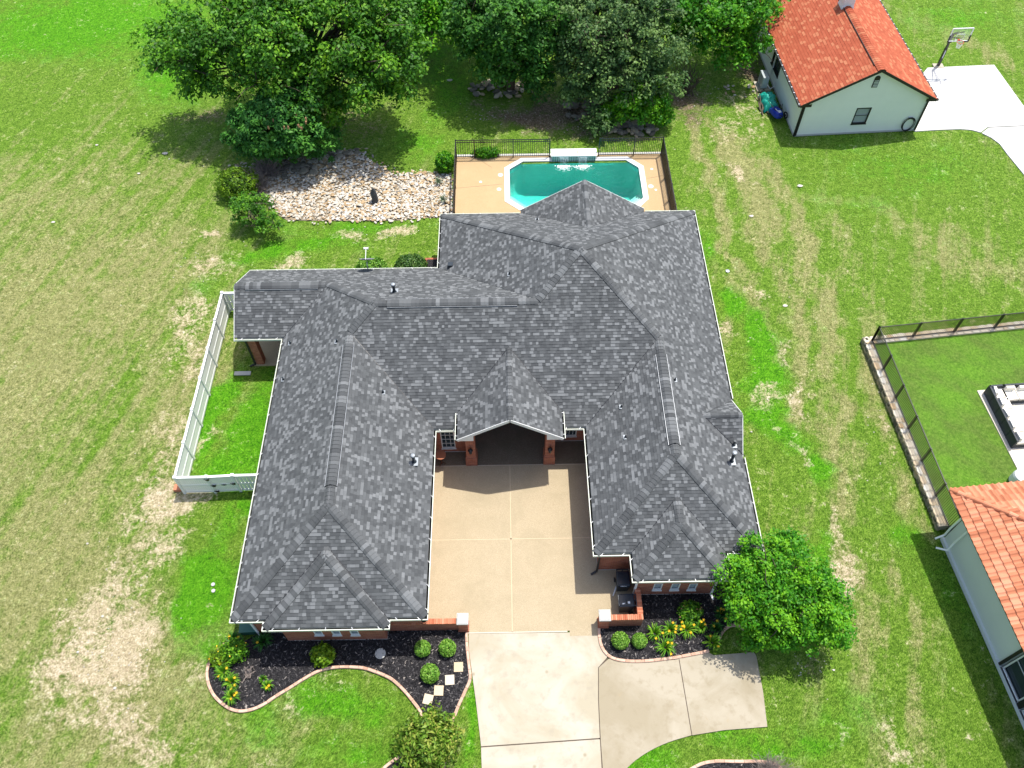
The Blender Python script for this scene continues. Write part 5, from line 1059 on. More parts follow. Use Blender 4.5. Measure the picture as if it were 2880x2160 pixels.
mb = MB(); mb.beam((-.05, .05, .09), (-.05, -NL, .09), .12, .22); mb.build('plinth', M['stucco2'], nh)
mb = MB(); mb.tube([(-.08, .02, NEH-.3), (-.12, .05, 1.2), (-.15, 0, .55), (-.55, -.05, .35)], .05, 8); mb.tube([(-.02, -.6, NEH-.3), (-.12, -.6, 1.0), (-.3, -.75, .5), (-.7, -.5, .35)], .05, 8); mb.build('conduit', M['stucco'], nh)
mb = MB(); RW = 7.5
rz_ = lambda s: NEH+mt*s
mb.add([(nox, noy, rz_(0)), (nox, noy-NL-6, rz_(0)), (nox+RW, noy-NL-6, rz_(RW)), (nox+RW, noy-RW, rz_(RW))], [(0, 1, 2, 3)]); mb.add([(nox, noy, rz_(0)), (nox+RW, noy-RW, rz_(RW)), (nox+RW+8, noy-RW, rz_(RW)), (nox+RW+8, noy, rz_(0))], [(0, 1, 2, 3)])
mb.add([(nox, noy, NEH-.03), (nox+RW+8, noy, NEH-.03), (nox+RW+8, noy-NL-6, NEH-.03), (nox, noy-NL-6, NEH-.03)], [(0, 1, 2, 3)])
mb.add([(nox, noy, NEH-.12), (nox, noy-NL-6, NEH-.12), (nox, noy-NL-6, NEH), (nox, noy, NEH)], [(0, 1, 2, 3)]); mb.add([(nox, noy, NEH-.12), (nox+RW+8, noy, NEH-.12), (nox+RW+8, noy, NEH), (nox, noy, NEH)], [(0, 1, 2, 3)])
nr = mb.build('roof', M['darktrim'], nh)
# S-shaped clay tiles, course by course (a tile is a swept wave with real thickness)
tw, tl = .30, .38
def tile_mesh(sh2):
    V3 = []; K = 7
    for s, lift in ((-.02, .055), (tl+.03, .01)):
        for k2 in range(K):
            u = k2/(K-1); V3.append((u*tw*1.04, s, lift+.075*(.5-.5*math.cos(2*math.pi*min(1, u*1.25))) if u < .8 else lift+.002))
    F3 = [(k2, k2+1, K+k2+1, K+k2) for k2 in range(K-1)]; b = len(V3)
    V3 += [(v[0], v[1], v[2]-.03) for v in V3[:K]]; F3 += [(b+k2, b+k2+1, k2+1, k2) for k2 in range(K-1)]
    return V3, F3
slp = math.atan(mt); tiles = []
def tile_face(org, ax, up, na, ns, clipf):
    """ax: along the eave, up: upslope plan direction"""
    V3, F3 = tile_mesh(.5); axv = Vector(ax+(0,)); upv = Vector((up[0]*math.cos(slp), up[1]*math.cos(slp), math.sin(slp))); nv = axv.cross(upv)
    if nv.z < 0: nv = -nv
    for i in range(na):
        for j in range(ns):
            u, s = i*tw, j*tl
            if not clipf(u, s*math.cos(slp)): continue
            O = Vector(org)+axv*u+upv*s; j1 = random.uniform(-.008, .008)
            vs_ = [tuple(O+axv*(v[0]+j1)+upv*v[1]+nv*(v[2]+.005)) for v in V3]; A, Bq, Cq = (Vector(vs_[q]) for q in F3[0][:3]); fs_ = F3 if (Bq-A).cross(Cq-A).dot(nv) > 0 else [tuple(reversed(f)) for f in F3]
            wp = NM @ O; tiles.append((wp.x**2+wp.y**2, vs_, fs_, random.random()))
tile_face((nox-.04, noy, NEH), (0, -1), (1, 0), 66, 17, lambda u, s: u+tw > s+.0)
tile_face((nox+.1, noy+.04, NEH), (1, 0), (0, -1), 30, 17, lambda u, s: u+tw*.2 > s+.0)
tiles.sort(key=lambda q: abs(q[0]-560)); rest = MB()
vis = [q for q in tiles]; vis.sort(key=lambda q: max(0, -(Vector(q[1][0]).y)-9.0)*100+q[0]*.01)
for i, (d_, vs_, fs_, s_) in enumerate(vis):
    if i < 300: mb = MB(); mb.add(vs_, fs_, s_); mb.build('roof_tile', M['clay'], nr)
    else: rest.add(vs_, fs_, s_)
rest.build('roof_tile', M['clay'], nr, kind='stuff')
k2 = 0; hv = Vector((1, -1, mt)).normalized()
while k2*.36 < 9.5:
    p = Vector((nox, noy, NEH+.08))+hv*(k2*.36-.05); mb = MB(); mb.tube([p, p+hv*.40], [.125, .10], 10, sh=random.random()); mb.build('hip_tile', M['clay'], nr); k2 += 1

# retaining wall with railing round the neighbour's raised lawn
wc = ZR(360, 330); wS = Vector(G(2632, 1490)); wcv = Vector(wc); E1 = Vector(G(2880, 912)); E1 = wcv+(E1-wcv)*1.0; dE1 = (E1-wcv).normalized(); dS1 = (wS-wcv).normalized()
rwall = thing('retaining_wall', 'low limestone retaining wall under the right hand black railing', 'wall', tuple(wcv))
LZ = .36; TW = .52; core = MB()
inS = Vector((-dS1.y, dS1.x, 0)); inS = inS if inS.x > 0 else -inS; inE = Vector((-dE1.y, dE1.x, 0)); inE = inE if inE.y < 0 else -inE
LS = (wS-wcv).length; LE = 12.0
for d_, inn, L in ((dS1, inS, LS), (dE1, inE, LE)):
    core.add([tuple(q) for q in (Vector((0, 0, -.05))+inn*.03, d_*L+inn*.03+Vector((0, 0, -.05)), d_*L+inn*(TW)+Vector((0, 0, -.05)), inn*TW+Vector((0, 0, -.05)), inn*.03+Vector((0, 0, LZ)), d_*L+inn*.03+Vector((0, 0, LZ)), d_*L+inn*TW+Vector((0, 0, LZ)), inn*TW+Vector((0, 0, LZ)))], [(0, 3, 2, 1), (4, 5, 6, 7), (0, 1, 5, 4), (1, 2, 6, 5), (2, 3, 7, 6), (3, 0, 4, 7)])
core.build('mortar_core', M['concrete'], rwall)
def stone_at(c, d_, inn, a, b, h, sh2, nm, mat):
    mb = MB(); n_ = 7; ring1 = []; j = [random.uniform(.8, 1.1) for _ in range(n_)]
    for lv, (zz, k_) in enumerate(((-h/2, .9), (h*.25, 1.0), (h/2, .82))):
        for q in range(n_):
            an = q*math.tau/n_+.3; cx_ = (abs(math.cos(an))**.7)*math.copysign(1, math.cos(an)); sy_ = (abs(math.sin(an))**.7)*math.copysign(1, math.sin(an)); ring1.append(tuple(c+d_*(cx_*a/2*j[q]*k_)+inn*(sy_*b/2*j[q]*k_)+Vector((0, 0, zz))))
    fs_ = [(l*n_+q, l*n_+(q+1) % n_, (l+1)*n_+(q+1) % n_, (l+1)*n_+q) for l in range(2) for q in range(n_)]+[tuple(2*n_+q for q in range(n_))]
    A, Bq, Cq = (Vector(ring1[q]) for q in fs_[-1][:3])
    if (Bq-A).cross(Cq-A).z < 0: fs_ = [tuple(reversed(f)) for f in fs_]
    mb.add(ring1, fs_, sh2); return mb.build(nm, mat, rwall)
for d_, inn, L in ((dS1, inS, LS), (dE1, inE, LE)):
    s = .05
    while s < L-.1:
        a = random.uniform(.28, .55); stone_at(d_*(s+a/2)+inn*.14+Vector((0, 0, LZ)), d_, inn, a, .30, .09, random.random()**.8, 'cap_stone', M['capstone']); stone_at(d_*(s+a/2)+inn*.40+Vector((0, 0, LZ)), d_, inn, a*.96, .26, .08, random.random()**.8, 'cap_stone', M['capstone']); s += a
    s = 0
    while s < L:
        a = random.uniform(.22, .42)
        for z_ in (.07, .24): stone_at(d_*(s+a/2+random.uniform(-.05, .05))+inn*.05+Vector((0, 0, z_)), d_, inn, a, .15, .17, random.random()*.8, 'stone', M['wallstone'])
        s += a
for r_, lab in (((dS1, inS, LS), 'black railing on the stone wall running down towards the tiled house'), ((dE1, inE, LE), 'black railing along the far side of the neighbour lawn')):
    d_, inn, L = r_; st_ = 1.83 if d_ is dS1 else 2.35; n_ = int(L/st_); base = wcv+inS*.42+inE*.30; pts_ = [tuple((base+d_*(i*L/n_*(1.0)))[:2]) for i in range(n_+1)]
    metal_fence('metal_fence', lab, [pts_], H=1.22, z0=LZ, n_per_m=9.5, dbl=False)
lawn2 = MB(); a_ = wcv+inS*TW+inE*TW; b_ = a_+dE1*14; c__ = b_+dS1*22; d__ = a_+dS1*(LS+3.0); lawn2.prism([tuple(a_[:2]), tuple(b_[:2]), tuple(c__[:2]), tuple((Vector(G(2660, 1500))+Vector((1.0, 0, 0)))[:2]), tuple((a_+dS1*(LS-.1))[:2])], -.1, LZ-.03)
def m_grass2():
    t = NT('clipped_lawn', .9, .12); mid = t.noise(.8, 5, .6, None, (1, .5, 1, .9)); tuft = t.noise(7, 6, .72); blade = t.noise(26, 4, .75, None, (1, .5, 1, .4)); tb = t.math('ADD', t.math('MULTIPLY', tuft, .5), t.math('MULTIPLY', blade, .5))
    a = t.ramp(tb, [(.34, C(.035, .075, .010)), (.47, C(.075, .135, .020)), (.57, C(.115, .185, .032)), (.7, C(.18, .25, .06))]); b = t.ramp(tb, [(.34, C(.035, .10, .008)), (.47, C(.08, .19, .015)), (.57, C(.125, .255, .025)), (.7, C(.20, .33, .05))])
    t.color(t.mix(t.rng(mid, .38, .62), a, b)).bump(tb, .8, .06); return t.m
M['grass2'] = m_grass2(); tag(lawn2.build('raised_lawn', M['grass2']), 'clipped lawn raised behind the stone wall', kind='structure')
sd = (Vector(ZS(90, 245, LZ)), Vector(ZS(735, 1500, LZ))); pd = (sd[1]-sd[0]).normalized(); pe = Vector((-pd.y, pd.x, 0)); pe = pe if pe.x > 0 else -pe
pt = MB(); o0 = sd[0]; pt.prism([tuple((o0)[:2]), tuple((o0+pe*8)[:2]), tuple((o0+pe*8+pd*9.5)[:2]), tuple((o0+pd*9.5)[:2])], LZ-.1, LZ+.02); tag(pt.build('patio', M['patio']), 'beige concrete patio under the sofa', kind='structure')
sf0 = Vector(ZS(175, 268, LZ+.02)); sf1 = Vector(ZS(565, 1062, LZ+.02)); sdv = (sf1-sf0); SL = sdv.length; sdv.normalize(); sa = math.atan2(sdv.x, -sdv.y)
sofa = thing('corner_sofa', 'dark wicker corner sofa with cream cushions on the neighbour patio', 'sofa', (sf0.x, sf0.y, LZ+.02), sa)
nsec = 5; sw = SL/nsec; dep = .86
def sofa_unit(x, y, rz, back2=False):
    T = Matrix.Translation((x, y, 0)) @ Matrix.Rotation(rz, 4, 'Z')       # unit: back along -x, width along -y
    def bx(mb, c, d): mb.box(tuple(T @ Vector(c)), d, rz)
    b = MB(); bx(b, (.05, -sw/2, .34), (.09, sw-.02, .68)); bx(b, (dep/2+.02, -sw/2, .16), (dep-.08, sw-.02, .26))
    if back2: bx(b, (dep/2, -.05, .34), (dep-.04, .09, .68))
    b.build('frame', M['wicker'], sofa); s = MB(); bx(s, (dep/2+.06, -sw/2, .37), (dep-.16, sw-.05, .15)); s.build('seat_cushion', M['cushion'], sofa)
    if random.random() < .95: c = MB(); c.box(tuple(T @ Vector((.22+random.uniform(0, .05), -sw/2, .56))), (.17, sw*.74, .34), rz+random.uniform(-.15, .15), taper=.85); c.build('back_cushion', M['cushion'], sofa)
for k2 in range(nsec): sofa_unit(0, -k2*sw, 0, k2 == 0)
for k2 in range(1, 5): sofa_unit(k2*sw+.02+sw, 0, -math.pi/2)
tk = Vector(ZS(655, 1530, LZ)); tn = MB(); tn.lathe((0, 0, 0), [(.40, 0), (.42, .05), (.42, .5), (.38, .62), (.25, .70), (.001, .73)], 20); tn.blob((.12, .1, .72), (.12, .04, .03), 6); o = tn.build('white_drum', M['white'], None, smooth=False); o.location = (tk.x, tk.y, LZ); tag(o, 'white domed drum standing behind the terracotta tile roof', 'drum')
# ================================================================ PLANTING BEDS
def fix_poly(P): return [tuple(p[:2]) for p in P]
eL = [(318, 316), (235, 342), (160, 402), (98, 470), (68, 560), (68, 640), (100, 735), (155, 805), (230, 862), (300, 885), (360, 885), (440, 865), (520, 825), (600, 770), (680, 722), (760, 672), (840, 622), (920, 580), (1000, 554), (1100, 543), (1180, 543), (1280, 552), (1380, 584), (1480, 627), (1540, 672), (1600, 732), (1660, 805), (1710, 870), (1742, 932)]
eR = [(2080, 278), (2085, 400), (2103, 560), (2108, 640), (2070, 730), (2020, 840), (1985, 930), (1965, 1000)]
eB1 = [(1625, 1200), (1540, 1252), (1450, 1320), (1380, 1390)]; eB2 = [(1915, 1270), (1900, 1330), (1890, 1400)]
eQ = [(310, 990), (318, 1100), (345, 1190), (400, 1265), (470, 1305), (560, 1322), (660, 1330), (760, 1328), (860, 1322), (960, 1310), (1060, 1297), (1160, 1280), (1260, 1262), (1360, 1243), (1450, 1222)]
eS = [(1545, 1140), (1572, 1060), (1620, 992), (1680, 957), (1750, 955), (1800, 980), (1860, 1030)]
eD = [(1400, 740), (1480, 689), (1540, 662), (1620, 650), (1750, 652), (1870, 652), (1950, 664), (2000, 700), (2040, 760)]
def edging(pts, f, parent, step=.42, wd=.125, h=.10):
    P = [Vector(p+(0,)) for p in arc_pts([f(*p) for p in pts], 6)]; cum = [0]
    for a, b in zip(P[:-1], P[1:]): cum.append(cum[-1]+(b-a).length)
    def at(s):
        s = min(max(s, 0), cum[-1]-1e-6)
        for i in range(len(cum)-1):
            if cum[i+1] >= s: t = (s-cum[i])/max(1e-9, cum[i+1]-cum[i]); return P[i]+(P[i+1]-P[i])*t
    n_ = max(1, round(cum[-1]/step)); st_ = cum[-1]/n_
    for k2 in range(n_):
        q = [at(k2*st_+.007), at((k2+.5)*st_), at((k2+1)*st_-.007)]; mb = MB(); vs = []; hh = h+random.uniform(-.008, .008)
        for i, p in enumerate(q):
            d = (q[min(i+1, 2)]-q[max(i-1, 0)]).normalized(); s = Vector((d.y, -d.x, 0)); vs += [p-s*wd/2+Vector((0, 0, -.04)), p-s*wd/2+Vector((0, 0, hh*.85)), p-s*wd*.3+Vector((0, 0, hh)), p+s*wd*.3+Vector((0, 0, hh)), p+s*wd/2+Vector((0, 0, hh*.85)), p+s*wd/2+Vector((0, 0, -.04))]
        fs = [(i*6+j, i*6+j+1, (i+1)*6+j+1, (i+1)*6+j) for i in range(2) for j in range(5)]+[(5, 4, 3, 2, 1, 0), (12, 13, 14, 15, 16, 17)]
        A, Bq, Cq = (Vector(vs[q_]) for q_ in fs[2][:3])
        if (Bq-A).cross(Cq-A).z < 0: fs = [tuple(reversed(f_)) for f_ in fs]
        mb.add(vs, fs); mb.build('edging_block', M['edging'], parent)
def bed(name, label, poly, runs, n_chips):
    t = tag(bpy.data.objects.new(name, None), label, kind='structure'); link(t); P = poly
    mb = MB(); mb.prism(P, -.06, .045); mb.build('mulch', M['mulch'], t, kind='stuff')
    for r, f in runs: edging(r, f, t)
    c = MB(); xs_ = [p[0] for p in P]; ys_ = [p[1] for p in P]; k2 = 0
    def inside(x, y):
        r = False
        for i in range(len(P)):
            a, b = P[i], P[i-1]
            if (a[1] > y) != (b[1] > y) and x < (b[0]-a[0])*(y-a[1])/(b[1]-a[1])+a[0]: r = not r
        return r
    while k2 < n_chips:
        x, y = random.uniform(min(xs_), max(xs_)), random.uniform(min(ys_), max(ys_))
        if not inside(x, y): continue
        a = random.uniform(0, math.tau); L = random.uniform(.02, .07); d = Vector((math.cos(a), math.sin(a), random.uniform(-.3, .3)))*L; s = Vector((-math.sin(a), math.cos(a), random.uniform(-.5, .5)))*L*.3; p = Vector((x, y, .05+random.uniform(0, .03))); c.add([p-d-s, p+d-s, p+d+s, p-d+s], [(0, 1, 2, 3)]); k2 += 1
    c.build('mulch_chip', M['mulchchip'], t, kind='stuff'); return t
pierb = Z1(2078, 280)
polyL = fix_poly([pierb]+[Z1(*p) for p in eR]+[Z1(1960, 1110), Z1(1915, 1270), Z1(1890, 1400), Z1(1380, 1390), Z1(1450, 1320), Z1(1625, 1200), Z1(1660, 1100), Z1(1742, 932)])+arc_pts([Z1(*p) for p in eL[::-1]], 3)+[(-12.1, 11.9), (-11.4, 12.3), (-10.1, 12.3), (-10.1, 11.95), (-5.6, 11.95), (-5.6, wyL), (pL[0], wyL)]
bed('left_planting_bed', 'black mulch bed with curving tan edging in front of the left wing', polyL, [(eL, Z1), (eR, Z1), (eB1, Z1), (eB2, Z1)], 9000)
polyR = arc_pts([ZB(*p) for p in eQ], 3)+fix_poly([ZB(*p) for p in eS[::1]])+[(11.6, 12.6), (11.3, 14.9), (9.2, 14.9), (9.2, 13.8), (5.75, 13.8), (wxR, 13.7), (wxR, wyR), (pR[0], wyR-.1)]
bed('right_planting_bed', 'black mulch bed with tan edging between the right wing and the parking pad', polyR, [(eQ, ZB), (eS, ZB)], 5000)
polyD = fix_poly([ZD(*p) for p in eD])+[(G(2240, 2300)[0], 3.0), (G(1880, 2300)[0], 3.0)]
bed('lower_planting_bed', 'black mulch bed cut by the bottom edge of the picture', polyD, [(eD, ZD)], 1500)
# stepping stones and disc
for i, ((x, y), a, lab) in enumerate((((2018, 546), .02, 'square tan stepping stone nearest the driveway'), ((1950, 646), .05, 'second square stepping stone from the driveway side, greyish'), ((1865, 729), -.03, 'third square stepping stone, pale with a diagonal mark'), ((1782, 797), -.22, 'last stepping stone, tilted, nearest the curved lawn edge'))):
    p = Z1(x, y); mb = MB(); mb.box((0, 0, .035), (.40, .42, .07), 0, sh=(.1, .9, .5, .7)[i]); o = mb.build('stepping_stone', M['flag']); o.location = (p[0], p[1], .03); o.rotation_euler = (0, 0, a); tag(o, lab, 'stepping stone', 'square stepping stones across the left mulch bed')
p = Z1(1411, 441); mb = MB(); mb.lathe((p[0], p[1], .03), [(.235, 0), (.24, .05), (.16, .06), (.15, .045), (.001, .045)], 24); tag(mb.build('splash_disc', M['capwhite']), 'round pale concrete disc lying in the left mulch bed', 'disc')
p = Z1(405, 272); gb = thing('utility_box', 'dark green utility box at the front left corner of the house', 'utility box', (p[0]-.05, p[1]+.1, 0)); mb = MB(); mb.box((0, 0, .18), (.75, .42, .36), .05, taper=.94); mb.build('case', M['greenbox'], gb); mb = MB(); mb.box((0, 0, .39), (.8, .47, .05), .05); mb.build('lid', M['greenbox'], gb)
# bins
def bin_(px, py, rz, lab, lidrz=0, lab2=0):
    p = G(px, py, 1.0); t = thing('wheeled_bin', lab, 'bin', (p[0], p[1], .03), rz, 'wheeled bins behind the right garden wall')
    mb = MB(); b0 = [(-.24, -.26), (.24, -.26), (.24, .26), (-.24, .26)]; b1 = [(-.30, -.34), (.30, -.34), (.30, .36), (-.30, .36)]
    vs = [(x, y, .05) for x, y in b0]+[(x, y, .93) for x, y in b1]; mb.add(vs, [(3, 2, 1, 0), (0, 1, 5, 4), (1, 2, 6, 5), (2, 3, 7, 6), (3, 0, 4, 7)]); mb.box((0, -.345, .86), (.5, .03, .1)); mb.build('body', M['navy'], t)
    bm_ = bmesh.new(); bmesh.ops.create_cube(bm_, size=1); bmesh.ops.scale(bm_, vec=(.64, .76, .07), verts=bm_.verts); bmesh.ops.translate(bm_, vec=(0, .0, .975), verts=bm_.verts)
    for v in bm_.verts:
        if v.co.z > .98: v.co.x *= .86; v.co.y *= .86
    bmesh.ops.bevel(bm_, geom=bm_.edges[:]+bm_.verts[:], offset=.03, segments=3, affect='EDGES'); me = bpy.data.meshes.new('lid'); bm_.to_mesh(me); bm_.free(); me.materials.append(M['navy']); o = bpy.data.objects.new('lid', me); link(o, t)
    r = MB(); r.box((0, 0, 1.015), (.34, .1, .02)); r.box((0, .2, 1.012), (.4, .03, .015)); r.build('lid_rib', M['navy'], o)
    h = MB(); h.beam((-.28, .46, .93), (.28, .46, .93), .04, .04); [h.beam((x, .34, .93), (x, .47, .93), .04, .05) for x in (-.26, 0, .26)]; h.build('handle', M['navy'], t)
    wv = MB(); [wv.tube([(x, .28, .12), (x+.05, .28, .12)], .11, 14) for x in (-.32, .27)]; wv.build('wheel', M['rubber'], t)
    return t, o
b1, l1 = bin_(1753, 1627, 0.0, 'dark navy wheeled bin tucked under the roof corner, farther one'); b2, l2 = bin_(1761, 1688, -math.pi/2+.02, 'dark navy wheeled bin nearer the low garden wall, handle to the right')
def letters(t, strokes, T, mat='whiteprint', w_=.014, name='logo'):
    mb = MB()
    for a, b in strokes: mb.beam(T(*a), T(*b), w_, .004)
    mb.build(name, M[mat], t)
wr = lambda x, y: (-.15+x*.3, -.362, .90+y*.07)                 # front band lettering, small and worn
st1 = []
x = 0.0
for g in ([((0, 0), (0, 1)), ((0, 1), (.1, 0)), ((.1, 0), (.1, 1))], [((.0, 0), (0, 1)), ((0, 1), (.1, 1)), ((0, .5), (.08, .5)), ((0, 0), (.1, 0))], [((.1, 1), (0, 1)), ((0, 1), (0, 0)), ((0, 0), (.1, 0))], [((0, 0), (0, 1)), ((.1, 0), (.1, 1)), ((0, .5), (.1, .5))], [((0, 0), (.05, 1)), ((.05, 1), (.1, 0))]):
    st1 += [((a[0]*1.5+x, a[1]), (b[0]*1.5+x, b[1])) for a, b in g]; x += .2
letters(b1, st1, wr)
mk = MB(); mk.box((.13, .11, 1.022), (.10, .10, .006)); mk.box((.13, -.03, 1.022), (.05, .14, .006), .5); mk.box((.17, -.12, 1.022), (.05, .15, .006), .2); mk.box((.10, .0, 1.022), (.03, .08, .006), -.4); q = mk.build('logo', M['whiteprint'], l2); 
p = (G(1735, 1646), G(1724, 1677)); mb = MB(); mb.tube([(p[0][0], p[0][1], .06), (p[1][0], p[1][1], .06)], .035, 8); tag(mb.build('pipe_offcut', M['white']), 'short white plastic pipe lying on the paving beside the bins', 'pipe')
p = G(1150+345*.27125, 1050+850*.27125, .9); st = thing('plant_stand', 'rusty metal plant stand in the shaded corner of the courtyard', 'plant stand', (G(1243, 1305)[0], G(1243, 1305)[1], .03)); mb = MB(); mb.tube([(0, 0, 0), (0, 0, .75)], .03, 6); [mb.beam((0, 0, .25), (.2*math.cos(a), .2*math.sin(a), 0), .02, .02) for a in (0, 2.1, 4.2)]; mb.build('stem', M['rust'] if 'rust' in M else M['bark'], st); mb = MB(); mb.lathe((0, 0, .72), [(.08, 0), (.26, .12), (.28, .2), (.24, .19), (.001, .08)], 14); mb.build('bowl', M['pot'], st)
p = Z1(1751, 186, .95); mb = MB(); mb.lathe((p[0], p[1], .95), [(.09, 0), (.14, .06), (.15, .14), (.12, .14), (.001, .05)], 14); tag(mb.build('plant_pot', M['pot']), 'small terracotta bowl on the left garden wall', 'pot')
for (x, y, lab) in ((367, 1213, 'upper pale round cleanout cap in the grass left of the house'), (369, 1257, 'lower pale round cleanout cap in the grass left of the house')): p = G(450+x*.4069, 1150+y*.4069); mb = MB(); mb.lathe((p[0], p[1], -.01), [(.09, 0), (.09, .03), (.001, .035)], 16); tag(mb.build('cleanout_cap', M['capwhite']), lab, 'cap', 'pale caps in the grass')
p = z5(1787, 781); mb = MB(); mb.lathe((p[0], p[1], -.01), [(.12, 0), (.12, .04), (.001, .05)], 14); tag(mb.build('cleanout_cap', M['grey_metal']), 'small grey round cap in the grass right of the house', 'cap', 'pale caps in the grass')

# ================================================================ FOLIAGE
def leaf_cloud(C_, Nrm, size, aspect=1.8, spread=.9, rs=np.random, curl=0.25):
    """one bent quad per leaf: centres C_, preferred normals Nrm"""
    n = len(C_); N = Nrm+rs.normal(0, spread, (n, 3)); N /= np.linalg.norm(N, axis=1)[:, None]+1e-9
    A = rs.normal(0, 1, (n, 3)); A -= N*(A*N).sum(1)[:, None]; A /= np.linalg.norm(A, axis=1)[:, None]+1e-9; B = np.cross(N, A)
    s = (size*rs.uniform(.6, 1.35, n))[:, None]; L = s*aspect*.5; Wd = s*.5
    tip = C_+A*L-N*L*curl; tail = C_-A*L-N*L*curl; l = C_+B*Wd; r = C_-B*Wd
    V = np.stack([tail, l, tip, r], 1).reshape(-1, 3); F = np.arange(4*n).reshape(n, 4); return V, F
def tree(name, label, base, blobs, n_clump, per, size, mat, trunk_r=.3, fork=2.2, seed=1, cat='tree', group=None, clump_r=.55, hang=.35, inner=.55, limbs=26, bare=0, bark='bark', lean=None, parent_only=False, asp=1.7, tint=0.0):
    rs = np.random.RandomState(seed); t = thing(name, label, cat, (base[0], base[1], 0), 0, group); b0 = np.array([base[0], base[1], 0.])
    W_ = np.array([b[3]*b[4]+b[4]*b[5]+b[3]*b[5] for b in blobs]); W_ = W_/W_.sum(); idx = rs.choice(len(blobs), n_clump, p=W_); Bb = np.array(blobs)[idx]
    d = rs.normal(0, 1, (n_clump, 3)); d[:, 2] += .25; d /= np.linalg.norm(d, axis=1)[:, None]; rad = rs.uniform(inner, 1.0, n_clump)**.6
    bump = 1+.16*np.sin(d[:, 0]*5+seed)+.14*np.sin(d[:, 1]*6+2*seed)+.12*np.sin(d[:, 2]*7+seed)
    ctr = Bb[:, :3]+d*Bb[:, 3:6]*(rad*bump)[:, None]; ctr = ctr[ctr[:, 2] > .25]; n_c = len(ctr)
    ct = rs.rand(n_c)*.55+tint; cr = clump_r*rs.uniform(.55, 1.3, n_c)
    o = rs.normal(0, 1, (n_c, per, 3)); o /= (np.linalg.norm(o, axis=2)[:, :, None]+1e-9); o *= rs.rand(n_c, per, 1)**.45; o[:, :, 2] *= .62; o[:, :, 2] -= hang*(o[:, :, 0]**2+o[:, :, 1]**2)
    P = (ctr[:, None, :]+o*cr[:, None, None]).reshape(-1, 3); Nn = (o*np.array([1, 1, 1.])).reshape(-1, 3)+np.array([0, 0, 1.1])
    keep_ = P[:, 2] > .12; P = P[keep_]; Nn = Nn[keep_]; sh2 = (np.repeat(ct, per)[keep_]+rs.rand(len(P))*.5).clip(0, 1)
    V, F = leaf_cloud(P-b0, Nn, np.full(len(P), size), asp, .55, rs)
    np_mesh('crown', V, F, M[mat], t, [('shade', 'FACE', sh2)])
    mb = MB(); top = np.array([b[:3] for b in blobs]).mean(0)-b0; fk = np.array([top[0]*.12, top[1]*.12, fork]) if lean is None else np.array(lean+(fork,))
    mb.tube([(0, 0, -.1), tuple(fk*.5+np.array([.06, -.04, 0])), tuple(fk)], [trunk_r*1.25, trunk_r, trunk_r*.85], 10)
    for k2 in range(limbs):
        c = ctr[rs.randint(n_c)]-b0; m1 = fk+(c-fk)*.35+rs.normal(0, .25, 3)+np.array([0, 0, .3]); m2 = fk+(c-fk)*.7+rs.normal(0, .25, 3); mb.tube([tuple(fk-np.array([0, 0, .15])), tuple(m1), tuple(m2), tuple(c)], [trunk_r*.45, trunk_r*.28, trunk_r*.15, .02], 6)
        for q in range(3):
            e = m2+(c-m2)*rs.rand()+rs.normal(0, .1, 3); f = e+rs.normal(0, .7, 3)*cr.mean()*1.6; mb.tube([tuple(e), tuple((e+f)/2+rs.normal(0, .08, 3)), tuple(f)], [.035, .022, .010], 4)
    mb.build('trunk', M[bark], t, smooth=True); return t
def shrub(name, label, c, r, n, size, mat, seed=1, cat='shrub', group=None, core=True, shell=.86, asp=1.6, flowers=0, fmat='yellow', noise_=.05, spread=.8, tint=0.0, corec='mulch'):
    """clipped or loose bush: dense leaves on an uneven ellipsoid, sat on the ground at c"""
    rs = np.random.RandomState(seed); t = thing(name, label, cat, (c[0], c[1], 0), 0, group); d = rs.normal(0, 1, (n, 3)); d /= np.linalg.norm(d, axis=1)[:, None]
    k_ = rs.uniform(shell, 1.03, n)*(1+noise_*np.sin(d[:, 0]*7+seed)*np.sin(d[:, 1]*8)+noise_*np.sin(d[:, 2]*9+d[:, 0]*5)); P = d*np.array(r)*k_[:, None]+np.array([0, 0, r[2]*.92]); kp = P[:, 2] > .03; P = P[kp]; d = d[kp]
    V, F = leaf_cloud(P, d+np.array([0, 0, .3]), np.full(len(P), size), asp, spread, rs); np_mesh('foliage', V, F, M[mat], t, [('shade', 'FACE', (rs.rand(len(P))*.8+.1+tint+.1*np.sin(d[:, 0]*9)).clip(0, 1))])
    st_ = MB()
    for q in range(9): e = rs.normal(0, 1, 3); e /= np.linalg.norm(e); e = e*np.array(r)*.7; st_.tube([(0, 0, 0), (e[0]*.4, e[1]*.4, r[2]*.6), (e[0], e[1], abs(e[2])+r[2]*.7)], [.025, .018, .008], 5)
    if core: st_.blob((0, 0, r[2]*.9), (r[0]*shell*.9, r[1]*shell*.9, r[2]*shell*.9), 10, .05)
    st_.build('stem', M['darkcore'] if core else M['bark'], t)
    for q in range(flowers): e = rs.normal(0, 1, 3); e[2] = abs(e[2]); e /= np.linalg.norm(e); f = MB(); f.blob(tuple(e*np.array(r)*1.02+np.array([0, 0, r[2]*.92])), (.035, .035, .025), 6, .2); f.build('flower', M[fmat], t)
    return t
M['darkcore'] = simple('bush_interior', C(.012, .03, .008), .95)
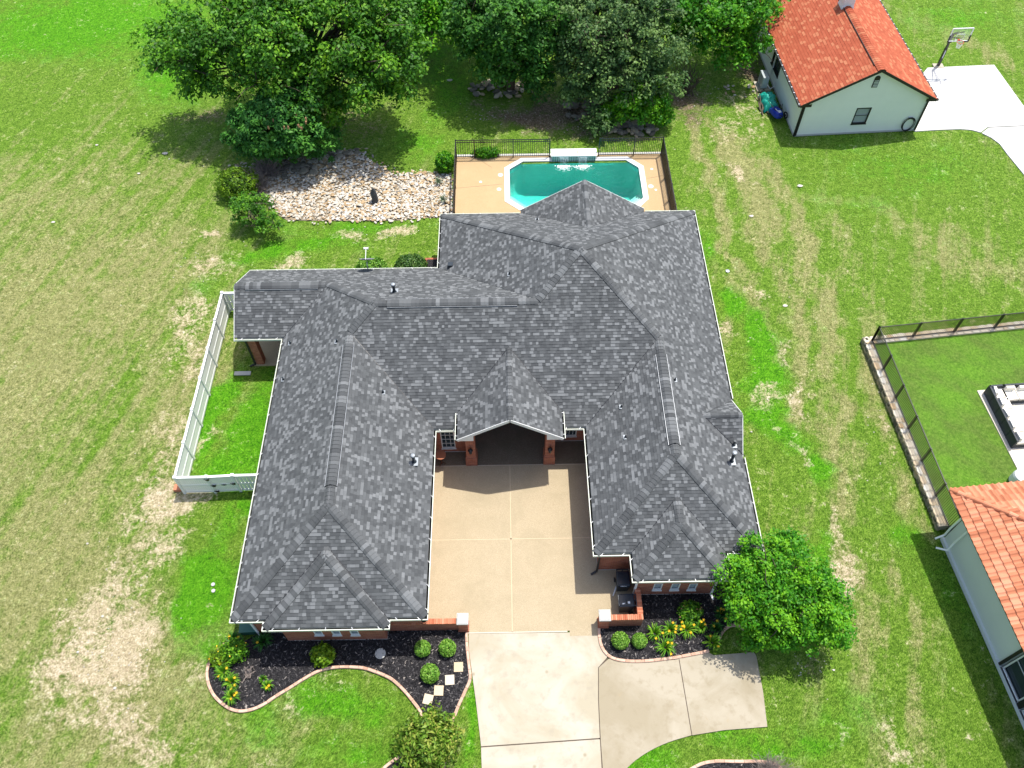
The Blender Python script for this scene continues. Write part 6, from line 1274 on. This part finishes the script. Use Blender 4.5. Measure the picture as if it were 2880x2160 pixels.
def lily(label, c, r=.42, n=70, h=.42, mat='blade', seed=1, flowers=3, name='daylily', cat='plant', group='daylilies in the mulch beds', z0=.04, w_=.022):
    rs = random.Random(seed); t = thing(name, label, cat, (c[0], c[1], z0), 0, group); V = []; F = []; S = []
    for k2 in range(n):
        a = rs.uniform(0, math.tau); L = r*rs.uniform(.55, 1.1); hh = h*rs.uniform(.6, 1.1); bx, by = .06*math.cos(a+1), .06*math.sin(a+1); s = (-math.sin(a), math.cos(a)); prev = None; K = 5; bend = rs.uniform(-.3, .3); shd = rs.random()
        for q in range(K+1):
            u = q/K; rad = L*u; z = hh*math.sin(math.pi*min(1, u*.72+.02))*1.05; aa = a+bend*u; ww = w_*(1-u**2.2)+.002; x, y = bx+rad*math.cos(aa), by+rad*math.sin(aa); V += [(x-s[0]*ww, y-s[1]*ww, z), (x, y, z-.006), (x+s[0]*ww, y+s[1]*ww, z)]
            if q: b = len(V)-6; F += [(b, b+1, b+4, b+3), (b+1, b+2, b+5, b+4)]; S += [shd, shd]
    np_mesh('blades', V, F, M[mat], t, [('shade', 'FACE', S)])
    for q in range(flowers):
        a = rs.uniform(0, math.tau); rr = r*rs.uniform(.25, .85); f = MB(); cx_, cy_, cz_ = rr*math.cos(a), rr*math.sin(a), h*rs.uniform(.9, 1.2); f.tube([(cx_*.3, cy_*.3, 0), (cx_, cy_, cz_)], .008, 4)
        for p_ in range(6): b = p_*math.tau/6; f.add([(cx_, cy_, cz_), (cx_+.035*math.cos(b-.4), cy_+.035*math.sin(b-.4), cz_+.03), (cx_+.08*math.cos(b), cy_+.08*math.sin(b), cz_+.045), (cx_+.035*math.cos(b+.4), cy_+.035*math.sin(b+.4), cz_+.03)], [(0, 1, 2, 3)])
        f.build('flower', M['yellow'], t)
    return t
# clipped box balls
for i, (f, x, y, r, lab) in enumerate(((Z1, 1737, 398, .36, 'round clipped boxwood nearest the brick garden wall in the left bed'), (Z1, 1930, 394, .38, 'round clipped boxwood beside the driveway edge in the left bed'), (Z1, 1795, 592, .41, 'round clipped boxwood beside the stepping stones'), (ZB, 535, 1110, .38, 'round clipped boxwood nearest the pier in the right bed'), (ZB, 733, 1112, .33, 'smaller round boxwood beside the daylilies in the right bed'))):
    p = f(x, y, r*.9); shrub('boxwood', lab, p, (r, r, r*.95), 1900, .055, 'leaf_box', seed=20+i, group='round clipped boxwoods in the mulch beds', noise_=.02, shell=.9)
ll = [(Z1, 505, 352, .48, 'dark green grassy clump in the left bed by the house corner', 'blade_dark', 1), (Z1, 200, 590, .42, 'daylily clump hugging the left end of the edging', 'blade', 4), (Z1, 262, 672, .42, 'daylily clump below the twisted driftwood', 'blade', 3), (Z1, 265, 782, .40, 'lowest daylily clump inside the left edging curve', 'blade', 4), (Z1, 545, 700, .28, 'small lone daylily tuft with yellow bloom in open mulch', 'blade', 2), (Z1, 508, 650, .18, 'tiny daylily tuft just above the lone one', 'blade', 0), (Z1, 285, 335, .38, 'daylily by the green utility box', 'blade_dark', 3), (Z1, 125, 480, .22, 'small daylily overhanging the edging at far left', 'blade', 2),
      (ZB, 885, 1048, .42, 'leftmost daylily in the right bed, next to the small boxwood', 'blade', 2), (ZB, 1045, 1012, .44, 'second daylily from the left in the right bed, many orange blooms', 'blade', 5), (ZB, 1215, 1010, .48, 'large daylily with orange blooms below the pink shrub', 'blade', 7), (ZB, 1355, 988, .32, 'small daylily right of the large one', 'blade', 3), (ZB, 995, 1192, .50, 'broad daylily nearest the right bed edging', 'blade', 3), (ZB, 1520, 1002, .36, 'daylily in tree shade with two blooms', 'blade_dark', 2), (ZB, 1478, 1142, .46, 'daylily spilling over the edging gap by the parking pad', 'blade', 2), (ZB, 1575, 850, .40, 'shaded daylily under the bright green tree', 'blade_dark', 4)]
for i, (f, x, y, r, lab, m_, nf) in enumerate(ll): lily(lab, f(x, y), r, 80 if r > .3 else 45, .40 if r > .3 else .3, m_, 40+i, nf)
lily('dark agave clump by the boulders beyond the pool fence', Z2(1240, 905), .75, 90, .7, 'blade_dark', 77, 0, 'agave', 'plant', None, 0, .03)
M['blade_grey'] = m_leaf('grey_blade', C(.05, .09, .04), C(.11, .17, .09), C(.22, .3, .18), .2)
for i, (x, y) in enumerate(((1255, 1278), (1290, 1400))): lily(('upper', 'lower')[i]+' spiky yucca tuft in the stone bed beside the pool fence', Z2(x-1170, y-0) if False else G(1200+[85, 115][i]*.4069, y*.4069), .38, 40, .4, 'blade_grey', 80+i, 0, 'yucca', 'plant', 'spiky tufts in the stone bed', .05, .014)
shrub('shrub', 'yellow-green shrub in the middle of the left mulch bed', Z1(975, 470), (.52, .50, .42), 1300, .10, 'leaf_lime', 3, noise_=.12, shell=.6, core=False, tint=-.1)
shrub('shrub', 'small leaved shrub with yellow flowers at the left end of the left bed', Z1(290, 440), (.62, .55, .55), 1500, .075, 'leaf_oak', 4, noise_=.15, shell=.5, core=False, flowers=3, tint=.2)
shrub('shrub', 'loose low shrub with yellow flowers just inside the left edging', Z1(180, 480), (.55, .5, .35), 900, .075, 'leaf_lime', 5, noise_=.15, shell=.5, core=False, flowers=3, tint=-.2)
shrub('shrub', 'dense green shrub with pinkish buds below the right wing windows', ZB(1240, 840), (.55, .50, .42), 1700, .075, 'leaf_oak', 6, noise_=.12, shell=.6, core=False, flowers=9, fmat='pinkleaf', tint=.1)
shrub('shrub', 'large reddish green shrub overhanging the lower end of the left bed', Z1(1795, 1150), (1.27, 1.22, .9), 7500, .085, 'leaf_red', 7, noise_=.16, shell=.5, core=False, asp=2.4, spread=1.1)
shrub('shrub', 'broad clipped light green bush behind the left wing below the satellite dish', (G(1052, 758, 0)[0], 33.9), (.95, .85, .7), 4200, .08, 'leaf_box', 8, noise_=.03, shell=.88, tint=-.15)
shrub('shrub', 'dark clipped bush behind the left wing next to the rear inner corner', (G(1162, 755, 0)[0], 33.9), (1.0, .85, .8), 4600, .08, 'leaf_boxdark', 9, noise_=.04, shell=.86)
shrub('shrub', 'low clipped bush mostly hidden by the rear gutter of the left wing', (G(915, 765, 0)[0], 33.3), (.9, .7, .45), 2000, .08, 'leaf_box', 10, noise_=.03, shell=.88)
shrub('shrub', 'bright round bush outside the left pool railing', Z2(130, 1175), (.62, .66, .72), 2800, .10, 'leaf_bright', 11, noise_=.06, shell=.8, tint=.05)
shrub('shrub', 'low bright bush just behind the rear pool railing', Z2(415, 1078), (.95, .45, .32), 1500, .10, 'leaf_bright', 12, noise_=.1, shell=.6, core=False)
shrub('shrub', 'clipped shrub with lime top and bare brown side at the stone bed edge', ZA(680, 1330), (1.35, 1.25, .85), 4200, .09, 'leaf_lime', 13, noise_=.08, shell=.8, tint=-.3)
# small bare brown growth over that shrub
def twigs(name, label, c, r, n, seed, h, mat='deadwood', cat='shrub', up=.6, th=.012, sub=3, name2='branch', flat=.6):
    rs = np.random.RandomState(seed); t = thing(name, label, cat, (c[0], c[1], 0)); mb = MB()
    for q in range(n):
        d = rs.normal(0, 1, 3); d[2] = abs(d[2])*up+.25; d /= np.linalg.norm(d); L = rs.uniform(.5, 1); e = d*np.array([r[0], r[1], h])*L; s = rs.normal(0, .12, 3)*np.array([r[0], r[1], 0]); m1 = e*.5+rs.normal(0, .08, 3); mb.tube([tuple(s), tuple(m1), tuple(e)], [th*1.8, th*1.2, th*.5], 4)
        for k2 in range(sub): a = e*rs.uniform(.35, .95); b = a+rs.normal(0, .16, 3)*np.array([r[0], r[1], h*.8]); mb.tube([tuple(a), tuple((a+b)/2+rs.normal(0, .02, 3)), tuple(b)], [th*.8, th*.6, th*.35], 4)
    mb.build(name2, M[mat], t); return t
twigs('dead_shrub', 'bare brown twiggy growth beside the clipped lime shrub', ZA(770, 1300), (1.5, 1.1), 190, 3, 1.9, sub=5, th=.016)
twigs('dead_shrub', 'grey leafless shrub below the tree with salmon seed clusters', ZA(880, 1200), (1.4, 1.0), 120, 4, 1.8, sub=5, th=.018)
twigs('dead_shrub', 'bare grey twiggy shrub at the bottom edge over the lower mulch bed', ZD(1930, 735), (1.5, 1.2), 150, 5, 1.3, sub=5, th=.008, up=.9)
twigs('driftwood', 'twisted pale driftwood trunk among the daylilies in the left bed', Z1(375, 600), (.5, .45), 9, 6, .5, sub=2, th=.035, cat='driftwood')
twigs('bare_tree', 'thin dark leafless tree between the big oaks and the outbuilding', Z2(1785, 640), (1.6, 1.3), 26, 8, 3.4, mat='bark', cat='tree', sub=6, th=.03, up=1.6, name2='branch')
tree('small_tree', 'small dark green tree with visible stems below the clipped lime shrub', ZA(800, 1590), [(*ZA(730, 1440, 1.3)[:2], 1.35, 1.1, 1.0, .7), (*ZA(860, 1530, 1.2)[:2], 1.3, .75, .7, .5), (*ZA(800, 1400, 1.6)[:2], 1.6, .8, .7, .5)], 95, 46, .085, 'leaf_oak', .07, .5, 60, clump_r=.34, limbs=14, hang=.1)
tree('salmon_seed_tree', 'medium bushy tree with salmon seed clusters in front of the big oak', ZA(985, 1110), [(*ZA(900, 800, 4.0)[:2], 3.6, 2.2, 2.0, 1.4), (*ZA(760, 900, 2.6)[:2], 2.6, 1.7, 1.6, 1.2), (*ZA(1050, 930, 2.8)[:2], 2.7, 1.9, 1.6, 1.2), (*ZA(1000, 700, 4.6)[:2], 4.6, 1.7, 1.5, 1.0)], 270, 70, .13, 'leaf_pine', .15, 1.2, 61, clump_r=.6, limbs=20, asp=2.2, tint=.05)
so_ = bpy.data.objects['salmon_seed_tree']; rs9 = np.random.RandomState(4)
for k2 in range(16): q = Vector(ZA(rs9.uniform(860, 1140), rs9.uniform(740, 890), 4.4))-so_.location; mb = MB(); mb.blob(tuple(q), (.07, .07, .15), 6, .4); mb.build('seed_cluster', M['pinkleaf'], so_)
tree('blue_green_shrub', 'bluish green spreading shrub to the right below the salmon seed tree', ZA(1120, 1090), [(*ZA(1200, 960, 1.3)[:2], 1.3, 1.9, 1.3, .9), (*ZA(1110, 1010, 1.2)[:2], 1.0, 1.2, .9, .8), (*ZA(820, 1030, 1.2)[:2], 1.2, 1.5, .9, .9)], 150, 60, .10, 'leaf_pine', .08, .5, 62, clump_r=.45, limbs=10, cat='shrub', tint=.15)
BB = lambda px, py, z, rx, ry, rz: (*G(px, py, z)[:2], z, rx, ry, rz)
tree('oak_tree', 'largest spreading green tree left of the pool with drooping left branches', ZA(1190, 790), [BB(500, 120, 5.95, 2.6, 2.4, 1.5), BB(620, 60, 7.22, 3.2, 3, 2.2), BB(640, 190, 4.76, 2.5, 2, 1.4), BB(760, 90, 7.65, 3.4, 3.2, 2.4), BB(820, 200, 5.52, 2.8, 2.4, 1.8), BB(930, 60, 7.65, 3.6, 3.2, 2.4), BB(980, 190, 5.52, 2.8, 2.3, 1.8), BB(1080, 130, 6.38, 2.7, 2.6, 2), BB(1120, 210, 4.42, 1.6, 1.4, 1.1), BB(560, 230, 3.40, 1.2, 1.1, .9), BB(1060, 20, 8.07, 2.8, 2.8, 2.2), BB(800, -60, 8.50, 4, 3.5, 2.5), BB(900, 290, 3.06, 2.0, 1.5, 1.1)], 900, 66, .16, 'leaf_oak', .45, 3.0, 63, clump_r=.85, limbs=70, hang=.45)
tree('tree', 'bright green tree at the top edge between the large oak and the central trees', ZA(2050, 40), [BB(1200, 50, 3.72, 2.6, 2.4, 2), BB(1270, 20, 4.03, 2.2, 2.2, 1.8), BB(1180, -60, 4.65, 3, 3, 2), BB(1290, -70, 4.65, 3, 3, 2)], 300, 58, .17, 'leaf_bright', .3, 2.5, 64, clump_r=.8, limbs=16, tint=-.05)
tree('elm_tree', 'dark green double trunked tree left of centre behind the pool', G(1436, 256), [BB(1370, 120, 4.44, 2.3, 2, 1.8), BB(1340, 40, 5.55, 2.3, 2.2, 1.8), BB(1450, 60, 5.92, 2.8, 2.6, 2.2), BB(1410, 170, 3.11, 1.7, 1.4, 1.2), BB(1520, 150, 3.85, 1.8, 1.6, 1.6), BB(1510, 215, 2.22, 1.1, 1.0, 1.0), BB(1560, 60, 5.55, 2.2, 2.2, 1.8), BB(1420, -60, 6.66, 3.2, 3, 2.2)], 620, 60, .16, 'leaf_dark', .26, 2.6, 65, clump_r=.72, limbs=46, tint=.12)
mb = MB(); p = Vector(G(1511, 266)); q = Vector(G(1440, 256)); mb.tube([(p.x-q.x, p.y-q.y, -.1), (p.x-q.x+.1, p.y-q.y+.2, 2.2), (p.x-q.x-.3, p.y-q.y+.4, 5)], [.22, .18, .12], 8); mb.build('trunk', M['bark'], bpy.data.objects['elm_tree'])
tree('live_oak', 'large grey-green live oak right of centre behind the pool', G(1690, 320), [BB(1640, 180, 3.65, 2.2, 2, 1.7), BB(1700, 80, 5.32, 3.0, 2.8, 2.2), BB(1800, 110, 4.94, 2.8, 2.6, 2.2), BB(1840, 210, 3.19, 1.9, 1.7, 1.5), BB(1640, 40, 6.08, 2.4, 2.4, 2), BB(1740, 230, 2.74, 2.4, 1.8, 1.5), BB(1620, 270, 1.98, 1.2, 1.0, 1.0), BB(1780, 0, 6.46, 3, 3, 2.2), BB(1700, -70, 6.84, 3, 3, 2), BB(1690, 330, 1.37, 1.0, .8, .8)], 860, 64, .13, 'leaf_grey', .34, 2.0, 66, clump_r=.68, limbs=60, tint=.08, hang=.2)
tree('sapling', 'bright green young tree with yellow tips in front of the live oak', G(1800, 350), [BB(1830, 300, 1.6, 1.15, 1.0, .9), BB(1770, 290, 1.9, 1.0, .9, .9), BB(1730, 320, 1.3, .9, .8, .7), BB(1800, 250, 2.6, 1.1, .9, .9), BB(1860, 330, 1.0, .7, .6, .5)], 175, 56, .12, 'leaf_bright', .07, .7, 67, clump_r=.42, limbs=14, tint=.12)
tree('pecan_tree', 'yellow-green tree at the top edge beside the orange roof', G(2110, 130), [BB(2000, 60, 4.50, 2.2, 2.2, 1.6), BB(2090, 30, 4.88, 2.3, 2.2, 1.7), BB(2110, 110, 3.60, 1.4, 1.3, 1.2), BB(2060, 150, 2.85, 1.1, 1.0, .9), BB(1930, 30, 5.25, 2.2, 2.0, 1.6), BB(2020, -50, 5.62, 3.0, 3, 2), BB(2150, -20, 4.65, 1.3, 1.6, 1.2)], 430, 56, .15, 'leaf_bright', .22, 2.4, 68, clump_r=.68, limbs=40, tint=-.02, hang=.4)
tr_c = G(2205, 1660, 2.3)
tree('crepe_myrtle', 'bright green round crowned tree at the corner of the right wing', G(2215, 1770), [BB(2200, 1640, 3.24, 2.0, 1.9, 1.3), BB(2120, 1680, 2.52, 1.4, 1.4, 1.2), BB(2290, 1700, 2.70, 1.5, 1.5, 1.2), BB(2200, 1560, 3.24, 1.4, 1.2, 1.0), BB(2210, 1750, 1.98, 1.6, 1.3, 1.1), BB(2330, 1740, 1.98, 1.0, 1.0, .9), BB(2150, 1780, 1.35, .9, .8, .7), BB(2100, 1610, 2.70, .9, .9, .8)], 620, 66, .085, 'leaf_bright', .13, 1.0, 69, clump_r=.42, limbs=40, tint=.10, hang=.1, inner=.35)

# ================================================================ STONE BED AND BOULDERS
bedp = [(640, 1130), (760, 1180), (860, 1160), (950, 1140), (1060, 1080), (1200, 1060), (1330, 1050), (1430, 1040), (1540, 1080), (1600, 1120), (1680, 1160), (1760, 1215), (1880, 1200), (2000, 1190), (2140, 1215), (2140, 1500), (1960, 1505), (1800, 1520), (1640, 1525), (1300, 1525), (1000, 1520), (930, 1480), (900, 1400), (760, 1330), (620, 1270)]
M['bedsand'] = simple('bed_sand', C(.27, .22, .15), .95, .35, 6, bump=.5); SBP = [ZA(x, y)[:2] for x, y in bedp]; sb = tag(bpy.data.objects.new('stone_bed', None), 'dry bed of pale and ochre stones left of the pool', kind='structure'); link(sb)
mb = MB(); mb.prism(SBP, -.08, -.012); mb.build('bed_base', M['bedsand'], sb)
def pip(x, y, P):
    r = False
    for i in range(len(P)):
        a, b = P[i], P[i-1]
        if (a[1] > y) != (b[1] > y) and x < (b[0]-a[0])*(y-a[1])/(b[1]-a[1])+a[0]: r = not r
    return r
protos = []
for k2 in range(14):
    rs = random.Random(k2); mb = MB(); n_ = 7; vs = []; j = [rs.uniform(.75, 1.15) for _ in range(n_)]
    for zz, kk in ((-.35, .8), (.1, 1.0), (.42, .62)): vs += [(math.cos(q*math.tau/n_)*j[q]*kk, math.sin(q*math.tau/n_)*j[(q+2) % n_]*kk*.8, zz*.7+rs.uniform(-.06, .06)) for q in range(n_)]
    fs = [(l*n_+q, l*n_+(q+1) % n_, (l+1)*n_+(q+1) % n_, (l+1)*n_+q) for l in range(2) for q in range(n_)]+[tuple(14+q for q in range(n_))]; protos.append((vs, fs))
pmesh = {}
def stone_mesh(pi, tone):
    key = (pi, tone)
    if key not in pmesh:
        me = bpy.data.meshes.new('stone'); me.from_pydata(protos[pi][0], [], protos[pi][1]); me.materials.append(M['stone']); a = me.attributes.new('shade', 'FLOAT', 'FACE'); a.data.foreach_set('value', [tone/6.0]*len(protos[pi][1])); me.update(); pmesh[key] = me
    return pmesh[key]
rs = random.Random(12); cand = []
x0_, x1_ = min(p[0] for p in SBP), max(p[0] for p in SBP); y0_, y1_ = min(p[1] for p in SBP), max(p[1] for p in SBP)
while len(cand) < 6000:
    x, y = rs.uniform(x0_-.6, x1_+.0), rs.uniform(y0_-.3, y1_+.6)
    if pip(x+rs.gauss(0, .28), y+rs.gauss(0, .28), SBP) and (pip(x, y, SBP) or rs.random() < .6): cand.append((x, y, rs.uniform(.05, .15)*(1.2 if rs.random() < .2 else .9)))
cand.sort(key=lambda q: -q[2]/math.hypot(q[1], CAMH)); rest = MB()
def tone(x):
    r = rs.random(); return (1 if r < .10 else 2 if r < .30 else 3 if r < .40 else 5 if r < .75 else 6 if r < .95 else 0) if x > -11 else (1 if r < .2 else 2 if r < .3 else 4 if r < .6 else 5 if r < .9 else 6)
for i, (x, y, r) in enumerate(cand):
    pi = rs.randrange(14); a = rs.uniform(0, 6.28); tn = tone(x); z = .04+rs.uniform(0, .05); sc = (r, r*rs.uniform(.7, 1), r*rs.uniform(.35, .6))
    if i < 300: o = bpy.data.objects.new('stone', stone_mesh(pi, tn)); link(o, sb); o.location = (x, y, z+.02); o.rotation_euler = (rs.uniform(-.25, .25), rs.uniform(-.25, .25), a); o.scale = sc
    else:
        ca, sa_ = math.cos(a), math.sin(a); tl_ = rs.uniform(-.3, .3); rest.add([(x+(v[0]*ca*sc[0]-v[1]*sa_*sc[1]), y+(v[0]*sa_*sc[0]+v[1]*ca*sc[1]), z+v[2]*sc[2]+v[0]*tl_*r) for v in protos[pi][0]], protos[pi][1], tn/6.0)
rest.build('stone', M['stone'], sb, kind='stuff')
def boulders(label, c, rx, ry, n, rmin, rmax, seed, mat):
    rr = random.Random(seed); t = thing('rock_pile', label, 'rock pile', (c[0], c[1], 0))
    for k2 in range(n):
        a = rr.uniform(0, math.tau); d = math.sqrt(rr.random()); r = rr.uniform(rmin, rmax); vs, fs = protos[rr.randrange(14)]; x, y = rx*d*math.cos(a), ry*d*math.sin(a); ca, sa_ = math.cos(a*3), math.sin(a*3); z = r*.25+.25*(1-d)*rr.random(); ty = rr.uniform(.65, 1)
        mb = MB(); mb.add([(x+(v[0]*ca-v[1]*ty*sa_)*r, y+(v[0]*sa_+v[1]*ty*ca)*r, z+v[2]*r*.85) for v in vs], fs, rr.random()); mb.build('boulder', M[mat], t)
boulders('pale stones piled under the double trunked tree', Z2(520, 615), 2.4, 1.1, 70, .15, .36, 1, 'wallstone'); boulders('mossy boulders left of the agave behind the pool', Z2(1080, 760), 1.4, 1.4, 24, .25, .5, 2, 'darkstone'); boulders('tumbled boulders under the bright sapling', Z2(1420, 905), 1.9, .7, 40, .2, .46, 3, 'wallstone'); boulders('boulders where the stone bed meets the shrubs', ZA(1080, 1190), 1.5, .8, 26, .2, .42, 4, 'darkstone'); boulders('row of weathered boulders along the back of the stone bed', ZA(1400, 1065), 1.3, .45, 18, .15, .33, 5, 'darkstone'); boulders('scattered stones near the outbuilding driveway path', Z2(2160, 620), 1.2, 1.0, 16, .08, .2, 6, 'stone')
p = ZA(1610, 1395); st = thing('stone_statue', 'weathered dark standing stone figure in the middle of the stone bed', 'statue', (p[0], p[1], 0)); mb = MB(); mb.tube([(0, 0, 0), (.03, 0, .35), (-.02, .03, .7), (.03, .02, .95), (0, 0, 1.15)], [.24, .2, .22, .13, .05], 9); mb.blob((.06, -.04, .62), (.16, .12, .18), 8, .3, seed=3); mb.build('figure', M['statue'] if 'statue' in M else M['darkstone'], st)
# pale chips of limestone lying on the lawn
ch_ = MB(); rs = random.Random(9)
for (px, py, sx_, sy_, n_) in ((300, 1850, 110, 140, 60), (330, 1600, 140, 160, 25), (540, 720, 90, 90, 20), (430, 1400, 120, 100, 20), (300, 1050, 160, 160, 12), (580, 440, 90, 50, 8), (2280, 1870, 70, 50, 26), (2140, 1050, 90, 200, 10), (2230, 800, 90, 160, 8), (2450, 1230, 30, 200, 16), (1400, 330, 90, 20, 60), (1650, 350, 130, 30, 60), (2000, 270, 90, 40, 40), (1000, 660, 160, 18, 22), (2140, 250, 20, 60, 60), (1700, 2140, 1, 1, 1)):
    for q in range(n_):
        p = G(rs.gauss(px, sx_*.6), rs.gauss(py, sy_*.6)); r = rs.uniform(.012, .035)*(1.8 if rs.random() < .08 else 1)
        if -3.9 < p[0] < 11 and 12 < p[1] < 36: continue
        ch_.blob((p[0], p[1], .005), (r*1.3, r, r*.5), 5, .35, sh=.8+.2*rs.random())
tag(ch_.build('limestone_chip', M['stone']), 'pale limestone chips scattered over the lawn', 'stone chips', kind='stuff')
for i, (x, y, r, lab) in enumerate(((380, 1135, .13, ''), (0, 0, 0, ''))): pass
for x, y, r, lab in ((1265, 226, .22, 'whitish rock alone in the grass between the large oak and the elm'), (2266, 360, .13, 'pale rock in the grass left of the outbuilding corner'), (2250, 523, .2, 'flat pale rock in the grass left of the clipped lawn'), (2113, 608, .17, 'pale rock in the wheel track right of the house'), (2208, 860, .16, 'pale rock in the grass right of the main roof'), (465, 432, .22, 'white rock at the edge of the oak shade'), (390, 488, .13, 'small white rock on the lawn below the oak shade'), (272, 408, .12, 'small white rock in open lawn at left'), (150, 625, .14, 'pale rock far out on the left lawn')):
    p = G(x, y); vs, fs = protos[int(x) % 14]; mb = MB(); mb.add([(v[0]*r, v[1]*r*.8, v[2]*r*.5+.02) for v in vs], fs, .95); o = mb.build('rock', M['stone']); o.location = (p[0], p[1], 0); tag(o, lab, 'rock')
# planter at the rear inner corner of the house
pp = G(1215, 740); pl_ = thing('brick_planter', 'narrow dark planter trough in the rear inner corner of the house', 'planter', (-4.45, 33.9, 0)); mb = MB(); mb.box((0, 0, .35), (.95, 1.7, .7)); mb.build('trough', M['brick'], pl_); mb = MB(); mb.box((0, 0, .705), (.7, 1.4, .02)); mb.build('soil', M['mulch'], pl_)
mb = MB(); mb.prism([(-15.2, 26.7), (-14.3, 26.7), (-14.3, 26.95), (-15.2, 26.95)], 0, .06); tag(mb.build('splash_block', M['capwhite']), 'grey splash block under the porch downspout', 'splash block')
